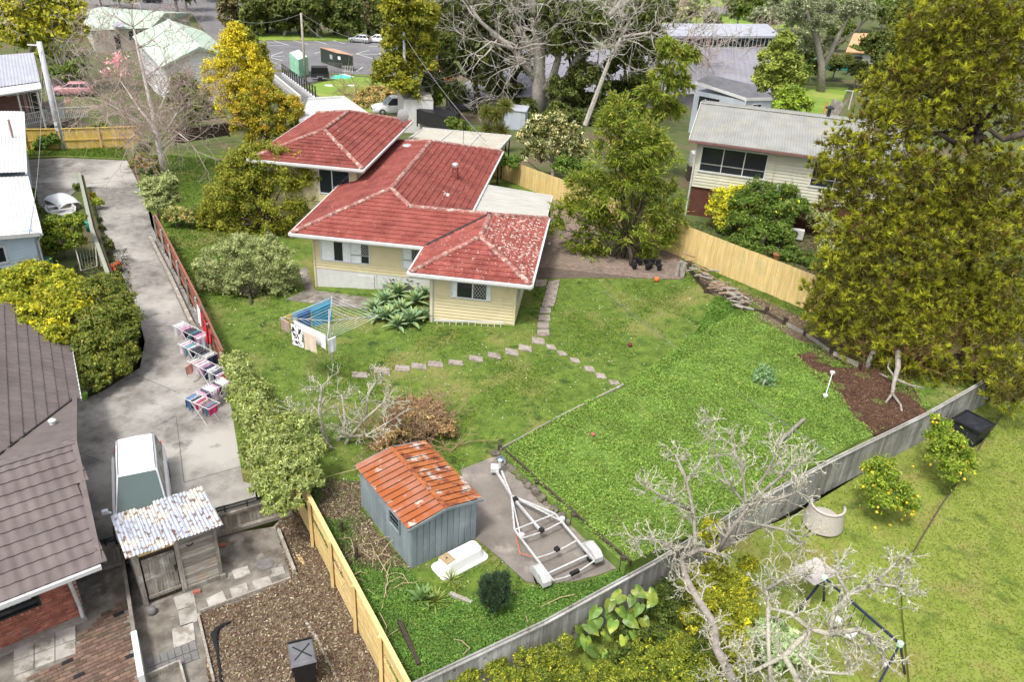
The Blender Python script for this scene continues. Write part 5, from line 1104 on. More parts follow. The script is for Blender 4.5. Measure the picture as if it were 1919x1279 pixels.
# ================================================================== VEHICLES
M_CARW = mk('white_car_paint', (.74, .74, .75), (.78, .78, .79), 1, .22, spec=.5); M_CARS = mk('silver_car_paint', (.42, .44, .46), (.46, .48, .5), 1, .28, metal=.4)
M_CARP = mk('faded_pink_car_paint', (.45, .20, .22), (.52, .28, .29), 1, .4); M_CARD = mk('dark_car_paint', (.02, .02, .025), (.03, .03, .035), 1, .3)
WSCR = glassmat('windscreen_glass', (.055, .085, .08), .05); M_RED = mk('red_lens', (.35, .02, .02), (.4, .03, .03), 2, .3); M_LENS = mk('clear_lens', (.5, .52, .54), (.6, .62, .64), 2, .2)
def car(name, label, loc, rz, paint, L=4.5, W=1.75, Hh=1.55, mpv=True, group=None, cat='car', tray=False):
    root = thing(name, label, cat, loc, rz, group)
    st = [(-.5, .90, .80), (-.485, .95, .88), (-.42, 1.0, .95), (-.2, 1.0, .97), (.1, 1.0, .96), (.27, .98, .93), (.40, .92, .83), (.47, .82, .70), (.5, .70, .58)]
    m = MB(); n = 10
    for x, wf, zt in st:
        w = W/2*wf; m.v += [(x*L, -w*.9, .24), (x*L, -w, .42), (x*L, -w, .62), (x*L, -w*.975, zt-.08), (x*L, -w*.88, zt), (x*L, w*.88, zt), (x*L, w*.975, zt-.08), (x*L, w, .62), (x*L, w, .42), (x*L, w*.9, .24)]
    for i in range(len(st)-1):
        for k in range(n): k2 = (k+1) % n; m.f.append((i*n+k, (i+1)*n+k, (i+1)*n+k2, i*n+k2))
    m.f.append(tuple(range(n))); m.f.append(tuple(range((len(st)-1)*n, len(st)*n))[::-1])
    body = m.build('body', paint, root, smooth=True, fix=True, bevel=.02)
    zb = .93; wb, wr = W/2*.87, W/2*.70
    if tray: cab = [(-.10, zb), (-.06, Hh), (.10, Hh), (.26, zb-.02)]
    elif mpv: cab = [(-.49, zb), (-.44, Hh-.02), (.02, Hh), (.30, zb-.02)]
    else: cab = [(-.47, zb), (-.36, Hh-.03), (.03, Hh), (.25, zb-.02)]
    m = MB(); K = 7
    xs = [cab[1][0]+(cab[2][0]-cab[1][0])*i/K for i in range(K+1)]
    rings = [(cab[0][0], cab[0][1], wb, 0)]+[(x, cab[1][1]+(cab[2][1]-cab[1][1])*i/K+.03*math.sin(math.pi*i/K), wr*(1-.05*abs(i/K-.5)), 1) for i, x in enumerate(xs)]+[(cab[3][0], cab[3][1], wb, 0)]
    for x, z, w, t in rings:
        wl_ = wb if t else w
        bz = zb-.02; m.v += [(x*L, -wb, bz), (x*L, -w*(1 if t else 1), z-.03 if t else z), (x*L, -w*.86, z), (x*L, 0, z+(.025 if t else 0)), (x*L, w*.86, z), (x*L, w, z-.03 if t else z), (x*L, wb, bz)]
    for i in range(len(rings)-1):
        for k in range(6): m.f.append((i*7+k, (i+1)*7+k, (i+1)*7+k+1, i*7+k+1))
    m.f.append(tuple(range(7))); m.f.append(tuple(range((len(rings)-1)*7, len(rings)*7))[::-1])
    m.build('cabin', paint, root, smooth=True, fix=True, bevel=.05)
    def pane(nm, q, mat, off):
        q = [Vector(p) for p in q]; nz = (q[1]-q[0]).cross(q[3]-q[0]).normalized(); cen = sum(q, Vector())/4
        if nz.dot(cen-Vector((0, 0, .9))) < 0: nz = -nz
        mm = MB(); qq = [cen+(p-cen)*.93+nz*off for p in q]; mm.add(qq, [(0, 1, 2, 3)]); return mm.build(nm, mat, root)
    pane('windscreen', [(cab[3][0]*L-.02, -wb, zb), (cab[3][0]*L-.02, wb, zb), (cab[2][0]*L+.02, wr*.98, Hh-.02), (cab[2][0]*L+.02, -wr*.98, Hh-.02)], WSCR, .045)
    pane('rear_window', [(cab[0][0]*L, -wb, zb), (cab[0][0]*L, wb, zb), (cab[1][0]*L, wr, Hh-.05), (cab[1][0]*L, -wr, Hh-.05)], DGLASS, .012)
    nw_ = 1 if tray else 3
    for s in (-1, 1):
        xa, xb_ = cab[0][0]*L+.08, cab[3][0]*L-.05; ta, tb = cab[1][0]*L, cab[2][0]*L
        for i in range(nw_):
            u0, u1 = i/nw_+.01, (i+1)/nw_-.01
            pane('side_window', [(xa+(xb_-xa)*u0, s*wb, zb), (xa+(xb_-xa)*u1, s*wb, zb), (ta+(tb-ta)*u1, s*wr, Hh-.06), (ta+(tb-ta)*u0, s*wr, Hh-.06)], DGLASS, .014)
        mm = MB(); mm.tube([(cab[3][0]*L-.25, s*(W/2-.02), .98), (cab[3][0]*L-.28, s*(W/2+.14), 1.03)], .05, 6); mm.box(cab[3][0]*L-.36, cab[3][0]*L-.22, min(s*(W/2+.06), s*(W/2+.26)), max(s*(W/2+.06), s*(W/2+.26)), .97, 1.12); mm.build('wing_mirror', paint, root, bevel=.03)
        mm = MB(); mm.box(L*.455, L*.492, min(s*W*.25, s*W*.41), max(s*W*.25, s*W*.41), .6, .74); mm.build('headlight', M_LENS, root)
        mm = MB(); mm.box(-L*.5-.012, -L*.47, min(s*W*.3, s*W*.44), max(s*W*.3, s*W*.44), .7, 1.0); mm.build('tail_light', M_RED, root)
        if mpv and not tray:
            mm = MB(); mm.tube([(x*L, s*wr*.9, cab[1][1]+.045+.02*math.sin(math.pi*(x-cab[1][0])/(cab[2][0]-cab[1][0]))) for x in xs], .012, 4); mm.build('roof_rail', BLACKP, root)
        for x in (-.31, .31):
            mm = MB(); yy = s*(W/2-.09); o = len(mm.v)
            prof = [(.2, -.1), (.31, -.1), (.325, -.06), (.325, .06), (.31, .1), (.2, .1)]
            for r_, t_ in prof:
                for k in range(16): mm.v.append((x*L+r_*math.cos(k*math.pi/8), yy+t_, .325+r_*math.sin(k*math.pi/8)))
            for i in range(5):
                for k in range(16): mm.f.append((i*16+k, i*16+(k+1) % 16, (i+1)*16+(k+1) % 16, (i+1)*16+k))
            wh_ = mm.build('wheel', RUBBER, root, smooth=True, fix=True)
            mm = MB()
            for k in range(5):
                t = k*2*math.pi/5; mm.beam((x*L, yy+s*.07, .325), (x*L+.2*math.cos(t), yy+s*.075, .325+.2*math.sin(t)), .05, .03)
            for k in range(16): t0, t1 = k*math.pi/8, (k+1)*math.pi/8; mm.beam((x*L+.2*math.cos(t0), yy+s*.07, .325+.2*math.sin(t0)), (x*L+.2*math.cos(t1), yy+s*.07, .325+.2*math.sin(t1)), .03, .03)
            mm.build('rim', GALV, wh_)
    mm = MB(); mm.box(L*.485, L*.503, -W*.24, W*.24, .42, .6); mm.build('grille', BLACKP, root)
    mm = MB(); mm.box(-L*.5-.02, -L*.49, -.24, .24, .55, .66); mm.build('number_plate', WHITE, root)
    mm = MB(); mm.tube([(cab[3][0]*L+.03, -.5, zb+.03), (cab[3][0]*L-.12, .1, zb+.1)], .012, 4); mm.tube([(cab[3][0]*L+.03, .1, zb+.03), (cab[3][0]*L-.12, .6, zb+.1)], .012, 4); mm.build('wiper', BLACKP, root)
    if tray:
        mm = MB(); mm.box(-.485*L, -.115*L, -W/2*.86, W/2*.86, .955, .985); mm.build('tray_liner', BLACKP, root)
    return root
ra, rb = g(252, 800, DRV+1.5), g(258, 897, DRV+1.5); fdir = rb-ra; crz = math.atan2(fdir.y, fdir.x)
fd = Vector((math.cos(crz), math.sin(crz), 0)); cc = rb-fd*(.02*4.45+.2)
car('parked_car', 'white people mover with roof rails on the driveway behind the timber shed', (cc.x, cc.y, DRV), crz, M_CARW, 4.65, 1.80, 1.62)
tA = g(674, 79.5); car('parked_car', 'silver hatchback on the left in the far car park', tA, rad(172), M_CARS, 4.0, 1.7, 1.5, False, 'hatchbacks in the car park')
tB = g(706, 79.5); car('parked_car', 'white hatchback right of the silver one in the far car park', tB, rad(172), M_CARW, 4.0, 1.7, 1.5, False, 'hatchbacks in the car park')
car('parked_car', 'faded pink car with dark rear window behind the deck by the grey fence', g(136, 178), rad(200), M_CARP, 4.2, 1.7, 1.4, False)
car('parked_car', 'dark car on the street above the mint green roof', g(286, 5), rad(185), M_CARD, 4.2, 1.7, 1.45, False)
car('utility_truck', 'white utility truck with open black tray beside the flat-roofed shed', g(742, 212, -1.6), rad(200), M_CARW, 4.9, 1.8, 1.7, False, None, 'ute', True)
# ---- covered box trailer beside the container
ct = thing('box_trailer', 'black covered trailer parked beside the mint container', 'trailer', g(600, 150), rad(15)); 
m = MB(); m.box(-1.3, 1.3, -.8, .8, .5, 1.0); m.build('tub', M_DARKMETAL, ct, bevel=.03)
for k in range(4): blk('stacked_cover', BLACKP, ct, (0, 0, 1.1+k*.24), (2.5-.06*k, 1.6, .2))
for s in (-1, 1):
    m = MB(); m.lathe([(.12, -.1), (.3, -.1), (.3, .1), (.12, .1)], 14); o = m.build('wheel', RUBBER, ct); o.rotation_euler = (rad(90), 0, 0); o.location = (0, s*.92, .3); bar('mudguard', GALV, ct, (-.45, s*.92, .66), (.45, s*.92, .66), .24, .04)
bar('drawbar', GALV, ct, (1.3, -.5, .5), (2.4, 0, .5), .07); bar('drawbar', GALV, ct, (1.3, .5, .5), (2.4, 0, .5), .07)
# junk beside it
M_PANEL = mk('pale_sheet_metal', (.55, .57, .6), (.64, .66, .68), 3, .5)
for i, (a, b, lab) in enumerate((((614, 160), (640, 174), 'long pale metal sheet lying on the grass by the pole'), ((657, 160), (676, 168), 'short grey metal sheet lying on the grass by the branches'), ((640, 140), (668, 146), 'white slatted panel lying beside the teal tarp'))):
    p, q = g(*a), g(*b); t = thing('metal_sheet', lab, 'panel', p, math.atan2((q-p).y, (q-p).x)); L_ = (q-p).length; m = MB(); corr(m, (0, .5, .12), (L_, .5, .12), (L_, -.5, .12), (0, -.5, .12), .3, .02); m.build('sheet', M_PANEL, t)
    for k in range(3): blk('bearer', DARKWOOD, t, (L_*(.15+.35*k), 0, .05), (.1, 1.0, .08))
tp = thing('tarpaulin', 'crumpled teal tarpaulin on the grass beside the trailer', 'tarp', g(640, 146)); m = MB(); m.grid(lambda u, v: ((u-.5)*3, (v-.5)*2.2, .45*max(0, math.sin(u*math.pi)*math.sin(v*math.pi))+.12*math.sin(u*19+v*7)*math.sin(v*13)), 12, 10); m.build('sheet', mk('teal_tarp', (.05, .42, .33), (.1, .55, .44), 2, .6), tp)
wf = thing('picket_panel', 'short white picket panel leaning against the dark green hut', 'panel', g(642, 136), rad(10)); bar('rail', WHITE, wf, (0, 0, .9), (1.6, 0, .9), .06); bar('rail', WHITE, wf, (0, 0, .2), (1.6, 0, .2), .06)
for i in range(7): bar('picket', WHITE, wf, (i*.26, 0, 0), (i*.26, .1, 1.1), .07)
bp = thing('bamboo_screen', 'brown timber screen between the container and the green hut', 'fence', g(604, 135), rad(8))
for i in range(16): bar('slat', OLDWOOD, bp, (i*.2, 0, 0), (i*.2, 0, 1.5+RND.uniform(-.05, .05)), .17, .03)

# ================================================================== POLES AND WIRES
M_POLE = mk('concrete_pole', (.42, .43, .44), (.52, .53, .54), 2, .8); M_WPOLE = mk('timber_pole', (.30, .27, .23), (.4, .36, .31), 2, .9, stretch=(4, 4, .5))
def top_z(b, py):
    lo, hi = b.z, b.z+25
    for _ in range(50):
        mid = (lo+hi)/2; d = np.array([b.x, b.y, mid-CAM_H]); y = 639.5-CAM_F*(d@AX[1])/(d@AX[2])
        if y > py: lo = mid
        else: hi = mid
    return lo
def pole(label, base, topy, mat, r=.14, arm=None):
    b = g(*base) if len(base) == 2 else g(*base); h = top_z(b, topy)-b.z
    t = thing('utility_pole', label, 'pole', b); m = MB(); m.tube([(0, 0, -.3), (0, 0, h)], [r, r*.68], 9); m.build('shaft', mat, t, smooth=True)
    if arm:
        for (x0, x1, z, w) in arm: bar('cross_arm', GALV if w < .08 else WHITE, t, (x0, 0, h-z), (x1, 0, h-z), w)
    return t, b+Vector((0, 0, h))
pL, tL = pole('tall grey concrete utility pole in front of the yellow fence', (118, 280, DRV), 78, M_POLE, .26, [(-.9, .1, .25, .09)])
blk('transformer_tag', WHITE, pL, (.0, -.2, 2.0), (.22, .08, .25)); blk('transformer_tag', WHITE, pL, (0, -.21, 1.6), (.22, .06, .2)); bar('cable_guard', M_POLE, pL, (.25, 0, 0), (.25, 0, 4.8), .08)
p2, t2 = pole('timber utility pole beside the mint container', (573, 154), 24, M_WPOLE, .2, [(-.1, .2, .1, .06)])
p3_, t3_ = pole('white concrete utility pole beside the flat-roofed shed', (759, 222, -1.2), 60, M_POLE, .2, [(-.3, .3, .3, .07)])
p4_, t4_ = pole('thin bare pole rising above the tree line left of centre', (449, 60), -5, M_WPOLE, .2)
M_WIRE = mk('overhead_cable', (.16, .16, .16), (.22, .22, .22), 5, .7)
def wire(label, a, b, sag, r=.018):
    m = MB(); a, b = Vector(a), Vector(b); m.tube([a.lerp(b, i/14)-wz*sag*4*(i/14)*(1-i/14) for i in range(15)], r, 4); tag(m.build('power_line', M_WIRE), label, 'cable')
wire('overhead cable from the white pole down to the carport roof', t3_-wz*.3, huv(-8.2, 55, 3.4), .4, .022)
wire('overhead cable from the timber pole toward the far trees on the right', t2, at(735, 78, 118), 1.2, .03); wire('second overhead cable from the timber pole toward the far trees', t2-wz*.7, at(640, 77, 112), 1.0, .03)
wire('overhead cable from the timber pole toward the far trees on the left', t2-wz*.1, at(400, 22, 150), 1.5, .03); wire('overhead cable from the grey pole over the left driveway', tL-wz*.6, g(55, 437, 3.0), 1.0)
wire('thin green cord stretched across the lawn toward the fence', g(1128, 543, .75), g(1575, 862, 1.0), .25, .012)

# ================================================================== YARD THINGS
# ---- boat trailer
M_TRW = mk('worn_white_steel', (.38, .38, .37), (.50, .50, .49), 5, .55, c3=(.40, .36, .32), s3=4, t3=(.6, .72))
bt_ = thing('boat_trailer', 'empty white boat trailer on the concrete slab beside the rusty shed', 'trailer', g(1000, 985))
LTb = Lc(bt_); zt_ = .48
tq = lambda px, py, z=zt_: LTb(g(px, py, z))
jn, nose = tq(958, 930), tq(926, 878)
fl_, fr2 = tq(964, 994), tq(1040, 964); rl, rr_ = tq(1036, 1089), tq(1114, 1052)
m = MB()
for a, b in ((jn, fl_), (jn, fr2), (fl_, rl), (fr2, rr_)): m.beam(a, b, .055, .07)
m.build('chassis', M_TRW, bt_)
bar('drawbar', M_TRW, bt_, nose, jn, .08, .1); bar('winch_post_brace', M_TRW, bt_, tq(940, 884, .75), jn, .06)
def lerp(a, b, t): return a.lerp(b, t)
for nm, t, sag in (('cross_member', .0, 0), ('cross_member', .18, -.07), ('cross_member', .58, -.07), ('rear_beam', 1.0, -.12)):
    a, b = lerp(fl_, rl, t), lerp(fr2, rr_, t); m = MB(); m.tube([a, a.lerp(b, .3)+wz*sag, a.lerp(b, .5)+wz*sag*1.2, a.lerp(b, .7)+wz*sag, b], .028, 6); m.build(nm, M_TRW, bt_)
for s, (a, b) in enumerate(((jn, fl_.lerp(rl, .18)), (jn, fr2.lerp(rr_, .18)))): bar('inner_brace', M_TRW, bt_, a+wz*.02, b+wz*.02, .04)
keel = fl_.lerp(rl, .18).lerp(fr2.lerp(rr_, .18), .5)-wz*.07; bar('keel_beam', M_TRW, bt_, jn.lerp(keel, .12), keel, .07, .09)
for p in (jn.lerp(keel, .14), keel, fl_.lerp(rl, .58).lerp(fr2.lerp(rr_, .58), .5)-wz*.06): blk('keel_roller', BLACKP, bt_, p+wz*.07, (.14, .14, .12), (0, 0, .7))
a, b = rl.lerp(rr_, .42), rl.lerp(rr_, .62); bar('rear_roller', BLACKP, bt_, a-wz*.1, b-wz*.1, .11)
ax0, ax1 = fl_.lerp(rl, .83), fr2.lerp(rr_, .83); axd = (ax1-ax0).normalized(); fwd = (fl_-rl).normalized(); bar('axle', M_TRW, bt_, ax0-axd*.2-wz*.15, ax1+axd*.2-wz*.15, .06)
for s, c in ((-1, ax0-axd*.2), (1, ax1+axd*.2)):
    mm = MB(); cz = T(c.x+bt_.location.x, c.y+bt_.location.y)-bt_.location.z+.31
    rzw = math.atan2(fwd.y, fwd.x); mm.lathe([(.12, -.09), (.29, -.09), (.3, .0), (.29, .09), (.12, .09)], 18); w_ = mm.build('wheel', RUBBER, bt_, smooth=True, fix=True)
    w_.matrix_basis = Matrix.Translation((c.x, c.y, cz)) @ Matrix.Rotation(rzw, 4, 'Z') @ Matrix.Rotation(rad(90), 4, 'X')
    mm = MB(); mm.lathe([(.02, -.1), (.14, -.095), (.15, .095), (.02, .1)], 10); r_ = mm.build('rim', GALV, w_)
    mm = MB(); prof = [(-.42, .34), (-.40, .50), (-.22, .64), (.22, .64), (.40, .50), (.44, .32)]
    for y in (-.15, .15):
        for x, z in prof: mm.v.append((x, y, z))
    for i in range(5): mm.f.append((i, i+1, i+7, i+6))
    mm.f.append((0, 6, 7, 8, 9, 10, 11, 5, 4, 3, 2, 1)[:0] or (6, 7, 8, 9, 10, 11)); gd_ = mm.build('mudguard', M_TRW, bt_)
    gd_.matrix_basis = Matrix.Translation((c.x, c.y, cz-.31)) @ Matrix.Rotation(rzw, 4, 'Z')
for p in (fl_.lerp(rl, .12), fr2.lerp(rr_, .12)):
    mm = MB(); mm.lathe([(.03, -.1), (.09, -.08), (.09, .08), (.03, .1)], 8, p+Vector((.1, .02, -.02))); mm.build('side_roller', WHITE, bt_)
m = MB(); m.lathe([(.05, 0), (.06, .3), (.09, .34), (.02, .4)], 8, nose+Vector((.2, -.15, .15))); m.box(nose.x-.12, nose.x+.18, nose.y-.2, nose.y+.1, nose.z-.05, nose.z+.12); m.build('coupling', OFFWHITE, bt_)
m = MB(); c = nose+Vector((.22, .05, .35)); m.tube([c-Vector((.12, 0, 0)), c+Vector((.12, 0, 0))], .09, 10); m.build('winch_drum', mk('winch_blue', (.05, .12, .22), (.08, .18, .3), 6), bt_)
m = MB(); m.tube([jn.lerp(fl_, .6), jn.lerp(fl_, .6)-wz*.25, fl_.lerp(rl, .35)-wz*.3+Vector((-.2, 0, 0)), fl_.lerp(rl, .5)-wz*.1], .015, 5); m.build('orange_cable', mk('orange_cable', (.55, .12, .05), (.6, .18, .08), 5), bt_)
# ---- upturned bath
bh = thing('upturned_bath', 'white upturned bath with a tan board patch against the steel shed', 'bath', g(862, 1055, .0), rad(40)); 
m = MB(); prof = [(-.86, -.40, .0), (.86, .40, .0)]
def rr4(L, W, z, k=5, r=.18):
    pts = []
    for cx, cy, a0 in ((L/2-r, W/2-r, 0), (-L/2+r, W/2-r, 90), (-L/2+r, -W/2+r, 180), (L/2-r, -W/2+r, 270)):
        for i in range(k): t = rad(a0+90*i/(k-1)); pts.append((cx+r*math.cos(t), cy+r*math.sin(t), z))
    return pts
rg = [rr4(1.78, .82, 0), rr4(1.78, .82, .05), rr4(1.56, .64, .09), rr4(1.42, .52, .40, r=.16), rr4(1.34, .44, .44, r=.14)]
for r_ in rg: m.v += r_
nr = len(rg[0])
for i in range(len(rg)-1):
    for k in range(nr): m.f.append((i*nr+k, i*nr+(k+1) % nr, (i+1)*nr+(k+1) % nr, (i+1)*nr+k))
m.f.append(tuple(range(4*nr, 5*nr))); m.build('tub', mk('bath_enamel', (.74, .74, .73), (.8, .8, .79), 2, .3, c3=(.6, .57, .5), s3=5, t3=(.62, .8)), bh, fix=True)
blk('board_patch', mk('tan_board', (.30, .22, .12), (.38, .29, .17), 9, .9), bh, (-.5, 0, .452), (.36, .42, .018), (0, 0, .1)); m = MB(); m.lathe([(.03, 0), (.03, .01)], 8, (-.5, .02, .462)); m.build('drain_hole', BLACKP, bh)
# ---- rotary clothes line
rc = thing('rotary_clothes_line', 'grey rotary clothes line frame standing on the lawn before the house', 'clothes line', g(624, 694)); 
hz = top_z(rc.location, 580)-rc.location.z; LRc = Lc(rc)
m = MB(); m.tube([(0, 0, -.1), (0, 0, hz)], .032, 8); m.build('mast', GALV, rc); hub = Vector((0, 0, hz-.55))
armz = rc.location.z+hz-.35
tips = [g(528, 629, armz), g(719, 625, armz)]; tips = [LRc(t) for t in tips]; aL = tips[0]; aR = tips[1]; half = (aR-aL).length/2
ad = (aR-aL).normalized(); pdn = Vector((-ad.y, ad.x, 0)); back, front = pdn*half*.95+wz*(hz-.35), -pdn*half*.98+wz*(hz-.35)
aL, aR = -ad*half+wz*(hz-.35), ad*half+wz*(hz-.35)
for t in (aL, aR, back, front): bar('arm', GALV, rc, hub, t, .03); bar('arm_strut', GALV, rc, (0, 0, hz), hub.lerp(t, .45), .018)
m = MB()
for k in range(2, 9):
    q = [hub.lerp(t, k/8) for t in (aL, back, aR, front)]
    for a, b in zip(q, q[1:]+q[:1]): m.tube([a, a.lerp(b, .5)-wz*.04, b], .006, 3)
m.build('line', M_PANEL, rc)
def cloth(name, label, cat, a, b, drop, mat, base=None, fold=.03, n=10, over=.06, group=None, back=.0):
    """cloth pegged over a line a-b, hanging down by drop with soft folds; a thing of its own"""
    a, b = Vector(a), Vector(b); d = (b-a).normalized(); nn = Vector((-d.y, d.x, 0)); m = MB(); k = 5
    ph = RND.uniform(0, 6)
    def fn(u, v):
        z = v*(drop+over)
        if z < over: return a.lerp(b, u)+nn*(.012)*(1)-wz*(over-z)*1.0
        zz = z-over; return a.lerp(b, u)-nn*(.012+fold*math.sin(u*n+ph)*zz/drop)-wz*zz*(1+.03*math.sin(u*5+ph))
    m.grid(fn, 14, k*2); o = m.build(name, mat, smooth=True); return tag(o, label, cat, group)
def cmat(n, c, c2=None, **k): return mk(n, c, c2 or tuple(x*1.15 for x in c), k.pop('scale', 4), .9, **k)
W_ = lambda p: rc.location+p
inner = lambda t, k: hub.lerp(t, k)
Lb = lambda k, s: W_(inner(aL, k).lerp(inner(back, k), s)); Lf = lambda k, s: W_(inner(aL, k).lerp(inner(front, k), s))
cT = cmat('turquoise_towel', (.04, .30, .50)); cB = cmat('navy_towel', (.02, .10, .30)); cY = cmat('yellow_towel', (.55, .40, .05)); cLb = cmat('pale_blue_cloth', (.30, .52, .62)); cW = cmat('white_sheet', (.70, .71, .74)); cBe = cmat('beige_towel', (.55, .45, .36)); cTa = cmat('taupe_towel', (.30, .22, .18)); cWh = cmat('white_cotton', (.72, .72, .73))
cow = mk('black_blotched_cloth', (.70, .70, .70), (.75, .75, .75), 3, .9, c3=(.02, .02, .02), s3=7, t3=(.52, .54))
cloth('towel', 'turquoise striped towel on the back of the rotary line beside the mast', 'towel', Lb(.85, .52), Lb(.85, .98), .95, cT); cloth('towel', 'navy blue towel next to the turquoise towel on the rotary line', 'towel', Lb(.85, .2), Lb(.85, .5), .85, cB)
cloth('towel', 'small yellow towel at the left tip of the rotary line', 'towel', Lb(.98, .02), Lb(.98, .2), .6, cY); cloth('sheet', 'pale blue and white sheet behind the towels on the rotary line', 'sheet', Lb(.98, .2), Lb(.98, .97), .28, cLb, fold=.01)
cloth('sheet', 'long white sheet along the front left side of the rotary line', 'sheet', Lf(.8, .1), Lf(.8, .95), .65, cW); cloth('towel', 'taupe towel at the left tip of the rotary line', 'towel', Lf(1, .02), Lf(1, .2), .55, cTa); cloth('tablecloth', 'black blotched white cloth on the front of the rotary line', 'cloth', Lf(1, .24), Lf(1, .48), .98, cow)
cloth('towel', 'beige towel on the front of the rotary line near the mast', 'towel', Lf(1, .52), Lf(1, .76), .92, cBe); cloth('shirt', 'white cloth at the front corner of the rotary line right of the mast', 'cloth', W_(inner(front, .98)), W_(inner(front, .98).lerp(inner(aR, .98), .16)), .7, cWh)
# ---- drying racks on the driveway
def rack(label, c, rz, Ln=1.5, Wd=.55, h=.9):
    t = thing('drying_rack', label, 'drying rack', c, rz, 'laundry racks on the driveway')
    for s in (-1, 1):
        bar('top_rail', WHITE, t, (-Ln/2, s*Wd/2, h), (Ln/2, s*Wd/2, h), .02)
        for e in (-1, 1): bar('leg', WHITE, t, (e*.35, s*Wd/2, h), (-e*.45, s*Wd/2, 0), .02)
    for e in (-1, 1): bar('wing_rail', WHITE, t, (e*Ln/2, -Wd/2, h), (e*Ln/2, Wd/2, h), .02)
    for i in range(11): x = -Ln/2+Ln*(i+.5)/11; bar('rod', GALV, t, (x, -Wd/2, h), (x, Wd/2, h), .008)
    return t
palc = [(.70, .70, .72), (.72, .55, .62), (.03, .04, .09), (.60, .30, .45), (.10, .35, .42), (.72, .72, .70), (.05, .05, .06), (.45, .55, .65), (.62, .05, .18), (.70, .60, .55), (.25, .18, .16), (.12, .22, .4)]
cm_ = [cmat('garment_%s' % n, c) for n, c in zip(('white', 'pale_pink', 'navy', 'rose', 'teal', 'cream', 'black', 'sky', 'crimson', 'blush', 'brown', 'denim'), palc)]
nmc = ['white', 'pale pink', 'navy', 'rose', 'teal', 'cream', 'black', 'sky blue', 'crimson', 'blush', 'brown', 'denim']
rks = [('topmost drying rack with striped washing nearest the timber edging', (332, 606), (382, 632), [(.0, 0), (1, 3), (2, 6), (4, 2), (3, 1)], (7, 'light blue towel on the right end of the topmost drying rack')),
       ('second drying rack from the top with navy and white washing', (342, 640), (398, 668), [(0, 1), (4, 5), (2, 6), (6, 2), (5, 0)], (2, 'navy jumper on the right end of the second drying rack')),
       ('middle drying rack with salmon towel and pink washing', (360, 672), (420, 702), [(0, 9), (1, 0), (3, 2), (0, 5), (2, 1)], (8, 'crimson top on the right end of the middle drying rack')),
       ('fourth drying rack with white and salmon washing by the pale hedge', (420, 712), (378, 736), [(0, 0), (5, 6), (3, 0), (0, 1), (2, 3)], (9, 'salmon towel on the upper end of the fourth drying rack')),
       ('lowest drying rack with blue jeans hanging over its left end', (356, 742), (402, 762), [(11, 7), (6, 0), (8, 9), (10, 3), (4, 8)], (11, 'blue jeans on the left end of the lowest drying rack'))]
for i, (lab, pa, pb, seq, endc) in enumerate(rks):
    a, b = g(*pa, DRV+.9), g(*pb, DRV+.9); a.z = b.z = DRV; c = (a+b)/2; d = b-a; Ln = max(1.3, min(2.0, d.length)); rz = math.atan2(d.y, d.x); t = rack(lab, c, rz, Ln)
    fw_ = Vector((math.cos(rz), math.sin(rz), 0)); sd_ = Vector((-fw_.y, fw_.x, 0)); top = DRV+.9
    k = 0
    for (ci, cj) in seq:
        for cq in (ci, cj):
            cq = int(cq); x = -Ln/2+Ln*(k+.6)/10.5; p = c+fw_*x; p.z = top+.012; wid = RND.uniform(.46, .56)
            cloth('garment', '%s garment %s on the %s' % (nmc[cq], ('leftmost', 'second from the left', 'third from the left', 'fourth from the left', 'left of the middle', 'right of the middle', 'fourth from the right', 'third from the right', 'second from the right', 'rightmost')[k], ('topmost drying rack', 'second drying rack', 'middle drying rack', 'fourth drying rack', 'lowest drying rack')[i]), 'garment', p-sd_*wid/2, p+sd_*wid/2, RND.uniform(.3, .66), cm_[cq], fold=.03, over=.15)
            k += 1
    e = 1 if i in (0, 1, 2) else -1
    p = c+fw_*(e*Ln/2); p.z = top+.015; cloth('towel' if 'towel' in endc[1] else 'jumper' if 'jumper' in endc[1] else 'jeans' if 'jeans' in endc[1] else 'top', endc[1], 'garment', p-sd_*.26, p+sd_*.26, .5, cm_[endc[0]] if 'salmon' not in endc[1] else cmat('salmon', (.66, .33, .27)), fold=.05)
p = g(362, 684, DRV+.9); cloth('towel', 'salmon towel on the left end of the middle drying rack', 'towel', p+Vector((-.1, .25, .02)), p+Vector((-.25, -.25, .02)), .5, cmat('salmon_towel', (.66, .33, .27)), fold=.05)
# clothes over the red-brown fence
cR = cmat('red_shirt', (.55, .02, .03)); p0, p1 = Vector((-15.0, 33.4, DRV+.35+1.36)), Vector((-12.1, 28.55, DRV+.35+1.36)); nF = Vector((-(p1-p0).y, (p1-p0).x, 0)).normalized(); nF = nF if nF.x < 0 else -nF
for t0, t1, dr, mt, nm, lab in ((.16, .28, .95, cWh, 'shirt', 'white shirt draped over the red-brown fence'), (.3, .4, .85, cR, 'shirt', 'red shirt draped over the fence beside the white one'), (.44, .54, 1.1, cR, 'shirt', 'long red garment in the middle of the red-brown fence'), (.62, .72, .6, cmat('scarlet_top', (.62, .03, .03)), 'shirt', 'short scarlet top lowest on the red-brown fence'), (.4, .44, .5, cm_[6], 'cap', 'black cloth between red garments on the fence')):
    cloth(nm, lab, 'garment', p1.lerp(p0, 1-t0)+nF*.13, p1.lerp(p0, 1-t1)+nF*.13, dr, mt, fold=.05)
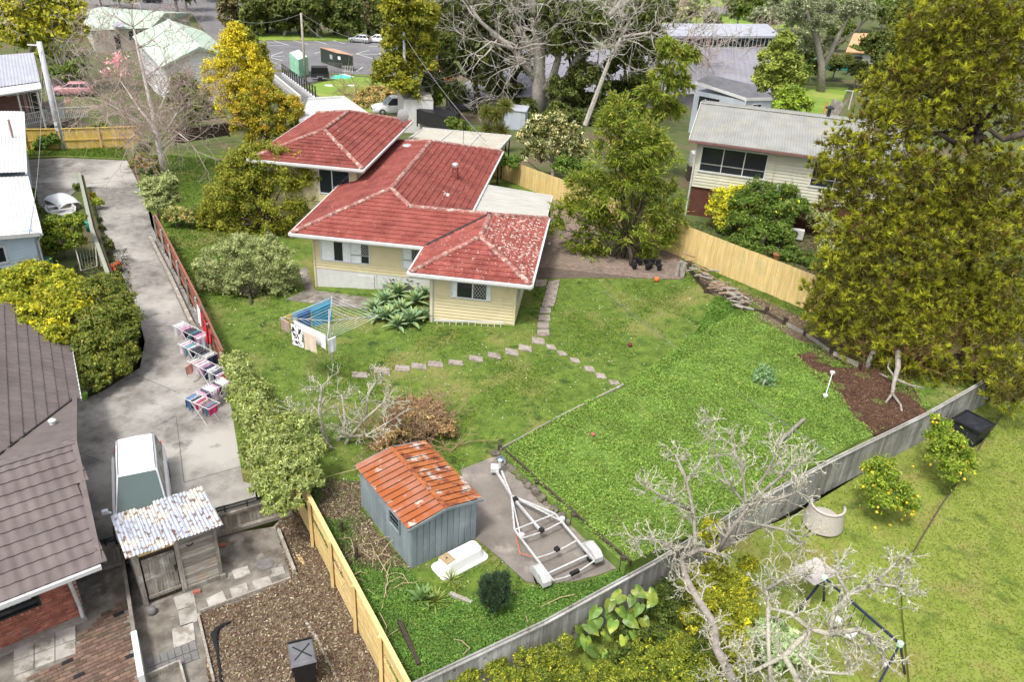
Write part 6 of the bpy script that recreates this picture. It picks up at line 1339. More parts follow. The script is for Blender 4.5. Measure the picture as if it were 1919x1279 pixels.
# ---- wheelie bin
wb_o = g(572, 1278, BL); wbn = thing('wheelie_bin', 'black wheelie bin with grey lid on the leaf litter', 'bin', wb_o, rad(22)); wbn.scale = (1.15,)*3
m = MB(); m.hexa([(-.22, -.24, .06), (.22, -.24, .06), (.22, .22, .06), (-.22, .22, .06), (-.29, -.33, 1.0), (.29, -.33, 1.0), (.29, .33, 1.0), (-.29, .33, 1.0)]); m.build('body', BLACKP, wbn, bevel=.03)
m = MB(); m.hexa([(-.31, -.36, 1.0), (.31, -.36, 1.0), (.31, .35, 1.0), (-.31, .35, 1.0), (-.27, -.3, 1.07), (.27, -.3, 1.07), (.27, .32, 1.07), (-.27, .32, 1.07)]); lid = m.build('lid', mk('grey_lid', (.10, .10, .11), (.15, .15, .16), 3, .5, c3=(.3, .3, .3), s3=6, t3=(.62, .75)), wbn, bevel=.02)
for a in (-.6, .6): bar('lid_ridge', BLACKP, lid, (-.2, -.2*(1 if a > 0 else -1), 1.075), (.2, .2*(1 if a > 0 else -1), 1.075), .03, .012)
bar('handle', BLACKP, wbn, (-.3, .40, 1.02), (.3, .40, 1.02), .04)
for s in (-1, 1): bar('handle_arm', BLACKP, wbn, (s*.28, .3, .98), (s*.28, .41, 1.02), .04); m = MB(); m.tube([(s*.2, .26, .1), (s*.28, .26, .1)], .1, 12); m.build('wheel', RUBBER, wbn)
# twisted black cloth on the litter
m = MB(); pts = [g(x, y, BL+.06) for x, y in ((434, 1166), (420, 1172), (408, 1180), (402, 1190), (404, 1202), (408, 1225), (412, 1255), (415, 1285))]; m.tube(pts, [.03, .06, .09, .12, .09, .05, .045, .05], 7); tag(m.build('twisted_cloth', cmat('black_netting', (.012, .012, .014)), smooth=True), 'twisted black cloth lying on the leaf litter left of the bin', 'cloth')
# planks on the litter
def plank(label, a, b, w, th, mat, z, name='plank'):
    p, q = g(*a, z), g(*b, z); t = thing(name, label, 'timber', p); bar('timber', mat, t, (0, 0, th/2+.01), q-p+wz*(th/2+.01), w, th); return t
plank('weathered plank lying beside the black bin on the litter', (575, 1170), (604, 1215), .09, .05, OLDWOOD, BL); plank('thin stake lying right of the black bin', (600, 1215), (635, 1280), .06, .05, OLDWOOD, BL)
plank('short yellow offcut lying by the board fence', (558, 1043), (570, 1060), .12, .05, NEWWOOD, BL); plank('grey plank leaning beside the drain cover', (523, 1002), (553, 1080), .1, .25, OLDWOOD, BL)
plank('timber edging strip between patio and litter', (376, 1150), (545, 1088), .05, .12, OLDWOOD, BL); plank('long timber edging strip left of the leaf litter', (372, 1158), (402, 1285), .07, .16, OLDWOOD, BL); plank('dark rotten plank lying in the green weeds', (748, 1168), (785, 1250), .12, .1, DARKWOOD, T(-2.4, 15.5)+.12)
plank('old fence rail lying in the weed bed', (1453, 838), (1506, 789), .12, .1, OLDWOOD, .75); plank('pale log in the weeds beside the dark green shrub', (843, 1116), (884, 1134), .12, .1, OLDWOOD, .1, 'log')
# patio slabs (pieces of the patio)
M_FLAG = mk('pale_paving_slab', (.30, .28, .25), (.40, .38, .35), 3, .9, rnd=.12, c3=(.2, .18, .15), s3=2, bump=.2); M_GREYF = mk('grey_paver', (.13, .125, .12), (.19, .185, .18), 4, .9, rnd=.12)
def slabq(px, mat, nm='paving_slab', z=.03):
    m = MB(); m.slab([g(*p, BL+z) for p in px], .035); return m.build(nm, mat, patio, fix=True)
for q in (((386, 1123), (417, 1108), (425, 1126), (393, 1142)), ((430, 1103), (461, 1093), (468, 1112), (436, 1124)), ((472, 1090), (504, 1080), (511, 1098), (480, 1109)), ((434, 1070), (464, 1061), (470, 1077), (440, 1086)), ((508, 1067), (530, 1062), (535, 1075), (513, 1082)), ((325, 1120), (362, 1108), (367, 1134), (332, 1144)), ((334, 1146), (368, 1134), (370, 1165), (338, 1176)), ((322, 1180), (362, 1166), (366, 1200), (326, 1216))): slabq(q, M_FLAG)
for i in range(7):
    for j in range(2): 
        f = lambda a, b: (272+13.4*a+b*4, 1237-5.2*a+b*17); slabq([f(i+.04, j+.04), f(i+.96, j+.04), f(i+.96, j+.96), f(i+.04, j+.96)], M_GREYF, 'square_paver')
for i in range(3):
    for j in range(2):
        f = lambda a, b: (25+39*a+b*0, 1214-14*a+b*27-(0)); slabq([f(i+.02, j+.02), f(i+.98, j+.02), f(i+.98, j+.98), f(i+.02, j+.98)], M_FLAG, z=.035)
M_BRP = mk('brown_paving_brick', (.105, .066, .05), (.18, .115, .085), 5, .9, rnd=.3, c3=(.10, .085, .06), s3=1.2, t3=(.5, .7), bump=.2)
M_BRK = mk('black_paving_brick', (.012, .012, .014), (.02, .02, .022), 5, .6)
bpm = MB().box(-.14, .14, -.06, .06, -.03, .02).mesh('paving_brick', M_BRP); bpk = MB().box(-.14, .14, -.06, .06, -.03, .024).mesh('paving_brick', M_BRK)
bpoly = W2([g(*p, BL) for p in ((142, 1205), (175, 1165), (230, 1130), (240, 1165), (256, 1240), (262, 1330), (30, 1330), (60, 1272), (142, 1225))])
o_ = g(160, 1200, BL); bcel = []
for j in range(-30, 30):
    for i in range(-14, 14):
        p = o_+bx*(i*.298+(j % 2)*.149)+by*j*.136
        if inpoly(np.array([p.x]), np.array([p.y]), bpoly)[0]: bcel.append(p)
bcel.sort(key=lambda p: -p.y)
for p in bcel[:300]: pc('paving_brick', bpk if RND.random() < .045 else bpm, patio, (p.x, p.y, BL+.012+RND.uniform(0, .005)), (0, 0, rzb+RND.gauss(0, .02)))
m = MB(); p = g(497, 1058, BL); m.lathe([(.27, 0), (.27, .025), (.0, .03)], 20, p); m.build('drain_cover', M_GREYF, patio)
m = MB(); p = g(285, 1150, BL); m.lathe([(.02, 0), (.13, .03), (.16, .1), (.12, .2), (.02, .23)], 10, p); tag(m.build('grey_boulder', M_GREYF, smooth=True), 'smooth grey ball-shaped stone on the damp path by the timber shed', 'stone')
for lab, px_ in (('red brick lying at the foot of the retaining wall', (417, 1024)), ('red brick standing at the corner of the timber shed path', (369, 1112))):
    t = thing('loose_brick', lab, 'brick', g(*px_, BL), rad(20)); blk('brick', M_BRICK, t, (0, 0, .05), (.23, .11, .08))
bb_ = thing('garden_box', 'narrow timber framed planting box at the bottom left edge', 'planter', g(335, 1265, BL)); 
f = [LB2 for LB2 in [g(*p, BL)-bb_.location for p in ((275, 1275), (338, 1247), (352, 1300), (285, 1330))]]
for a, b in zip(f, f[1:]+f[:1]): bar('side_board', OLDWOOD, bb_, a+wz*.1, b+wz*.1, .06, .2)
# ---- stepping stones on the lawn: pieces of the garden path
lawn_o = bpy.data.objects['lawn']
M_STEP = mk('stepping_stone', (.24, .20, .175), (.32, .275, .245), 5, .9, rnd=.1, c3=(.18, .15, .12), s3=3, bump=.25)
def stone(px):
    m = MB(); pts = [g(*p) for p in px]; m.slab([p+wz*.045 for p in pts], .08); m.build('stepping_stone', M_STEP, lawn_o, fix=True)
for cx, cy, w, h, a in ((675, 704, 27, 10, -2), (717, 696, 27, 10, -3), (755, 692, 26, 10, -2), (786, 688, 26, 9, -3), (817, 684, 26, 9, -3), (855, 681, 25, 9, -4), (893, 674, 24, 9, -5), (927, 668, 22, 9, -6), (960, 662, 23, 10, -7), (985, 654, 23, 10, -6), (1010, 641, 22, 11, -6),
                        (1019, 625, 21, 11, 0), (1019, 611, 20, 11, 0), (1021, 597, 20, 11, 0), (1023, 583, 19, 10, 0), (1032, 651, 20, 9, 8), (1053, 663, 20, 9, 9), (1077, 676, 20, 9, 9), (1104, 692, 21, 10, 9), (1125, 705, 22, 10, 8), (1151, 718, 22, 9, 8)):
    k = a; stone(((cx-w/2-1.5, cy-h/2+k*.5+RND.uniform(-.8, .8)), (cx+w/2-1, cy-h/2-k*.2+RND.uniform(-.8, .8)), (cx+w/2+.5, cy+h/2-k*.3+RND.uniform(-.8, .8)), (cx-w/2-2, cy+h/2+k*.5)) if a <= 0 else ((cx-w/2, cy-h/2), (cx+w/2-4, cy-h/2+2), (cx+w/2+1, cy+h/2+1), (cx-w/2+5, cy+h/2)))
stone(((1028, 528), (1049, 526), (1041, 564), (1017, 568))); stone(((1017, 568), (1041, 564), (1037, 575), (1015, 577))); stone(((1004, 526), (1026, 526), (1022, 538), (1003, 538)))
# ---- odds and ends
def ball(label, px_, r, mat, name='ball', cat='ball', z=None):
    p = g(*px_) if z is None else g(*px_, z); m = MB(); m.lathe([(r*math.sin(math.pi*i/8)+.001, r-r*math.cos(math.pi*i/8)) for i in range(9)], 12, p); return tag(m.build(name, mat, smooth=True), label, cat)
M_OR = cmat('orange_ball', (.62, .14, .04))
ball('orange ball on the grass edge below the paved yard', (1230, 528), .14, M_OR); ball('small red ball in the weed bed', (1111, 818), .08, cmat('red_ball', (.42, .1, .09)), z=.62)
ball('dark red ball on the long grass', (1180, 650), .10, cmat('maroon_ball', (.14, .02, .04))); ball('small white ball on the paving beside the house', (1029, 460), .09, WHITE)
bk_ = thing('bucket', 'lime green bucket at the corner of the driveway under the hedge', 'bucket', g(160, 748, DRV)); m = MB(); m.lathe([(.10, 0), (.13, .26), (.145, .27), (.12, .25)], 12); m.build('pail', cmat('lime_plastic', (.25, .5, .08)), bk_, smooth=True)
m = MB(); m.tube([(.13*math.cos(t*math.pi/8), 0.02, .26+.13*math.sin(t*math.pi/8)) for t in range(9)], .006, 4); m.build('handle', WHITE, bk_)
pt = thing('plant_pot', 'terracotta pot with a small sapling beyond the yellow fence', 'pot', g(1454, 488, .6)); m = MB(); m.lathe([(.14, 0), (.2, .34), (.24, .34), (.24, .42), (.19, .42), (.18, .36)], 14); m.build('pot', cmat('terracotta', (.30, .12, .06)), pt, smooth=False); m = MB(); m.tube([(0, 0, .3), (.02, 0, .9)], .015, 5); m.build('stem', BARK, pt)
pl_ = thing('black_planter', 'big square black planter behind the lemon tree at the grey fence', 'planter', g(1812, 822, RY), rad(38)); m = MB(); m.hexa([(-.5, -.5, 0), (.5, -.5, 0), (.5, .5, 0), (-.5, .5, 0), (-.58, -.58, .85), (.58, -.58, .85), (.58, .58, .85), (-.58, .58, .85)]); m.build('tub', mk('black_planter_plastic', (.015, .017, .022), (.03, .033, .04), 3, .5), pl_)
for a, b in (((-.6, -.6), (.6, -.6)), ((.6, -.6), (.6, .6)), ((.6, .6), (-.6, .6)), ((-.6, .6), (-.6, -.6))): bar('rim', BLACKP, pl_, (*a, .86), (*b, .86), .09, .07)
# rattan chair tipped against fence
ch_ = thing('cane_chair', 'pale grey cane tub chair tipped over against the grey fence', 'chair', g(1540, 985, RY), rad(160)); M_CANE = mk('grey_cane', (.36, .32, .28), (.50, .46, .41), 14, .8, stretch=(1, 1, 3))
m = MB(); m.grid(lambda u, v: ((.62-.1*v)*math.cos(math.pi*(u*1.15-.07)), (.62-.1*v)*math.sin(math.pi*(u*1.15-.07)), .15+v*.75), 18, 6); m.build('tub_back', M_CANE, ch_, smooth=True)
m = MB(); m.grid(lambda u, v: ((.7-.12*v)*math.cos(math.pi*(u*1.15-.07)), (.7-.12*v)*math.sin(math.pi*(u*1.15-.07)), .1+v*.82), 18, 6); m.build('tub_shell', M_CANE, ch_, smooth=True)
m = MB(); m.tube([(.57*math.cos(math.pi*(u/18*1.15-.07)), .57*math.sin(math.pi*(u/18*1.15-.07)), .93) for u in range(19)], .05, 6); m.build('rolled_rim', M_CANE, ch_, smooth=True); m = MB(); m.lathe([(.55, .3), (.58, .36), (.5, .42), (.02, .44)], 16); m.build('seat', M_CANE, ch_, smooth=True)
for a in (.3, 1.3, 2.4, 3.4): bar('leg', M_CANE, ch_, (.5*math.cos(a*.9), .5*math.sin(a*.9), .3), (.55*math.cos(a*.9), .55*math.sin(a*.9), 0), .05)
# swing frame
sf = thing('garden_swing', 'dark blue steel swing frame with mint joints half hidden by the lichened tree', 'swing', g(1640, 1260, RY)); Lf_ = Lc(sf)
M_SWB = mk('navy_tube', (.02, .025, .05), (.03, .035, .07), 4, .4); M_MINT = cmat('mint_joint', (.45, .65, .5))
tt = 1.45
sA, sB = Lf_(g(1545, 1084, RY+tt)), Lf_(g(1687, 1208, RY+tt)); bar('top_bar', M_SWB, sf, sA, sB, .06)
dS = (sB-sA).normalized(); nS = Vector((-dS.y, dS.x, 0))
for e, s in ((sA, -1), (sB, 1)):
    for w in (-1, 1): bar('leg', M_SWB, sf, e, Vector((e.x, e.y, 0))+nS*w*.65+dS*s*.15, .055)
    m = MB(); m.lathe([(.02, -.1), (.09, -.06), (.09, .06), (.02, .1)], 8, e); m.build('joint', M_MINT, sf)
for t in (.3, .5):
    c = sA.lerp(sB, t); c.z = .4; blk('seat', WHITE, sf, c, (.4, .2, .05), (0, 0, .7))
    for w in (-.17, .17): bar('rope', M_SWB, sf, c+dS*w, sA.lerp(sB, t)+dS*w, .015)
hm = thing('swing_canopy', 'grey cloth canopy sagging at the upper end of the swing frame', 'canopy', sf.location+sA+wz*.02); m = MB(); m.grid(lambda u, v: Vector((0, 0, 0))-dS*(u*.9-.1)+nS*(v-.5)*1.1+wz*(-.25*math.sin(u*math.pi)*math.sin(v*math.pi)-.1*u), 10, 8); m.build('cloth', cmat('grey_canvas', (.36, .33, .31)), hm, smooth=True)
ball('white plastic dish under the swing frame', (1659, 1250), .12, WHITE, 'dish', 'dish', RY+.35)
# white lamp-like stake in the bed
sk_ = thing('garden_light', 'white pole with a cap at each end lying in the bed by the bare soil', 'garden light', g(1546, 745, .68)); q = g(1558, 706, .8)-sk_.location; bar('pole', WHITE, sk_, (0, 0, .1), q+wz*.2, .035)
for p in (Vector((0, 0, .08)), q+wz*.2): m = MB(); m.lathe([(.02, -.08), (.1, -.05), (.11, .05), (.03, .09)], 9, p); m.build('cap', WHITE, sk_)
# crushed drum + chairs on carport pad, things by blue house
M_BOATW = mk('dirty_white_fibreglass', (.42, .42, .40), (.54, .54, .52), 2, .5, c3=(.25, .23, .2), s3=2.2, t3=(.58, .68))
bo = thing('small_boat', 'dirty white dinghy with junk on it beside the blue house', 'boat', g(118, 405, DRV), rad(-50))
m = MB(); sec = [(-1.5, .55, .35), (-.8, .75, .42), (0, .8, .45), (.8, .62, .5), (1.4, .3, .58), (1.7, .04, .62)]
for x, w, z in sec: m.v += [(x, -w, z), (x, -w*.75, z-.3), (x, 0, .05), (x, w*.75, z-.3), (x, w, z)]
for i in range(5):
    for k in range(4): m.f.append((i*5+k, i*5+k+1, (i+1)*5+k+1, (i+1)*5+k))
m.f.append((0, 1, 2, 3, 4)); m.build('hull', M_BOATW, bo)
for x in (-.9, 0, .8): blk('thwart', M_BOATW, bo, (x, 0, .4), (.28, 1.2 if x < .5 else 1.0, .05))
m = MB(); m.tube([Vector((x, -w, z)) for x, w, z in sec], .04, 5); m.tube([Vector((x, w, z)) for x, w, z in sec], .04, 5); m.build('gunwale', WHITE, bo)
ts_ = thing('tarped_stack', 'stack under a pale grey sheet behind the dinghy', 'sheeted stack', g(118, 388, DRV), rad(-35)); m = MB(); m.grid(lambda u, v: ((u-.5)*2.1, (v-.5)*1.4, .75-.25*(abs(u-.5)*2)**4-.25*(abs(v-.5)*2)**4+.03*math.sin(u*17)*math.sin(v*11)), 14, 10); m.build('sheet', M_PANEL, ts_, smooth=True); m = MB(); m.box(-.95, .95, -.6, .6, 0, .5); m.build('stack', OLDWOOD, ts_)
# leaning timber rails left of driveway
gr = thing('timber_rail', 'long mossy timber rail fence between the driveway and the blue house garden', 'fence', g(172, 470, DRV)); Lg = Lc(gr)
M_MOSSW = mk('mossy_timber', (.20, .21, .16), (.32, .33, .26), 3, .9, stretch=(4, 4, 1), c3=(.24, .28, .22), s3=1.2)
a_, b_, c_ = g(148, 325, DRV+1.1), g(172, 430, DRV+1.0), g(205, 522, DRV+.6)
for o in (0, .18): bar('rail', M_MOSSW if not o else DARKWOOD, gr, Lg(a_)+Vector((o, 0, -o)), Lg(b_)+Vector((o, 0, -o)), .2, .16); bar('rail', M_MOSSW if not o else DARKWOOD, gr, Lg(b_)+Vector((o, 0, -o)), Lg(c_)+Vector((o, 0, -o)), .2, .16)
for p in (a_, a_.lerp(b_, .5), b_, b_.lerp(c_, .5), c_): q = Lg(p); bar('post', M_MOSSW, gr, (q.x, q.y, 0), q+wz*.05, .16)
wf_ = thing('wire_frame', 'grey timber framed wire panel in the blue house garden', 'frame', g(150, 505, DRV)); Lw = Lc(wf_)
q = [g(140, 460, DRV+.9), g(178, 452, DRV+.9), g(182, 500, DRV), g(152, 508, DRV)]
for a, b in zip(q, q[1:]+q[:1]): bar('frame_bar', OLDWOOD, wf_, Lw(a), Lw(b), .06)
for i in range(1, 6): bar('wire', GALV, wf_, Lw(q[0].lerp(q[1], i/6)), Lw(q[3].lerp(q[2], i/6)), .004)
gd2 = thing('green_bin', 'dark green plastic drum by the corner of the blue house', 'bin', g(94, 508, DRV)); m = MB(); m.lathe([(.2, 0), (.25, .3), (.26, .7), (.22, .75), (.05, .77)], 12); m.build('drum', cmat('green_plastic', (.02, .14, .09)), gd2, smooth=True)
gd3 = thing('green_bin', 'teal plastic drum beside the mossy rail', 'bin', g(168, 432, DRV)); m = MB(); m.lathe([(.18, 0), (.2, .5), (.17, .55), (.03, .56)], 12); m.build('drum', cmat('teal_plastic', (.04, .25, .2)), gd3, smooth=True)
# log pile and cut stack below the yellow fence
lg = thing('log_pile', 'pile of cut branches and firewood below the yellow fence', 'log pile', g(1330, 530, .7)); 
for i in range(60):
    t = RND.random(); px_, py_ = 1290+110*t+RND.gauss(0, 6), 498+72*t+RND.gauss(0, 5)
    p = g(px_, py_, .75+RND.uniform(0, .45))-lg.location; a = RND.uniform(-.9, .6); ln = RND.uniform(.35, 1.1); m = MB(); m.tube([p-Vector((math.cos(a), math.sin(a), RND.uniform(-.2, .2)))*ln/2, p+Vector((math.cos(a), math.sin(a), RND.uniform(-.2, .2)))*ln/2], RND.uniform(.025, .07), 6); m.build('log', RND.choice((BARK, BARK, TWIGBR)), lg)
st_ = thing('split_log', 'pale split tree butts standing at the end of the paving', 'log', g(1272, 515, .65)); 
for i in range(5): m = MB(); p = Vector((RND.uniform(-.4, .3), RND.uniform(-.3, .3), 0)); m.tube([p, p+Vector((RND.uniform(-.25, .25), .1, .8))], [.12, .09], 7); m.build('butt', BARK, st_)
M_CLAY = cmat('orange_drum', (.5, .2, .08))
wt2 = thing('black_pots', 'heap of black plastic pots and rubbish under the feathery tree', 'pots', g(1215, 500, .65)); 
for i in range(12): m = MB(); m.lathe([(.1, 0), (.16, .28), (.17, .3), (.1, .28)], 9, (RND.uniform(-1, 1), RND.uniform(-.5, .5), 0)); m.build('pot', BLACKP, wt2)
# things by the deck fence on the far right
tk2 = thing('timber_gate', 'tall weathered board standing beyond the grey roof near the conifer', 'board', g(1560, 222, T(25, 62))); blk('board', OLDWOOD, tk2, (0, 0, .9), (1.3, .06, 1.9), (0, rad(14), rad(-20))); blk('board_frame', OLDWOOD, tk2, (.75, .05, .95), (.1, .1, 2.0), (0, rad(14), rad(-20)))
orp = thing('orange_post', 'rust orange post standing on the grass beyond the grey roof', 'post', g(1540, 222, T(25, 62))); bar('post', M_CLAY, orp, (0, 0, 0), (.15, 0, 1.7), .14); bar('cap', M_CLAY, orp, (.1, 0, 1.7), (.2, 0, 1.72), .2, .06)
tcl = thing('t_bar_clothes_pole', 'white steel clothes line pole shaped like a letter T', 'pole', g(1590, 205, T(27, 66))); bar('post', WHITE, tcl, (0, 0, 0), (0, 0, 2.0), .08); bar('cross_bar', WHITE, tcl, (-.8, .1, 2.0), (.8, -.1, 2.0), .07)
# ================================================================== TREES AND PLANTS
FW = AX[2]
def B(px, py, r, Y, sz=1.0, sx=1.0):
    c = at(px, py, Y); dpt = (c.x*FW[0]+c.y*FW[1]+(c.z-CAM_H)*FW[2]); R = r*dpt/CAM_F
    return (tuple(c), (R*sx, R*sx, R*sz))
def Bz(px, py, r, z, sz=1.0, sx=1.0): return B(px, py, r, g(px, py, z).y, sz, sx)
G_OLIVE = [((.12, .125, .016), 3), ((.08, .088, .014), 3), ((.165, .165, .022), 2), ((.085, .06, .02), .6)]
G_GOLDC = [((.32, .265, .018), 3), ((.26, .21, .02), 2.5), ((.14, .125, .018), 1.6), ((.46, .37, .03), 1.4)]
G_CONIF = [((.165, .172, .014), 3), ((.115, .122, .013), 2.6), ((.225, .23, .018), 2.6), ((.07, .072, .011), 1.2), ((.12, .09, .018), .5)]
G_DARK = [((.038, .05, .014), 3), ((.055, .068, .018), 3), ((.08, .088, .024), 1.8), ((.07, .06, .03), .6)]
G_MID = [((.05, .075, .015), 3), ((.075, .10, .02), 3), ((.10, .125, .03), 1.5)]
G_GREY = [((.15, .17, .085), 3), ((.20, .215, .115), 3), ((.10, .11, .05), 2), ((.23, .24, .14), 1)]
G_PALE = [((.125, .15, .05), 3), ((.165, .185, .08), 3), ((.085, .105, .03), 2), ((.23, .245, .13), 1.4), ((.19, .20, .03), .79)]
G_FEATH = [((.08, .11, .014), 3), ((.115, .14, .018), 3), ((.16, .155, .03), 1.8), ((.20, .155, .085), .7), ((.05, .065, .012), 1.5)]
G_ORNG = [((.15, .15, .018), 3), ((.25, .19, .02), 2.2), ((.30, .17, .025), 1.2), ((.075, .09, .016), 2)]
G_YELB = [((.14, .15, .016), 3), ((.20, .185, .018), 2.0), ((.095, .115, .015), 2), ((.34, .29, .02), .9)]
G_YELF = [((.30, .27, .02), .9), ((.11, .125, .016), 3), ((.18, .17, .02), 2.2), ((.09, .11, .015), 1.5)]
G_CITR = [((.045, .075, .015), 3), ((.06, .095, .018), 3), ((.10, .13, .03), 1.5)]
G_LEMON = [((.10, .14, .018), 3), ((.15, .18, .022), 2), ((.065, .095, .015), 2)]
G_GUM = [((.12, .13, .09), 3), ((.17, .18, .13), 2.5), ((.075, .085, .05), 2.5), ((.22, .22, .17), .8)]
G_CREAMF = [((.09, .10, .035), 3), ((.055, .065, .02), 2), ((.42, .38, .28), 1.6), ((.26, .22, .12), 1.2)]
def tree(name, label, cat, base, blobs, n, leaf, asp, pal, bark=BARK, r=.18, group=None, limbs=True, bare=None, mat=LEAF, **k):
    base = Vector(base); root = thing(name, label, cat, base, 0, group)
    if limbs:
        m = MB(); cs = [Vector(b[0])-base for b in blobs]; mid = sum(cs, Vector())/len(cs); top = max(cs, key=lambda c: c.z)
        fork = Vector((mid.x*.4, mid.y*.4, max(.3, mid.z*.5)))
        m.tube([(0, 0, -.3), fork*.5+Vector((RND.gauss(0, .1), 0, 0)), fork], [r*1.2, r, r*.85], 8)
        for c in cs: m.tube([fork, fork.lerp(c, .5)+Vector((RND.gauss(0, .15), RND.gauss(0, .15), .1)), c], [r*.6, r*.35, r*.12], 5)
        m.build('trunk', bark, root, smooth=True)
    crown_obj('crown', root, base, blobs, n, leaf, asp, pal, mat, **k)
    return root
def gz(px, py, z=None): return g(px, py, z)

# ---- the big golden-green conifer, right
cb = [(1545, 560, 48, 33), (1590, 510, 58, 33.5), (1570, 620, 36, 32.5), (1640, 560, 60, 33), (1630, 650, 40, 32), (1700, 560, 62, 33), (1690, 470, 70, 34), (1620, 430, 45, 34), (1720, 650, 52, 31.5), (1770, 700, 48, 31), (1760, 580, 62, 32.5),
      (1580, 330, 42, 35), (1565, 270, 38, 36), (1620, 270, 55, 36), (1640, 350, 55, 35), (1690, 300, 62, 36), (1680, 200, 58, 37), (1640, 220, 45, 37), (1740, 230, 60, 37), (1740, 140, 62, 38), (1790, 80, 70, 38), (1850, 20, 80, 38), (1760, 20, 60, 39), (1900, 90, 75, 37), (1850, 140, 60, 38), (1800, 170, 50, 38),
      (1750, 390, 62, 35), (1690, 390, 55, 35), (1800, 480, 60, 34), (1850, 400, 48, 35), (1840, 560, 62, 33), (1900, 500, 60, 33), (1910, 420, 50, 34), (1900, 610, 52, 32), (1910, 720, 55, 29), (1880, 680, 40, 30), (1900, 230, 50, 36), (1925, 330, 50, 35), (1600, 200, 0.1, 37), (1715, 90, 38, 39), (1540, 600, 30, 33), (1590, 590, 44, 33), (1660, 600, 50, 32.5), (1620, 500, 50, 33.5), (1700, 700, 40, 31), (1650, 690, 30, 31.5), (1560, 440, 34, 34.5), (1600, 380, 40, 35), (1540, 320, 28, 35.5), (1700, 160, 48, 37.5), (1810, 620, 60, 32.5), (1790, 540, 60, 33.5), (1730, 500, 60, 33.5), (1760, 320, 48, 35.5), (1860, 330, 44, 36), (1800, 380, 44, 36), (1890, 560, 60, 32), (1870, 640, 50, 31), (1900, 400, 60, 35), (1840, 700, 40, 30.5), (1830, 150, 60, 35), (1840, 70, 66, 35.5), (1850, 0, 70, 36), (1800, 30, 60, 36.5), (1780, 140, 56, 36), (1800, 215, 46, 35), (1720, 60, 54, 38), (1840, 365, 46, 34), (1850, 450, 56, 33), (1815, 440, 50, 34), (1640, 160, 34, 37.5), (1680, 140, 40, 37.5), (1580, 560, 46, 33.2), (1600, 650, 34, 32), (1680, 660, 40, 31.5), (1890, 170, 60, 36), (1910, 30, 70, 36), (1600, 300, 46, 35.5), (1690, 230, 50, 36), (1720, 330, 54, 35), (1660, 410, 50, 34.5), (1730, 430, 56, 34), (1720, 600, 50, 32), (1555, 500, 40, 34), (1535, 555, 34, 33.5), (1650, 450, 46, 34), (1610, 340, 46, 35.2), (1560, 380, 34, 35), (1770, 400, 50, 34.5), (1825, 300, 44, 34.5), (1875, 310, 40, 34), (1795, 345, 44, 34.5), (1740, 740, 30, 30.5), (1880, 740, 36, 29)]
cb = [(*c[:4],) for c in cb if c[2] > 1]
conb = g(1800, 690, .6); con = thing('golden_conifer', 'huge golden green conifer with tufted foliage filling the right edge', 'tree', conb)
m = MB(); tr = [conb-wz*.3, at(1805, 560, 34.5), at(1815, 420, 35.5), at(1830, 250, 36.5), at(1845, 60, 37.5), at(1850, -40, 38)]
m.tube([Vector(p)-conb for p in tr], [.42, .36, .33, .28, .2, .15], 10)
for c in cb: e = at(c[0], c[1], c[3]); s = min(tr, key=lambda t: abs(Vector(t).z-(e.z-.8))); s = Vector(s); m.tube([s-conb, s.lerp(e, .5)-conb+wz*.25, e-conb], [.13, .08, .03], 5)
for pl in (((1845, 258, 36), (1790, 268, 35.4), (1760, 250, 35)), ((1919, 250, 34.5), (1880, 262, 34.6), (1850, 240, 35)), ((1840, 300, 35.4), (1835, 330, 35.2), (1838, 420, 35.2))): m.tube([at(*p)-conb for p in pl], [.17, .13, .08], 6)
m.build('trunk', BARKD, con, smooth=True)
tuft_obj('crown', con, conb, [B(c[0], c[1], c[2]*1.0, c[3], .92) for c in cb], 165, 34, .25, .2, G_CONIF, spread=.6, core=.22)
# pendulous under-boughs that hide the trunk
m = MB(); rj = random.Random(3)
br = thing('fallen_branch', 'forked broken branch resting on red-brown needles under the conifer', 'branch', g(1675, 735, .75)); Lb_ = lambda px, py, z: g(px, py, z)-br.location
for pl, rs in ((((1682, 660, 1.8), (1683, 690, 1.5), (1676, 715, 1.1), (1672, 738, .9)), (.13, .12, .1, .08)), (((1672, 738, .9), (1660, 755, .75)), (.07, .04)), (((1672, 738, .9), (1688, 760, .75), (1690, 772, .72)), (.07, .05, .04)), (((1680, 712, 1.1), (1705, 722, 1.0), (1730, 728, .95)), (.07, .05, .04)), (((1680, 712, 1.1), (1664, 690, 1.3), (1668, 670, 1.4)), (.06, .04, .03)), (((1664, 708, .9), (1648, 700, .85)), (.04, .03))): m.tube([Lb_(*p) for p in pl], list(rs), 6)
m.build('limb', BARK, br, smooth=True)
sp = thing('tree_stump', 'short bare stump leaning at the left foot of the conifer', 'stump', g(1624, 690, .68)); m = MB(); m.tube([(0, 0, -.1), (.05, 0, .4), (.12, .05, .9)], [.16, .14, .12], 9); m.build('bole', BARK, sp, smooth=True)

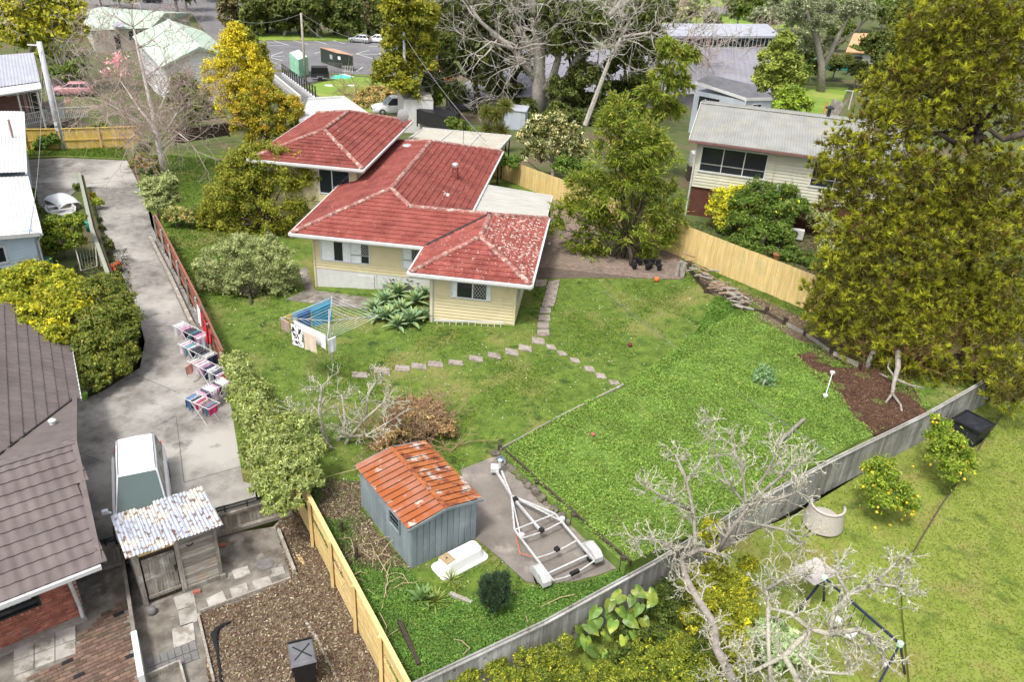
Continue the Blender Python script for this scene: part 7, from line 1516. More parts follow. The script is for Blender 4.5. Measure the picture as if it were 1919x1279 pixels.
# ---- feathery tree in front of the paved yard
fb_ = [(1160, 225, 42), (1190, 285, 52), (1140, 300, 42), (1215, 345, 50), (1120, 365, 48), (1165, 375, 55), (1230, 415, 42), (1085, 405, 44), (1140, 440, 48), (1195, 455, 48), (1060, 400, 30), (1110, 480, 34), (1165, 505, 30), (1245, 300, 34), (1245, 370, 34), (1130, 505, 30), (1180, 525, 28), (1210, 490, 34), (1090, 485, 28), (1150, 535, 24), (1200, 300, 40), (1170, 330, 46), (1170, 420, 46), (1255, 455, 26), (1085, 350, 28), (1090, 450, 28)]
ftb = g(1185, 500, .6)
tree('feathery_tree', 'loose feathery green tree hanging over the paved yard beside the red roof', 'tree', ftb, [B(a, b, r*1.18, 43-((a*7+b*3) % 5)*.5, .9) for a, b, r in fb_+[(1165, 200, 30), (1040, 430, 26), (1265, 420, 30), (1140, 250, 34), (1220, 260, 34), (1120, 540, 26), (1200, 535, 26)]], 42000, .24, .28, G_FEATH, BARKD, .12, clump=.32, inner=.1, spiky=1, droop=.12, up=.2, jit=.4, kdens=.9)
tree('feathery_tree', 'taller olive green feathery tree rising behind, right of the grey trunks', 'tree', g(1230, 260, .3), [B(a, b, r, 58, .9) for a, b, r in ((1240, 150, 30), (1265, 120, 34), (1220, 190, 34), (1275, 170, 30), (1250, 215, 34), (1200, 220, 26), (1290, 110, 24), (1250, 90, 24))], 15000, .36, .25, G_FEATH, BARK, .2, clump=.3, inner=.2, spiky=1, droop=.3, jit=.32)

# ---- great bare tree and its twin trunk
bt0 = g(1009, 216); BY = bt0.y
def limbs(m, base, lst):
    ends = []
    for pl, r0, r1 in lst:
        pts = [at(*p) for p in pl]; n = len(pts)
        m.tube([p-base for p in pts], [r0+(r1-r0)*i/(n-1) for i in range(n)], 8)
        for i in range(1, n): ends.append((pts[i]-base, (pts[i]-pts[i-1]).normalized(), r0+(r1-r0)*i/(n-1), i == n-1))
    return ends
bare = thing('bare_tree', 'great leafless grey tree with twin trunks rising behind the house', 'tree', bt0)
m = MB(); rr_ = random.Random(5)
ends = limbs(m, bt0, [(((1009, 220, BY), (1009, 170, BY), (1011, 110, BY), (1010, 70, BY-.5), (998, 10, BY-1), (985, -40, BY-1.5)), .85, .3),
    (((1033, 222, BY-1), (1058, 160, BY-1), (1080, 115, BY-1.5), (1105, 70, BY-2), (1150, 20, BY-3), (1180, -20, BY-3)), .6, .22), (((1012, 175, BY), (1034, 152, BY-.5), (1046, 110, BY-1), (1052, 50, BY-1.5), (1046, -20, BY-2)), .5, .2),
    (((1010, 160, BY), (988, 128, BY), (962, 92, BY-.5), (935, 70, BY-1), (900, 40, BY-1.5), (880, 10, BY-2)), .42, .14), (((1011, 110, BY), (985, 75, BY+1), (960, 40, BY+1), (935, -10, BY+2)), .4, .15), (((1009, 165, BY), (1000, 140, BY-.3), (985, 120, BY-1)), .25, .15),
    (((1012, 85, BY), (1030, 50, BY+.5), (1035, 0, BY+1)), .35, .2), (((1036, 155, BY-.5), (1056, 148, BY-.8)), .35, .26), (((962, 92, BY-.5), (920, 78, BY-2), (890, 100, BY-3)), .14, .07), (((1080, 115, BY-1.5), (1120, 120, BY-2.5), (1150, 150, BY-3)), .2, .08), (((1105, 70, BY-2), (1160, 70, BY-3), (1220, 60, BY-3.5)), .25, .1)])
for p, d, r, last in ends:
    if p.z > 5:
        for j in range(4 if last else 2):
            ax = Vector((rr_.gauss(0, 1), rr_.gauss(0, 1), rr_.gauss(0, .6))).normalized()
            grow(m, p, (d*.6+ax*.9), rr_.uniform(3.0, 4.6), min(r*.6, .14), 4, .75, (2, 3), .1, .2, .72, .6, 3, 4, 1, .022, rr_, .02)
m.build('trunk', BARKB, bare, smooth=True)
# second bare thicket right of it
bare2 = thing('bare_tree', 'dense pinkish leafless tree to the right of the great grey tree', 'tree', g(1190, 190)); m = MB()
for k in range(5): grow(m, (k*.8-1.6, 0, 0), (RND.gauss(0, .25), 0, 1), 6.0, .22, 5, .6, (2, 3), .12, .16, .74, .6, 3, 4, 1, .03, rr_)
m.build('trunk', TWIGPINK, bare2)
for px_, py_, lab in ((1320, 190, 'thin grey leafless tree in front of the warehouse'), (1420, 150, 'thin bare tree by the warehouse end'), (1745, 95, 'pale bare sapling against the far roofs near the conifer top')):
    b_ = g(px_, py_); t = thing('bare_tree', lab, 'tree', b_); m = MB()
    for k in range(3): grow(m, (k*.3, 0, 0), (RND.gauss(0, .3), 0, 1), 3.6, .12, 4, .6, (2, 3), .12, .16, .74, .6, 3, 4, 1, .03, rr_)
    m.build('trunk', BARKB if px_ > 1700 else TWIGPINK, t)
b_ = g(1100, 235); t = thing('leaning_trunk', 'slanting grey trunk right of the cream flowering shrub', 'tree', b_); m = MB(); m.tube([(-.2, 0, 0), (.5, 0, 2.6), (1.6, .3, 6.5), (3.0, .5, 10)], [.3, .26, .2, .12], 7)
for k in range(6): grow(m, (1.6+k*.2, .3, 6.5+k*.6), (RND.gauss(.4, .6), RND.gauss(0, .5), .6), 2.6, .08, 3, .6, (2, 3), .1, .2, .72, .6, 3, 4, 1, .025, rr_)
m.build('trunk', BARKB, t)

# ---- dark evergreens behind
def dk(label, base, bl, n, Y=None, pal=G_DARK, leaf=.42, bark=BARKD, r=.4, **k):
    b_ = g(*base); return tree('evergreen_tree', label, 'tree', b_, [B(x, y, rr2, (Y or b_.y)+RND.uniform(-2, 1), .85) for x, y, rr2 in bl], n, leaf, .5, pal, bark, r, clump=.3, inner=.3, jit=.3, **k)
dk('dark evergreen with a leaning trunk left of the great bare tree', (893, 212), [(850, 90, 42), (890, 60, 46), (905, 115, 30), (835, 55, 40), (860, 20, 45), (920, 30, 42), (835, 130, 26), (915, 150, 28)], 26000)
dk('dark evergreen directly behind the great bare trunk', (965, 195), [(950, 60, 46), (985, 30, 46), (955, 120, 38), (1000, 90, 36), (930, 170, 26), (960, 178, 26), (940, 10, 44)], 24000, 98)
dk('dark evergreen between the twin grey trunks', (1075, 212), [(1070, 90, 46), (1095, 150, 42), (1060, 170, 32), (1110, 60, 48), (1050, 30, 46), (1110, 195, 28), (1080, 190, 26)], 26000, 88)
dk('dark evergreen right of the leaning grey trunk', (1165, 205), [(1160, 60, 50), (1170, 130, 42), (1200, 170, 36), (1150, 180, 34), (1210, 90, 46), (1185, 200, 26), (1230, 30, 40)], 26000, 92)
dk('low dark bush with orange tint under the evergreens', (910, 190), [(905, 160, 28), (935, 165, 26), (885, 180, 20)], 8000, None, G_DARK+[((.12, .07, .03), 1)], limbs=False)
dk('dark shrub mass at the foot of the great bare trunk', (980, 225), [(985, 205, 22), (1045, 215, 24), (1075, 225, 24), (950, 215, 22), (1120, 225, 26), (1160, 230, 24)], 12000, None, limbs=False)
dk('bright green shrub behind the flat-roofed shed', (855, 205), [(835, 185, 22), (862, 180, 20), (815, 175, 14), (850, 165, 16)], 6000, None, [((.10, .14, .02), 3), ((.16, .18, .03), 2), ((.05, .07, .015), 2)], limbs=False, leaf=.35)
dk('copper leaved shrub glimpsed between dark trunks', (822, 170), [(822, 140, 16), (838, 155, 14), (815, 120, 12)], 2500, 95, [((.36, .16, .10), 3), ((.42, .24, .17), 2)], limbs=False)
dk('tall yellow green tree growing round the white pole', (765, 205), [(755, 25, 40), (780, 70, 40), (745, 80, 34), (770, 120, 38), (735, 130, 34), (790, 30, 38), (760, 165, 30), (720, 145, 26), (800, 110, 30), (745, -10, 40)], 30000, 80, [((.12, .12, .015), 3), ((.17, .16, .018), 2.5), ((.07, .08, .013), 2.2)], leaf=.36)
dk('dark leaning evergreen tree with drooping boughs over the tarp yard', (812, 190), [(810, 160, 26), (825, 90, 30), (800, 190, 18)], 7000, 84)
# ---- dark tree line beyond the car park
for i, (px_, py_, w) in enumerate(((440, 58, 30), (470, 66, 26), (500, 60, 30), (532, 68, 30), (562, 62, 28), (595, 70, 32), (628, 64, 28), (655, 72, 30), (690, 64, 30), (722, 70, 30), (745, 60, 30))):
    b_ = g(px_, py_); lab = ('brownish thin tree', 'dark green tree', 'olive green tree', 'dense dark tree')[i % 4]
    tree('woodland_tree', '%s in the tree line beyond the car park, %s' % (lab, ('leftmost', 'second from the left', 'third from the left', 'fourth from the left', 'left of the middle', 'in the middle', 'right of the middle', 'behind the silver hatchback', 'behind the white hatchback', 'second from the right', 'rightmost')[i]), 'tree', b_,
         [B(px_+RND.uniform(-14, 14), py_-18-12*k, w*RND.uniform(.55, .8), b_.y+RND.uniform(-2, 2), .9) for k in range(5)], 6500, .75, .5, [[((.10, .085, .05), 3), ((.14, .11, .07), 2), ((.06, .06, .03), 2)], G_DARK, [((.07, .075, .02), 3), ((.10, .10, .03), 2)], G_DARK][i % 4], BARK if i % 2 else BARKD, .3, 'tree line beyond the car park', clump=.32, inner=.2)
# ---- wooded background on the far right and along the top edge
protos = []
for k, (pal, lf) in enumerate(((G_GUM, .8), (G_MID, .8), (G_DARK, .8), (G_GREY, .8))):
    bl = [((RND.uniform(-1.6, 1.6), RND.uniform(-1.6, 1.6), 4.2+RND.uniform(-1.2, 2.0)), (RND.uniform(1.4, 2.2),)*2+(RND.uniform(1.2, 1.8),)) for _ in range(6)]
    t = tree('distant_tree', 'x', 'tree', (0, -500-k*20, 0), [((c[0], c[1]-500-k*20, c[2]), r) for c, r in bl], 4500, .55, .55, pal, BARK, .22, 'distant trees', clump=.34, inner=.2); protos.append(t)
far_t = [(20, 8, 2, 1.1), (190, 12, 2, .8), (225, 16, 1, .8), (250, 20, 3, .6), (335, 38, 2, 1.5), (350, 20, 1, 1.2), (410, 4, 2, 1.2), (455, 0, 2, 1.4), (520, 8, 2, 1.6), (590, 6, 2, 1.5), (650, 10, 1, 1.6), (710, 4, 2, 1.6), (1240, 40, 3, 1.3), (1280, 70, 3, 1.5), (1330, 72, 1, .8), (1380, 55, 1, .9), (1425, 80, 0, 1.3), (1405, 40, 2, 1.1), (1480, 70, 0, 1.5),
         (1530, 50, 0, 1.2), (1570, 40, 1, 1.2), (1610, 60, 1, 1.2), (1650, 55, 1, 1.2), (1670, 40, 3, 1.2), (1700, 60, 2, 1.4), (1720, 30, 1, 1.3), (1690, 120, 2, 1.4), (1640, 150, 2, 1.1), (1670, 150, 2, 1.3), (1715, 160, 2, 1.4), (1560, 150, 2, .6), (1600, 165, 2, .7), (1640, 175, 2, .8), (1500, 165, 2, .7), (1470, 190, 1, 1.0), (1520, 20, 2, 1.4), (1590, 15, 2, 1.5), (1760, 20, 2, 1.6), (1840, 20, 1, 1.6), (1650, 10, 1, 1.5), (1450, 20, 1, 1.2), (1240, 8, 2, 1.6), (1500, 112, 0, 1.0), (1563, 96, 1, .9), (1604, 122, 1, .7), (1530, 150, 1, .6), (1502, 138, 2, .8), (1662, 112, 1, .8), (1275, 45, 1, 1.2), (1300, 20, 0, 1.2), (1360, 30, 3, 1.2), (880, 5, 2, 1.6), (960, 0, 2, 1.6), (1060, 5, 1, 1.6), (1130, 0, 2, 1.6), (1190, 10, 2, 1.6), (800, 8, 2, 1.6)]
wheres = lambda x, y: ('at the top left edge' if x < 150 else 'behind the mint roofs' if x < 420 else 'behind the car park tree line' if x < 760 else 'left of the bright far grass' if x < 1300 else 'beyond the warehouse' if x < 1500 else 'around the orange roof' if x < 1700 and y < 110 else 'along the dark hedge line' if y > 140 else 'behind the conifer top')
kn = ('silvery grey', 'mid green', 'dark green', 'pale grey green'); fam = {}
for t in far_t: fam.setdefault((t[2], wheres(t[0], t[1])), []).append(t)
onum = ('first', 'second', 'third', 'fourth', 'fifth', 'sixth', 'seventh', 'eighth', 'ninth')
for (k, w), ts in fam.items():
    for i, (px_, py_, _, s) in enumerate(sorted(ts)):
        b_ = g(px_, py_); s2 = s*RND.uniform(.9, 1.1)
        lab = '%s tree %s' % (kn[k], w) if len(ts) == 1 else '%s from the left of the %s trees %s' % (onum[i], kn[k], w)
        dup(protos[k], b_, RND.uniform(0, 6), lab, 'distant trees', (s2*RND.uniform(.9, 1.2), s2, s2*RND.uniform(.9, 1.15)))
for p in protos:
    for c in list(p.children): bpy.data.objects.remove(c)
    bpy.data.objects.remove(p)
# ---- named trees further back
tree('round_tree', 'rounded yellow green tree beside the warehouse and sleep-out', 'tree', g(1455, 195), [B(a, b, r, 68, 1) for a, b, r in ((1465, 90, 26), (1445, 120, 30), (1475, 130, 30), (1450, 160, 30), (1480, 165, 26), (1430, 150, 22))], 15000, .3, .5, [((.13, .15, .03), 3), ((.18, .20, .05), 2), ((.08, .10, .025), 2)], BARK, .2, clump=.28)
tree('leafy_bush', 'bright green bush behind the grey corrugated roof', 'bush', g(1480, 215), [B(a, b, r, 64, 1) for a, b, r in ((1480, 190, 24), (1500, 200, 20), (1465, 205, 20))], 6000, .28, .5, [((.12, .17, .02), 3), ((.16, .20, .03), 2), ((.07, .10, .02), 1)], BARK, .08, clump=.3, limbs=False)
gb = g(1538, 172); gum = thing('gum_tree', 'tall grey leaved gum tree with thick forked trunk right of the round tree', 'tree', gb); m = MB(); ends = limbs(m, gb, [(((1538, 175, gb.y), (1540, 120, gb.y), (1530, 70, gb.y), (1510, 20, gb.y)), .75, .3), (((1542, 130, gb.y), (1560, 90, gb.y), (1585, 40, gb.y), (1610, 0, gb.y)), .5, .2), (((1560, 90, gb.y), (1600, 60, gb.y-1), (1630, 30, gb.y-1)), .25, .1)])
m.build('trunk', BARK, gum, smooth=True); crown_obj('crown', gum, gb, [B(a, b, r, gb.y+RND.uniform(-2, 2), .8) for a, b, r in ((1500, 40, 30), (1480, 80, 28), (1520, 90, 26), (1545, 50, 26), (1570, 30, 30), (1600, 20, 26), (1560, 85, 18), (1510, 5, 34), (1625, 25, 26), (1470, 30, 28), (1550, 5, 30))], 20000, .42, .4, G_GUM, clump=.34, inner=.2)
# ---- golden conifer and shrubs, upper left
gcb = g(440, 240); tree('golden_cypress', 'bright golden yellow cypress left of the car park', 'tree', gcb, [B(a, b, r*1.15, 74, 1) for a, b, r in ((440, 62, 16), (438, 85, 24), (425, 110, 26), (455, 110, 28), (410, 140, 26), (445, 145, 30), (480, 140, 26), (405, 175, 28), (440, 185, 30), (480, 180, 26), (425, 205, 22), (460, 160, 26))], 60000, .2, .5, G_GOLDC, BARKD, .2, clump=.26, inner=.5, jit=.28)
tree('dark_conifer', 'dark green conifer close behind the golden cypress', 'tree', g(480, 235), [B(a, b, r, 79, 1) for a, b, r in ((462, 75, 18), (480, 100, 22), (492, 130, 20), (495, 160, 16))], 9000, .3, .4, G_OLIVE, BARK, .15, clump=.28)
tree('bronze_tree', 'rounded olive and bronze tree behind the red tiled house', 'tree', g(490, 285), [B(a, b, r, 66, 1) for a, b, r in ((490, 175, 26), (465, 200, 28), (515, 195, 28), (545, 205, 24), (455, 235, 24), (500, 235, 32), (545, 235, 28), (480, 265, 24), (520, 262, 24))], 50000, .17, .5, G_ORNG, BARKD, .14, clump=.3, inner=.4)
tree('olive_tree', 'dense rounded olive green tree against the left side of the red house', 'tree', g(505, 450), [B(a, b, r*1.15, 46, 1) for a, b, r in ((500, 315, 40), (455, 330, 38), (545, 320, 40), (430, 375, 40), (480, 375, 48), (535, 370, 46), (575, 345, 34), (500, 425, 36), (440, 420, 34), (560, 400, 34), (595, 330, 18), (470, 300, 24), (400, 400, 24), (410, 430, 26), (470, 440, 30), (530, 435, 30), (560, 430, 26), (430, 445, 24), (390, 425, 22))], 110000, .14, .5, G_OLIVE, BARKD, .12, clump=.26, inner=.4, jit=.3)
tree('grey_shrub', 'broad grey green shrub on the lawn left of the cream wall', 'shrub', g(470, 575), [B(a, b, r, 37.5, .85) for a, b, r in ((470, 480, 40), (420, 490, 38), (520, 490, 38), (400, 520, 32), (455, 525, 44), (510, 530, 42), (540, 520, 26), (430, 550, 28), (490, 556, 26), (380, 500, 20), (450, 460, 26), (500, 460, 22), (450, 565, 22), (470, 560, 26), (415, 555, 22), (525, 550, 22), (500, 562, 18), (385, 535, 22))], 75000, .12, .35, G_GREY, BARKD, .06, clump=.26, inner=.35, jit=.3)
birch = thing('bare_birch', 'leafless white barked birch with pinkish twigs beside the driveway', 'tree', g(308, 325)); bb0 = birch.location; m = MB(); Yb = bb0.y
ends = limbs(m, bb0, [(((308, 328, Yb), (302, 290, Yb), (293, 250, Yb), (286, 210, Yb), (272, 150, Yb), (258, 90, Yb), (250, 50, Yb)), .26, .05), (((294, 258, Yb), (270, 232, Yb-1), (235, 212, Yb-2), (205, 195, Yb-3)), .11, .04), (((292, 245, Yb), (262, 205, Yb+1), (225, 150, Yb+1)), .1, .03), (((298, 268, Yb), (330, 215, Yb), (345, 200, Yb)), .09, .03), (((289, 230, Yb), (310, 180, Yb+1), (320, 140, Yb+2)), .1, .03), (((300, 280, Yb), (335, 250, Yb-1), (355, 265, Yb-2)), .07, .02), (((297, 262, Yb), (255, 250, Yb-2), (240, 262, Yb-2.5)), .07, .02)])
m.build('trunk', mk('birch_bark', (.55, .50, .45), (.68, .63, .58), 5, .8, c3=(.25, .2, .18), s3=3, t3=(.62, .7)), birch, smooth=True)
m = MB()
for p, d, r, last in ends:
    for j in range(9 if last else 7):
        ax = Vector((rr_.gauss(0, 1), rr_.gauss(0, 1), rr_.gauss(.1, .5))).normalized(); grow(m, p, d*.5+ax, rr_.uniform(1.3, 2.3), .03, 3, .6, (2, 3), .06, .2, .72, .6, 3, 3, 1, .010, rr_, .1)
m.build('twigs', TWIGPINK, birch)
tree('golden_tree', 'big golden green tree filling the top left corner', 'tree', g(60, 95), [B(a, b, r, 95, .9) for a, b, r in ((40, 30, 40), (90, 20, 44), (20, 70, 34), (60, 65, 40), (110, 50, 40), (-10, 20, 44), (140, 55, 24), (70, -10, 44), (125, 20, 34))], 26000, .5, .5, [((.24, .215, .02), 3), ((.17, .165, .02), 2.5), ((.07, .09, .015), 2), ((.31, .27, .03), 1)], BARK, .4, clump=.28, inner=.5)
t = thing('bare_tree', 'grey leafless tree in front of the golden tree at the top left', 'tree', g(120, 165)); m = MB()
for k in range(5): grow(m, (k*.4-.8, 0, 0), (RND.gauss(0, .35), RND.gauss(0, .2), 1), 4.0, .16, 5, .62, (2, 3), .1, .18, .72, .6, 3, 4, 1, .025, rr_)
m.build('trunk', BARKB, t)
sh = [('dark green shrub under the grey leafless tree', 'shrub', (115, 172), ((110, 145, 22), (135, 140, 20), (95, 150, 16), (150, 125, 16)), 9000, .3, G_MID), ('olive scrub behind the concrete pole', 'shrub', (105, 120), ((95, 105, 22), (120, 115, 20), (140, 105, 18)), 7000, .4, G_OLIVE),
      ('dark green shrub behind the birch twigs', 'shrub', (350, 240), ((345, 165, 26), (365, 190, 28), (335, 195, 24), (380, 215, 24), (350, 225, 24)), 16000, .26, G_MID), ('broad strappy green clump at the foot of the yellow fence', 'clump', (88, 283), ((85, 266, 15), (100, 262, 13), (72, 270, 13)), 5000, .25, G_CITR), ('small dark green shrub against the yellow fence', 'shrub', (185, 268), ((178, 250, 15), (190, 243, 13)), 4000, .18, G_MID),
      ('grey green feathery shrub on the fence line below the birch', 'shrub', (292, 410), ((285, 355, 22), (310, 350, 24), (300, 380, 24), (320, 375, 18)), 14000, .16, G_GREY), ('pinkish bronze shrub at the birch foot', 'shrub', (280, 325), ((270, 305, 16), (285, 315, 14), (255, 310, 12)), 5000, .16, [((.20, .10, .06), 2), ((.12, .13, .05), 3), ((.22, .2, .1), 2)]), ('pale green shrub left of the birch trunk', 'shrub', (262, 300), ((262, 280, 14), (272, 272, 12)), 4000, .17, G_GREY),
      ('cream speckled shrub beside the red-brown fence top', 'shrub', (335, 425), ((330, 402, 18), (350, 408, 16), (318, 410, 13)), 7000, .14, [((.14, .16, .05), 3), ((.30, .26, .14), 1.3), ((.30, .12, .07), .6), ((.08, .10, .03), 2)]),
      ('leafy vine thicket between the blue house and the dinghy', 'vine', (120, 480), ((100, 425, 20), (130, 425, 22), (150, 415, 14), (110, 450, 24), (140, 450, 18), (100, 470, 18)), 12000, .18, [((.07, .10, .015), 3), ((.12, .15, .02), 2), ((.17, .17, .02), 1), ((.04, .055, .012), 1.5)]),
      ('low green bushes along the white wall of the blue house', 'shrub', (66, 395), ((62, 375, 8), (68, 395, 9), (60, 360, 7)), 2500, .14, G_MID),
      ('round yellow green shrub on the driveway verge', 'shrub', (183, 392), ((183, 380, 10),), 1800, .12, [((.20, .22, .03), 3), ((.13, .15, .025), 2)]), ('small orange tinted shrub above the round yellow green one', 'shrub', (174, 372), ((174, 368, 7),), 900, .12, G_ORNG), ('dark round shrub low on the driveway verge', 'shrub', (205, 472), ((205, 464, 9), (204, 456, 7)), 1800, .12, [((.06, .07, .025), 3), ((.10, .11, .03), 1)]),
      ('red flowered shrub at the lower end of the driveway verge', 'shrub', (218, 510), ((217, 502, 11),), 1800, .12, [((.35, .06, .04), 1.6), ((.05, .07, .03), 3)]), ('tiny dark shrub second on the driveway verge', 'shrub', (187, 415), ((187, 412, 5),), 500, .1, G_DARK), ('tiny dark shrub in the middle of the driveway verge', 'shrub', (191, 432), ((191, 428, 6),), 600, .1, G_DARK), ('tiny dark shrub above the dark round shrub', 'shrub', (198, 450), ((197, 446, 6),), 600, .1, G_DARK),
      ('green shrub behind the mossy rail fence', 'shrub', (150, 355), ((145, 352, 9), (150, 362, 8)), 1200, .12, G_MID)]
for lab, cat, bs_, bl, n, lf, pal in sh:
    b_ = g(*bs_); tree('garden_shrub', lab, cat, b_, [B(a, b, r, b_.y-.1*i, .95) for i, (a, b, r) in enumerate(bl)], n, lf, .5, pal, BARK, .06, clump=.32, inner=.35)
mg = thing('magnolia', 'pink blossomed magnolia behind the birch', 'tree', g(215, 215)); mb0 = mg.location; m = MB()
for k in range(4): grow(m, (k*.4, 0, 0), (RND.gauss(0, .3), 0, 1), 2.6, .08, 4, .6, (2, 3), .1, .18, .72, .6, 3, 4, 0, .02, rr_)
m.build('trunk', BARK, mg); crown_obj('blossom', mg, mb0, [B(a, b, r, mb0.y, 1) for a, b, r in ((210, 125, 16), (225, 115, 14), (200, 140, 12), (130, 215, 8), (128, 190, 7), (232, 140, 12))], 420, .22, .7, [((.38, .17, .22), 2), ((.62, .38, .44), 2), ((.45, .12, .2), 1)], clump=.4)
# ---- hedge bank left of the driveway
tree('hedge', 'thick yellow green hedge bank at the left edge', 'hedge', g(60, 690, DRV), [Bz(a, b, r, z, .8) for a, b, r, z in ((20, 540, 46, 1.6), (70, 530, 46, 1.6), (115, 550, 44, 1.7), (30, 590, 46, 1.6), (85, 590, 48, 1.7), (130, 600, 42, 1.7), (40, 625, 36, 1.5), (100, 630, 36, 1.5), (-20, 570, 50, 1.5), (140, 560, 34, 1.6), (-10, 620, 40, 1.5), (60, 510, 26, 1.9))], 60000, .16, .55, G_YELB, BARK, .1, clump=.26, inner=.35, limbs=False, jit=.3)
tree('hedge', 'rounded dark green hedge on the driveway bend', 'hedge', g(200, 690, DRV), [Bz(a, b, r, z, .85) for a, b, r, z in ((190, 555, 44, 1.5), (225, 570, 34, 1.2), (215, 600, 44, 1.2), (180, 610, 40, 1.5), (230, 635, 32, .9), (200, 650, 40, .8), (160, 650, 34, 1.1), (235, 665, 24, .5), (165, 690, 30, .6), (205, 690, 30, .4), (150, 715, 22, .4), (180, 715, 22, .2), (225, 690, 22, .3), (205, 535, 28, 1.6))], 62000, .13, .55, [((.06, .075, .018), 3), ((.085, .10, .02), 2.5), ((.14, .14, .025), 1.2), ((.17, .12, .04), .5)], BARK, .1, clump=.24, inner=.35, limbs=False, jit=.3)
# ---- pale hedge on the right of the driveway
tree('hedge', 'pale green straggling hedge between driveway end and lawn', 'hedge', g(500, 900), [Bz(a, b, r, z, .95) for a, b, r, z in ((440, 680, 24, 1.2), (450, 700, 30, 1.2), (462, 725, 34, 1.1), (478, 755, 38, 1.1), (450, 740, 26, .8), (468, 785, 30, .8), (492, 790, 36, 1.1), (512, 825, 40, 1.2), (490, 850, 36, 1.0), (545, 850, 38, 1.3), (570, 875, 32, 1.2), (530, 890, 38, 1.2), (505, 910, 34, .9), (555, 925, 30, 1.0), (520, 945, 28, .7), (590, 840, 22, 1.5), (575, 800, 24, 1.5), (545, 800, 28, 1.4), (590, 905, 20, 1.0))], 60000, .13, .42, G_PALE, BARK, .1, clump=.26, inner=.3, limbs=False, jit=.3)
# ---- lichened trees
def lichen(name, label, base, lst, seed, per=3, ln=(.45, .9), r=.035, lev=2, mat=LICHENB, trunkmat=None, tufts=900, minr=.012):
    rg_ = random.Random(seed); base = Vector(base); t = thing(name, label, 'tree', base); m = MB(); ends = limbs(m, base, lst)
    (m.build('trunk', trunkmat or mat, t, smooth=True)); m = MB()
    for p, d, rr3, last in ends:
        for j in range(per+2 if last else per):
            ax = Vector((rg_.gauss(0, 1), rg_.gauss(0, 1), rg_.gauss(.15, .7))).normalized(); grow(m, p-d*rg_.uniform(0, .3), d*.6+ax, rg_.uniform(*ln), min(rr3*.7, r), lev, .7, (2, 3), .05, .26, .74, .65, 3, 4, 1, minr, rg_)
    tw = m.build('twigs', mat, t)
    idx = [rg_.randrange(len(m.v)) for _ in range(tufts)]; cen = np.array([m.v[i] for i in idx])+RNG.normal(size=(tufts, 3))*.012; P_ = np.array(((.50, .52, .33), (.62, .63, .50), (.40, .44, .22)))
    me = leafmesh('lichen', cen, norm(RNG.normal(size=(tufts, 3))), RNG.uniform(.03, .075, tufts), .8, .8*P_[RNG.integers(0, 3, tufts)]*RNG.uniform(.8, 1.2, (tufts, 1)), LEAFDRY); o = bpy.data.objects.new('lichen', me); COL.objects.link(o); o.parent = t; tag(o, kind='stuff')
    return t
lichen('lichened_tree', 'bare lichen crusted shrub tree leaning from the pale hedge by the dead bush', g(632, 886), [(((632, 888, 24.3), (625, 850, 24.3), (605, 815, 24.3), (598, 770, 24.5), (602, 725, 24.6)), .13, .03), (((632, 862, 24.3), (655, 820, 24.2), (685, 785, 24.0), (722, 752, 23.8)), .10, .025), (((628, 850, 24.3), (648, 790, 24.6), (640, 740, 24.8)), .08, .025), (((655, 820, 24.2), (690, 815, 23.6), (730, 790, 23.3)), .06, .02), (((685, 785, 24.0), (690, 740, 24.2), (705, 715, 24.4)), .05, .02), (((605, 815, 24.3), (575, 790, 24), (560, 770, 24)), .05, .02)], 21, 4, (.3, .55), .026, 2, tufts=1200)
lt0 = g(1392, 1310, RY)
lichen('lichened_tree', 'large bare lichen crusted tree leaning over the grey fence', lt0, [(((1392, 1312, 13.0), (1360, 1250, 13.6), (1342, 1215, 14.2), (1338, 1170, 15), (1308, 1125, 15.8), (1288, 1090, 16.4), (1275, 1045, 17.2)), .125, .095), (((1275, 1045, 17.2), (1303, 1015, 17.6), (1300, 960, 18), (1283, 890, 18.4), (1265, 852, 18.8)), .075, .025), (((1278, 1048, 17.2), (1310, 1030, 17.2), (1345, 1036, 17.2), (1380, 1010, 17.4), (1400, 950, 17.8), (1390, 880, 18.2), (1372, 830, 18.4)), .08, .02), (((1345, 1036, 17.2), (1365, 1000, 17.0), (1420, 930, 17.2), (1480, 880, 17.5), (1510, 862, 17.6)), .07, .02), (((1275, 1045, 17.2), (1255, 1025, 17), (1225, 1010, 16.8), (1195, 1012, 16.8)), .06, .02), (((1380, 1010, 17.4), (1430, 985, 16.8), (1475, 995, 16.5), (1510, 1022, 16.2)), .06, .02), (((1400, 950, 17.8), (1360, 900, 18.4), (1340, 850, 18.8), (1334, 790, 19)), .05, .015), (((1300, 960, 18), (1250, 935, 18), (1215, 915, 18)), .05, .02), (((1420, 930, 17.2), (1450, 940, 16.8), (1500, 920, 16.6)), .045, .02), (((1400, 950, 17.8), (1440, 880, 18.2), (1460, 840, 18.4)), .05, .02)], 33, 5, (.26, .5), .024, 2, LICHENB, BARK, 2600, .012)
l2 = g(1560, 1330, RY)
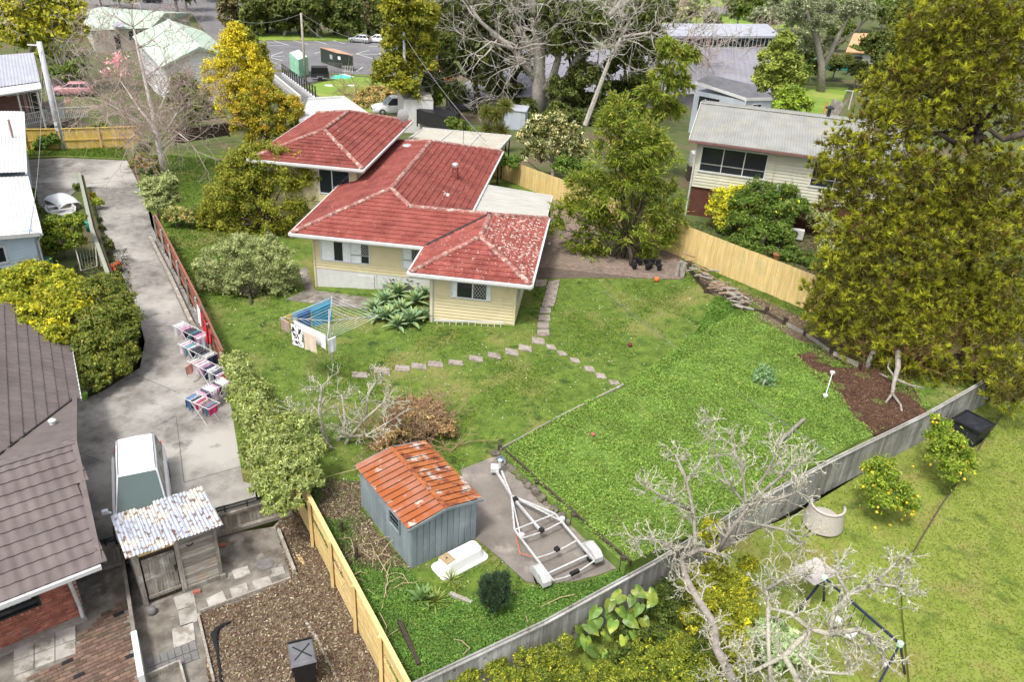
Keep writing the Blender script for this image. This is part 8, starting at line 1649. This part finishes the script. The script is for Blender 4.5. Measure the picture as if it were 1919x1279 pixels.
lichen('lichened_tree', 'second lichen crusted tree over the swing frame in the bottom right', l2, [(((1560, 1330, 12), (1500, 1285, 12.4), (1470, 1230, 12.8), (1520, 1180, 13.2), (1555, 1190, 13)), .095, .075), (((1520, 1180, 13.2), (1480, 1150, 13.4), (1440, 1140, 13.6), (1436, 1105, 13.8)), .065, .03), (((1555, 1190, 13), (1562, 1150, 13.3), (1590, 1115, 13.6), (1640, 1095, 13.9), (1682, 1052, 14.2)), .075, .028), (((1555, 1190, 13), (1610, 1180, 12.8), (1640, 1200, 12.6), (1660, 1240, 12.4)), .07, .03), (((1520, 1180, 13.2), (1500, 1230, 12.6), (1530, 1260, 12.2), (1600, 1265, 12)), .06, .03), (((1640, 1095, 13.9), (1680, 1100, 13.7), (1700, 1120, 13.5)), .05, .02), (((1436, 1105, 13.8), (1470, 1085, 13.8), (1490, 1075, 13.8)), .05, .02), (((1440, 1140, 13.6), (1440, 1210, 13), (1445, 1290, 12.4)), .06, .05), (((1590, 1115, 13.6), (1570, 1080, 13.9), (1562, 1060, 14)), .05, .02), (((1470, 1230, 12.8), (1410, 1260, 12.6), (1390, 1230, 12.8)), .06, .03)], 45, 5, (.2, .42), .024, 2, tufts=2400, minr=.012)
# ---- dead brown bush, brush pile
dbb = g(770, 850); db = thing('dead_bush', 'brown dead bush behind the rusty shed', 'bush', dbb); m = MB(); rg_ = random.Random(8)
for k in range(60):
    px_, py_ = rg_.uniform(705, 845), rg_.uniform(790, 850); p = g(px_, py_)-dbb; grow(m, p, (rg_.gauss(0, .5), rg_.gauss(0, .5), 1), rg_.uniform(.5, .9), .025, 3, .8, (2, 3), .02, .3, .75, .6, 2, 3, 1, .01, rg_)
m.build('stems', TWIGBR, db); crown_obj('dead_leaves', db, dbb, [Bz(a, b, r, .7, .8) for a, b, r in ((730, 815, 32), (770, 800, 40), (810, 795, 38), (760, 770, 30), (805, 765, 28), (720, 835, 22), (835, 810, 20))], 15000, .11, .45, [((.16, .10, .055), 3), ((.22, .155, .09), 2), ((.10, .055, .03), 2), ((.10, .11, .025), .8)], LEAFDRY, clump=.3)
bpb = g(700, 205); bpl = thing('brush_pile', 'heap of cut brown branches on the far grass by the white garage', 'brush pile', bpb); m = MB()
for k in range(50): p = g(rg_.uniform(670, 735), rg_.uniform(180, 205))-bpb; grow(m, p, (rg_.gauss(0, 1), rg_.gauss(0, .6), .5), rg_.uniform(1.5, 2.6), .05, 2, .8, (2, 3), .0, .3, .75, .6, 2, 3, 1, .025, rg_)
m.build('branches', TWIGBR, bpl); crown_obj('dead_leaves', bpl, bpb, [Bz(a, b, r, T(-14, 80)+1.2, .7) for a, b, r in ((690, 180, 22), (715, 178, 24), (735, 180, 18), (675, 195, 16), (705, 195, 22))], 7000, .26, .4, [((.20, .13, .06), 3), ((.13, .13, .05), 3), ((.30, .17, .08), 1.2)], LEAFDRY, clump=.3)
# ---- flowering and citrus shrubs
tree('flowering_shrub', 'cream flowered shrub tree behind the lean-to', 'shrub', g(1035, 345), [B(a, b, r, 56, .9) for a, b, r in ((1010, 235, 22), (1040, 235, 26), (1070, 255, 26), (990, 260, 22), (1025, 270, 30), (1060, 285, 28), (1085, 285, 20), (1000, 290, 22))], 18000, .22, .5, G_CREAMF, BARK, .14, clump=.28, inner=.4)
tree('garden_shrub', 'dark green shrub in front of the far yellow fence below the cream flowered one', 'shrub', g(1065, 335), [B(a, b, r, 55, .9) for a, b, r in ((1055, 310, 20), (1080, 315, 18), (940, 300, 14), (965, 305, 13))], 8000, .2, .5, G_CITR, BARK, .08, clump=.3, limbs=False)
tree('garden_shrub', 'dark leafy shrubs beside the carport', 'shrub', g(860, 262), [B(a, b, r, 62, .9) for a, b, r in ((860, 240, 16), (880, 252, 14), (845, 232, 12), (895, 262, 12))], 6000, .2, .5, G_MID, BARK, .08, clump=.3, limbs=False)
tree('citrus_tree', 'dark glossy citrus bush with yellow fruit against the maroon wall', 'tree', g(1430, 470, .6), [Bz(a, b, r, z, .95) for a, b, r, z in ((1430, 360, 34, 2.8), (1475, 365, 32, 2.8), (1400, 390, 34, 2.3), (1445, 405, 40, 2.2), (1490, 400, 28, 2.2), (1420, 440, 32, 1.3), (1460, 440, 28, 1.4), (1380, 420, 24, 1.6))], 32000, .17, .5, G_CITR+[((.55, .36, .03), .22)], BARK, .14, clump=.28, inner=.35)
tree('yellow_shrub', 'yellow flowered shrub at the left side of the citrus bush', 'shrub', g(1365, 440, .6), [Bz(a, b, r, z, .95) for a, b, r, z in ((1375, 345, 20, 2.8), (1355, 375, 24, 2.3), (1385, 365, 20, 2.6), (1345, 395, 20, 1.8), (1365, 400, 24, 1.7), (1350, 415, 16, 1.3))], 11000, .14, .5, [((.42, .36, .02), 2.0), ((.30, .27, .03), 2), ((.12, .14, .02), 2.5)], BARK, .08, clump=.3)
tree('pale_shrub', 'grey green pale shrub between citrus bush and conifer', 'shrub', g(1530, 430, .6), [Bz(a, b, r, z, .95) for a, b, r, z in ((1520, 375, 26, 2.4), (1545, 385, 24, 2.4), (1510, 405, 22, 1.8), (1540, 420, 22, 1.6), (1560, 440, 24, 1.2), (1555, 480, 22, .9), (1545, 460, 16, 1))], 13000, .14, .45, G_GREY, BARK, .08, clump=.3)
tree('leafy_bush', 'dark green undergrowth along the neighbour side of the yellow fence', 'bush', g(1440, 462, .6), [Bz(a, b, r, .85, .6) for a, b, r in ((1380, 450, 16), (1400, 460, 16), (1420, 465, 15), (1445, 470, 15), (1470, 480, 16), (1500, 485, 18), (1525, 495, 18), (1540, 505, 14), (1480, 465, 14), (1355, 432, 12), (1415, 478, 10))], 13000, .13, .5, G_CITR, BARK, .05, clump=.35, limbs=False)
for lab, bs_, bl, n, fr, seed in (('lemon tree with yellow fruit beside the cane chair', (1660, 955), ((1650, 885, 28, .9), (1675, 910, 30, .8), (1640, 915, 28, .6), (1685, 940, 28, .4), (1655, 945, 30, .3), (1630, 890, 18, .9), (1700, 950, 18, .2), (1620, 875, 9, 1.1), (1712, 935, 9, .4), (1668, 868, 9, 1.2)), 8500, 34, 1), ('lemon tree in front of the square black planter', (1785, 890), ((1765, 805, 22, 1.3), (1775, 835, 28, 1.1), (1795, 850, 28, .8), (1755, 850, 26, .7), (1785, 880, 28, .5), (1810, 870, 18, .5), (1750, 820, 18, 1.0), (1752, 785, 10, 1.6), (1825, 880, 10, .4)), 8500, 20, 2)):
    b_ = g(*bs_, RY); t = tree('lemon_tree', lab, 'tree', b_, [Bz(a, b, r, z+.2, .95) for a, b, r, z in bl], n, .12, .5, G_LEMON, BARK, .04, clump=.42, inner=.1)
    rg2 = random.Random(seed); lm = MB(); lm.lathe([(.01, -.05), (.035, -.03), (.04, 0), (.032, .03), (.008, .055)], 8); lmm = lm.mesh('lemon', MATS.get('lemon_skin') or mk('lemon_skin', (.62, .42, .02), (.7, .52, .04), 6, .5))
    for k in range(fr):
        a, b, r, z = bl[rg2.randrange(len(bl))]; c = Bz(a, b, r, z+.2); d = Vector((rg2.gauss(0, 1), -abs(rg2.gauss(.8, .6)), rg2.gauss(0, .7))).normalized(); pc('lemon', lmm, t, Vector(c[0])+d*c[1][0]*.95-b_, (rg2.random()*3, rg2.random()*3, 0), (1.2,)*3)
lmm_ = bpy.data.meshes['lemon']
for k, (px_, py_) in enumerate(((1711, 875), (1668, 985), (1690, 975), (1640, 990))): o = pc('fallen_lemon', lmm_, None, g(px_, py_, RY+.06), (1.5, 0, k), (1.2,)*3); tag(o, 'fallen lemon lying on the grass %s' % ('between the two lemon trees', 'nearest below the left lemon tree', 'right below the left lemon tree', 'left below the lemon tree by the chair')[k], 'lemon')
tree('yellow_shrub', 'yellow leaved shrub below the grey fence under the lichened tree', 'shrub', g(1340, 1230, RY), [Bz(a, b, r, z, .9) for a, b, r, z in ((1325, 1010, 20, 1.6), (1335, 985, 18, 1.8), (1345, 1040, 22, 1.2), (1310, 1090, 30, .8), (1350, 1085, 30, .8), (1385, 1105, 30, .6), (1320, 1130, 34, .5), (1365, 1140, 34, .4), (1395, 1160, 30, .3), (1400, 1060, 20, .9), (1300, 1160, 28, .3), (1360, 1190, 32, .2), (1385, 1215, 28, .1), (1330, 1000, 16, 1.9))], 40000, .085, .55, G_YELF, BARK, .06, clump=.28, inner=.3, limbs=False)
tree('yellow_shrub', 'yellow green flowering thicket along the bottom edge below the grey fence', 'thicket', g(1050, 1290, RY), [Bz(a, b, r, z, .9) for a, b, r, z in ((880, 1270, 26, .3), (930, 1262, 28, .2), (985, 1240, 26, .3), (1030, 1225, 22, .3), (1010, 1270, 34, .1), (1070, 1270, 34, .1), (950, 1285, 34, .1), (1130, 1275, 34, .1), (1190, 1265, 36, .0), (1240, 1240, 34, .1), (1210, 1225, 26, .2), (1280, 1265, 40, 0), (1330, 1270, 40, 0), (850, 1285, 24, .3), (1390, 1275, 36, 0), (1060, 1205, 16, .5), (1270, 1215, 30, .2))], 60000, .07, .55, [((.13, .14, .018), 3), ((.32, .29, .03), .79), ((.085, .105, .017), 3), ((.05, .07, .012), 1.5)], BARK, .06, clump=.26, inner=.3, limbs=False)
tree('leafy_bush', 'dark green foliage between the grey fence and the yellow shrubs', 'bush', g(1230, 1180, RY), [Bz(a, b, r, z, .8) for a, b, r, z in ((1250, 1110, 26, .1), (1225, 1150, 30, 0), (1270, 1150, 26, 0), (1190, 1190, 30, -.1), (1240, 1200, 30, -.1), (1180, 1230, 30, -.1), (1150, 1245, 26, -.1), (1300, 1230, 30, -.1), (1430, 1230, 34, -.1), (1450, 1180, 26, 0))], 22000, .1, .5, [((.03, .045, .01), 3), ((.05, .07, .015), 2), ((.08, .10, .02), 1)], BARK, .05, clump=.3, limbs=False)
# ---- upright dark shrub, spiky rosettes, agaves
usb = g(925, 1150); us = thing('upright_shrub', 'dark blue green upright shrub near the bath', 'shrub', usb); m = MB(); rg_ = random.Random(4)
for k in range(46): a = rg_.uniform(0, 6.28); sp_ = rg_.uniform(.05, .45); m.tube([(0.05*math.cos(a), .05*math.sin(a), 0), (sp_*.6*math.cos(a), sp_*.6*math.sin(a), .6), (sp_*math.cos(a), sp_*math.sin(a), rg_.uniform(1.0, 1.5))], [.014, .011, .006], 4)
m.build('stems', BARKD, us); crown_obj('foliage', us, usb, [((usb.x+dx_, usb.y+dy_, usb.z+z_), (r_, r_, r_*1.2)) for dx_, dy_, z_, r_ in ((0, 0, .8, .42), (.15, .05, 1.15, .34), (-.18, 0, 1.05, .34), (0, -.1, .5, .42), (.2, -.1, .75, .34), (-.22, .1, .7, .34))], 9000, .13, .22, [((.03, .05, .03), 3), ((.045, .07, .045), 3), ((.08, .11, .08), 1)], clump=.3, spiky=1, droop=-.5)
def bladem(L, w, mat, curve=.35, n=5, cup=.2):
    m = MB()
    for i in range(n+1):
        t = i/n; ww = w*(.35+1.2*t if t < .45 else (.35+.54)*(1-((t-.45)/.55)**1.6))*1.0; x = L*t; z = L*(.55*t-curve*t*t); m.v += [(x, -ww/2, z+ww*cup), (x, 0, z), (x, ww/2, z+ww*cup)]
    for i in range(n):
        for k in range(2): a = i*3+k; m.f.append((a, a+1, a+4, a+3))
    return m.mesh('leaf', mat)
M_AGV = mk('agave_leaf', (.14, .23, .11), (.21, .32, .16), 3, .55, rnd=.16, c3=(.28, .33, .10), s3=2.5); M_YUC = mk('yucca_leaf', (.16, .22, .035), (.25, .30, .06), 3, .5, rnd=.2); M_FLX = mk('broad_leaf', (.09, .17, .05), (.15, .24, .07), 3, .5, rnd=.2)
SH = 1
ag = [bladem(.80, .21, M_AGV, .30), bladem(.68, .20, M_AGV, .12)]
spots_ = [(700, 575, .9), (720, 560, 1.0), (745, 545, 1.0), (765, 530, .95), (785, 528, .9), (735, 530, .9), (705, 590, .8), (725, 590, 1.0), (750, 578, 1.0), (778, 560, .95), (770, 598, 1.15), (745, 605, .9), (795, 548, .8), (795, 590, .8)]
wa2 = ('lowest', 'at the left edge', 'at the upper left', 'at the top', 'at the top right by the wall', 'rear left', 'bottom left', 'low left of centre', 'centre', 'right of centre', 'large blue green at the bottom right', 'bottom middle', 'against the downpipe', 'bottom right by the wall')
for i, (px_, py_, s) in enumerate(spots_):
    z = .55 if py_ < 560 else .35; t = thing('agave', 'agave %s in the clump beside the cream wing' % wa2[i], 'agave', g(px_, py_+6, T(*g(px_, py_)[:2])+z*.3), RND.random()*6, 'agaves beside the cream wing'); m = MB(); m.tube([(0, 0, -.35), (0, 0, .05)], .07, 7); m.build('stem', BARK, t)
    for k in range(24):
        a = k*2.4; tier = k/24; pc('leaf', ag[k % 2], t, mx=Matrix.Rotation(a, 4, 'Z') @ Matrix.Rotation(-rad(-12+72*tier), 4, 'Y') @ Matrix.Scale(1.22*s*(1-.35*tier), 4))
yl = bladem(.55, .05, M_YUC, .2, 5, .1)
for i, (px_, py_, s, n) in enumerate(((815, 1135, 1.0, 46), (845, 1095, .8, 36), (855, 1108, .45, 20))):
    t = thing('yucca', ('spiky yellow green yucca in front of the broad leaved plant', 'spiky yucca against the end of the bath', 'small spiky tuft on bare soil by the log')[i], 'yucca', g(px_, py_), RND.random()*6)
    for k in range(n): tier = k/n; pc('leaf', yl, t, mx=Matrix.Translation((0, 0, .12)) @ Matrix.Rotation(k*2.4, 4, 'Z') @ Matrix.Rotation(-rad(-20+95*tier), 4, 'Y') @ Matrix.Scale(s*(1-.25*tier), 4))
fl2 = bladem(.6, .17, M_FLX, .3, 5, .15); t = thing('broad_leaved_plant', 'broad leaved green plant with one yellow leaf left of the yucca', 'plant', g(792, 1132), .4)
for k in range(16): tier = k/16; pc('leaf', fl2, t, mx=Matrix.Translation((0, 0, .1)) @ Matrix.Rotation(k*2.4, 4, 'Z') @ Matrix.Rotation(-rad(5+65*tier), 4, 'Y') @ Matrix.Scale(1-.2*tier, 4))
# cabbage trees
def cabbage(label, base, heads, size, lf=.9):
    b_ = g(*base); t = thing('cabbage_tree', label, 'tree', b_); m = MB()
    for px_, py_, r in heads: c = at(px_, py_, b_.y)-b_; m.tube([(0, 0, 0), (c.x*.35, 0, c.z*.5), (c.x, c.y, c.z)], [.16, .13, .1], 7)
    m.build('trunk', BARK, t)
    cs, ns, ss, cl, tg = [], [], [], [], []
    for px_, py_, r in heads:
        c = np.array(at(px_, py_, b_.y)-b_); n = 420; d = norm(RNG.normal(size=(n, 3))+np.array([0, 0, .25])); L_ = lf*RNG.uniform(.75, 1.1, (n, 1)); dd_ = d.copy(); dd_[:, 2] -= .25*RNG.random(n)
        cs.append(c+dd_*L_*.5); tg.append(dd_); ns.append(norm(np.cross(dd_, RNG.normal(size=(n, 3))))); ss.append(L_[:, 0]*1.05); cl.append(np.array([(.26, .27, .05), (.18, .21, .04), (.33, .30, .08), (.10, .12, .03)])[RNG.integers(0, 4, n)]*RNG.uniform(.8, 1.2, (n, 1)))
    me = leafmesh('crown', np.concatenate(cs), np.concatenate(ns), np.concatenate(ss), .07, np.concatenate(cl), LEAF, np.concatenate(tg)); o = bpy.data.objects.new('crown', me); COL.objects.link(o); o.parent = t
cabbage('spiky headed cabbage tree beyond the carport and yellow fence', (930, 285), ((948, 198, 1), (912, 210, 1), (930, 215, 1), (915, 242, 1), (940, 245, 1), (925, 262, 1)), 1, 1.0)
cabbage('small cabbage tree in front of the teal screen', (1590, 140), ((1588, 108, 1), (1592, 112, 1)), 1, 1.3)
# big heart-shaped leaves below the fence
M_EAR = mk('big_glossy_leaf', (.065, .125, .018), (.115, .19, .03), 2.5, .35, rnd=.35, c3=(.21, .25, .035), s3=2)
m = MB(); pts2 = [(0, 0), (-.14, .16), (-.10, .30), (.10, .36), (.38, .30), (.62, .14), (.80, 0)]
for i, (x, y) in enumerate(pts2): m.v.append((x, y, -.12*x*x-.05*abs(y)*2+.03*(i % 2)))
for i, (x, y) in enumerate(pts2[1:-1]): m.v.append((x, -y, -.12*x*x-.05*abs(y)*2+.03*((i+1) % 2)))
m.v += [(.15, 0, .05), (.42, 0, .02)]
L7 = [0, 1, 2, 3, 4, 5, 6]; Rr = [0, 7, 8, 9, 10, 11, 6]
for S, fl_p in ((L7, 0), (Rr, 1)):
    for f in ((S[0], S[1], S[2], 12), (12, S[2], S[3]), (12, S[3], S[4], 13), (13, S[4], S[5]), (13, S[5], S[6])): m.f.append(f if not fl_p else f[::-1])
earm = m.mesh('leaf', M_EAR)
ee_ = thing('elephant_ear_plant', 'plant with large glossy heart-shaped leaves at the foot of the grey fence', 'plant', g(1150, 1200, RY)); rg_ = random.Random(2)
for k, (px_, py_, z) in enumerate(((1100, 1170, .3), (1120, 1160, .35), (1098, 1195, .2), (1130, 1185, .4), (1165, 1115, .9), (1185, 1120, .9), (1200, 1135, .8), (1225, 1125, .8), (1190, 1105, 1.0), (1160, 1140, .6), (1140, 1150, .5), (1185, 1185, .3), (1170, 1195, .3), (1105, 1215, .1), (1085, 1175, .2), (1150, 1165, .5), (1175, 1160, .5), (1205, 1160, .4), (1140, 1225, .1), (1130, 1240, 0), (1215, 1110, 1.0), (1088, 1200, .1), (1120, 1140, .6), (1145, 1128, .8))):
    p = g(px_, py_, z)-ee_.location; st_p = Vector((p.x*.6, p.y*.6, 0)); m = MB(); m.tube([st_p, (p+st_p)/2+Vector((0, 0, .15)), p], .012, 4); m.build('stalk', M_FLX, ee_); s = rg_.uniform(.42, .62)
    pc('leaf', earm, ee_, p, (rg_.gauss(0, .35), rg_.uniform(.1, .7), rg_.uniform(-2.6, -.4)), (s, s*.95, s))
tree('silver_plant', 'silvery broad leaved plant under the second lichened tree', 'plant', g(1450, 1240, RY), [Bz(a, b, r, z, .7) for a, b, r, z in ((1430, 1190, 28, .3), (1470, 1205, 30, .2), (1450, 1230, 28, .1), (1500, 1225, 22, 0))], 1500, .28, .35, [((.20, .25, .15), 3), ((.26, .30, .20), 2), ((.15, .2, .1), 1)], BARK, .05, clump=.4, limbs=False)
tree('leafy_bush', 'blue green bush standing in the weed bed', 'bush', g(1432, 728, .66), [Bz(a, b, r, z, .9) for a, b, r, z in ((1432, 700, 17, 1.0), (1422, 712, 15, .85), (1440, 715, 14, .8))], 3600, .11, .5, [((.08, .14, .07), 3), ((.12, .18, .10), 2)], BARK, .04, clump=.35)
# cut fronds under conifer
dfb = g(1700, 660, 1.2); dfp = thing('dead_fronds', 'tangle of dead red-brown branches under the left side of the conifer', 'brush', g(1690, 690, .7)); m = MB()
for k in range(26): p = Vector((rg_.uniform(-1, 1.5), rg_.uniform(-.4, .8), rg_.uniform(0, .4))); grow(m, p, (rg_.gauss(0, 1), rg_.gauss(0, .6), .5), rg_.uniform(.8, 1.4), .03, 2, .7, (2, 3), 0, .3, .75, .6, 2, 3, 1, .012, rg_)
m.build('branches', mk('red_brown_twigs', (.15, .06, .04), (.24, .11, .08), 6, .95), dfp)
dc = thing('dry_vines', 'dry yellowish vine stems sprawling beside the metal shed', 'vine', g(735, 1060)); m = MB()
for k in range(26): p = g(rg_.uniform(640, 770), rg_.uniform(1010, 1110))-dc.location; a = rg_.uniform(0, 6.3); m.tube([p+wz*.05, p+Vector((math.cos(a)*.3, math.sin(a)*.3, rg_.uniform(.15, .35))), p+Vector((math.cos(a)*.65, math.sin(a)*.6, rg_.uniform(.1, .3))), p+Vector((math.cos(a+.4)*1.0, math.sin(a+.4)*.9, .05))], [.012, .012, .01, .006], 4)
for pl in (((1178, 1112), (1200, 1125), (1215, 1140), (1250, 1130), (1290, 1118)),): pass
for pl in (((960, 1115), (985, 1132), (1010, 1145), (1050, 1130), (1075, 1125)), ((985, 1132), (985, 1160), (988, 1178)), ((850, 1210), (865, 1208), (880, 1225), (868, 1238)), ((712, 1160), (725, 1185), (720, 1205), (745, 1188)), ((705, 1050), (728, 1085), (722, 1120), (715, 1150)), ((600, 905), (660, 890), (700, 880))): m.tube([g(*p)-dc.location+wz*(.18+.06*math.sin(p[0])) for p in pl], .014, 4)
m.build('stems', mk('dry_vine', (.36, .28, .16), (.46, .37, .22), 6, .9), dc)
for lab, px_, hh in (('short old post beside the shed in the litter', (640, 1000), .5), ('short weathered post between fence and shed', (668, 1050), .55)): t = thing('old_post', lab, 'post', g(*px_)); m = MB(); m.tube([(0, 0, -.1), (.02, 0, hh)], [.06, .055], 7); m.build('stake', DARKWOOD, t)
# ================================================================== GROUND COVER (uncountable)
MB_LAWN = [((.085, .17, .011), 3), ((.12, .21, .016), 3), ((.065, .125, .013), 2), ((.18, .22, .03), 1.3), ((.26, .24, .08), .4)]
hol = [SLABP, paveP, BEDP, W2([huv(*p) for p in ((-15, 36.3), (-8, 36.3), (-8, 33), (-2.7, 33), (-2.7, 54), (-15, 54))]), W2([shed.location+Vector((0, 0, 0)), g(896, 1018), g(830, 930), g(700, 985)])]
nearlawn = [(-15.5, 35.5), (-12.0, 28.3), (-9.2, 22.3), (-7.3, 21.8), (-2.45, 14.1), (-1.75, 13.6), (4.75, 18.2), (12.2, 24.2), (17.1, 27.6), (22, 31.3), (15.2, 37.7), (9.3, 43.8), (-3, 44), (-15.3, 38)]
dry = lambda x, y: np.clip(.25+.8*np.sin(x*.9+1.2)*np.sin(y*.7+.4)+.4*np.sin(x*2.7)*np.sin(y*2.2+1), .12, 1)
lit2 = W2(P([(560, 930), (620, 900), (690, 910), (700, 990), (770, 1070), (760, 1110), (690, 1130), (640, 1080), (600, 1000)], 0))
cover('lawn_grass', nearlawn, T, 150000, .085, .35, MB_LAWN, .05, 'short green lawn grass of the back yard around the stepping stones', 'grass', up=.5, holes=hol, patch=dry)
cover('side_grass', [(-22.2, 45.2), (-15.6, 34.6), (-15.5, 38), (-15.3, 55), (-20, 60), (-30, 61)], T, 40000, .12, .35, MB_LAWN, .06, 'bright lawn grass of the narrow side yard by the birch', 'grass', up=.5)
nwk = W2(P([(640, 1075), (760, 1070), (800, 1110), (880, 1130), (960, 1110), (1040, 1100), (1130, 1085), (1172, 1063), (1180, 1080), (1010, 1178), (869, 1243), (790, 1279), (760, 1320), (700, 1180)], 0))
cover('weeds', nwk, T, 60000, .06, .7, [((.13, .26, .045), 3), ((.18, .33, .06), 3), ((.09, .18, .03), 2), ((.26, .34, .07), 1)], .22, 'leafy green weeds covering the corner beside the pale board fence', 'weeds', up=.9)
cover('weed_bed', BEDP, ZBED, 260000, .062, .8, [((.22, .355, .06), 3), ((.29, .41, .085), 3), ((.12, .24, .035), 2), ((.33, .42, .09), 1.2)], .2, 'lush bright green weeds filling the raised bed', 'weeds', up=.95, patch=lambda x, y: np.clip(.6+.55*np.sin(x*1.3+.6)*np.sin(y*1.1)+.45*np.sin(x*3.1+y)*np.sin(y*2.9-x), .18, 1), holes=[W2(P([(1540, 690), (1640, 690), (1737, 772), (1640, 810), (1600, 785), (1575, 740)], .7)), W2(P([(1490, 668), (1520, 660), (1560, 690), (1540, 705)], .7))])
up_bed = W2(P([(1165, 725), (1225, 690), (1300, 630), (1340, 560), (1400, 560), (1420, 590), (1390, 600), (1300, 660), (1240, 705)], .55)); cover('tall_weeds', up_bed, T, 30000, .08, .6, [((.14, .27, .04), 3), ((.19, .32, .05), 2), ((.10, .19, .028), 2)], .24, 'tangled green weeds on the slope below the dark posts', 'weeds', up=.8)
cover('dry_lawn', RYP, lambda x, y: RY, 60000, .07, .35, [((.185, .235, .03), 3), ((.145, .205, .025), 3), ((.24, .23, .07), 1.3)], .04, 'short yellowish lawn beside the lemon trees', 'grass', up=.5, holes=[RY2P])
cover('upper_dry_lawn', [p for p in W2(RY2P)], lambda x, y: RY2, 60000, .07, .35, [((.185, .235, .03), 3), ((.15, .21, .025), 3), ((.25, .23, .075), 1.4)], .04, 'short yellowish lawn at the far right above the ditch', 'grass', up=.5)
m = MB(); pe = [g(*p, RY2) for p in EDGE]
for a, b in zip(pe, pe[1:]): m.beam(a+wz*.01, b+wz*.01, .05, .05)
tag(m.build('lawn_edging', DARKWOOD), 'thin dark edging board along the step between the two dry lawns', 'edging')
cover('leaf_litter', MULP, lambda x, y: BL+.05, 16000, .075, .55, [((.30, .24, .16), 2), ((.18, .12, .08), 3), ((.10, .06, .04), 3), ((.44, .38, .28), 1), ((.16, .17, .05), .5)], .05, 'brown leaf litter on the mulched ground round the bin', 'leaf litter', mat=LEAFDRY, up=.9)
cover('yard_litter', lit2, lambda x, y: T(x, y)+.03, 9000, .08, .5, [((.30, .24, .16), 2), ((.18, .12, .08), 2.4), ((.10, .06, .04), 2), ((.42, .36, .26), 1), ((.12, .17, .03), 1.4)], .06, 'dry leaves and stalks beside the left wall of the metal shed', 'leaf litter', mat=LEAFDRY, up=.9)
sheet('littered_soil', lit2, M_MULCH, lambda x, y: T(x, y)+.022, skirt=.05)
cover('needle_litter', W2(P([(1490, 665), (1580, 672), (1700, 700), (1737, 772), (1640, 815), (1605, 790), (1570, 740)], .7)), lambda x, y: ZBED(x, y)+.04, 9000, .12, .18, [((.125, .065, .04), 3), ((.08, .042, .028), 3), ((.26, .17, .10), .9)], .06, 'fallen red-brown conifer needles over the bare soil', 'needles', mat=LEAFDRY, up=.9)
strip = W2(P([(1300, 503), (1400, 560), (1500, 610), (1580, 650), (1690, 680), (1640, 655), (1512, 597), (1400, 545)], .8)); cover('strip_litter', strip, lambda x, y: T(x, y)+.18, 6000, .09, .4, [((.25, .19, .12), 2), ((.14, .09, .06), 3), ((.40, .30, .14), 1), ((.08, .13, .03), .8)], .05, 'dry debris on the strip between dark posts and yellow fence', 'leaf litter', mat=LEAFDRY, up=.9)
cover('shed_weeds', lit2, T, 22000, .075, .7, [((.12, .22, .04), 3), ((.08, .15, .03), 2)], .14, 'scattered green weeds in the litter along the metal shed', 'weeds', up=.9, patch=lambda x, y: np.clip(.15+.9*np.sin(x*2.1+.5)*np.sin(y*1.7+.3), 0, 1))
cover('daisies', nearlawn, T, 1500, .05, .9, [((.7, .7, .62), 3), ((.6, .58, .4), 1)], .07, 'scattered tiny white daisies and petals in the lawn', 'daisies', up=2.0, holes=hol)
cover('neighbour_grass', [(9.5, 44.2), (15.4, 38.1), (22, 31.8), (40, 32), (40, 46), (11, 49.5), (9, 60), (4.5, 60), (4, 51.5)], lambda x, y: T(x, y)+.02, 40000, .14, .4, [((.05, .085, .015), 3), ((.08, .12, .02), 2), ((.11, .10, .05), 1.2)], .1, 'rough grass and ground cover of the neighbouring yard', 'grass', up=.6)
cover('strip_grass', W2(P([(52, 294), (120, 292), (238, 298), (226, 268), (52, 273)], DRV)), lambda x, y: DRV+.03, 9000, .13, .35, MB_LAWN, .06, 'green grass strip below the yellow fence', 'grass', up=.5)
cover('garden_cover', [(-18, 27), (-17.6, 31), (-19.4, 36), (-22.5, 42), (-24.2, 40), (-24, 36), (-21, 30)], lambda x, y: DRV-.03, 9000, .12, .5, G_DARK+[((.12, .09, .05), 2)], .1, 'dark low growth in the blue house garden', 'ground cover', up=.8)
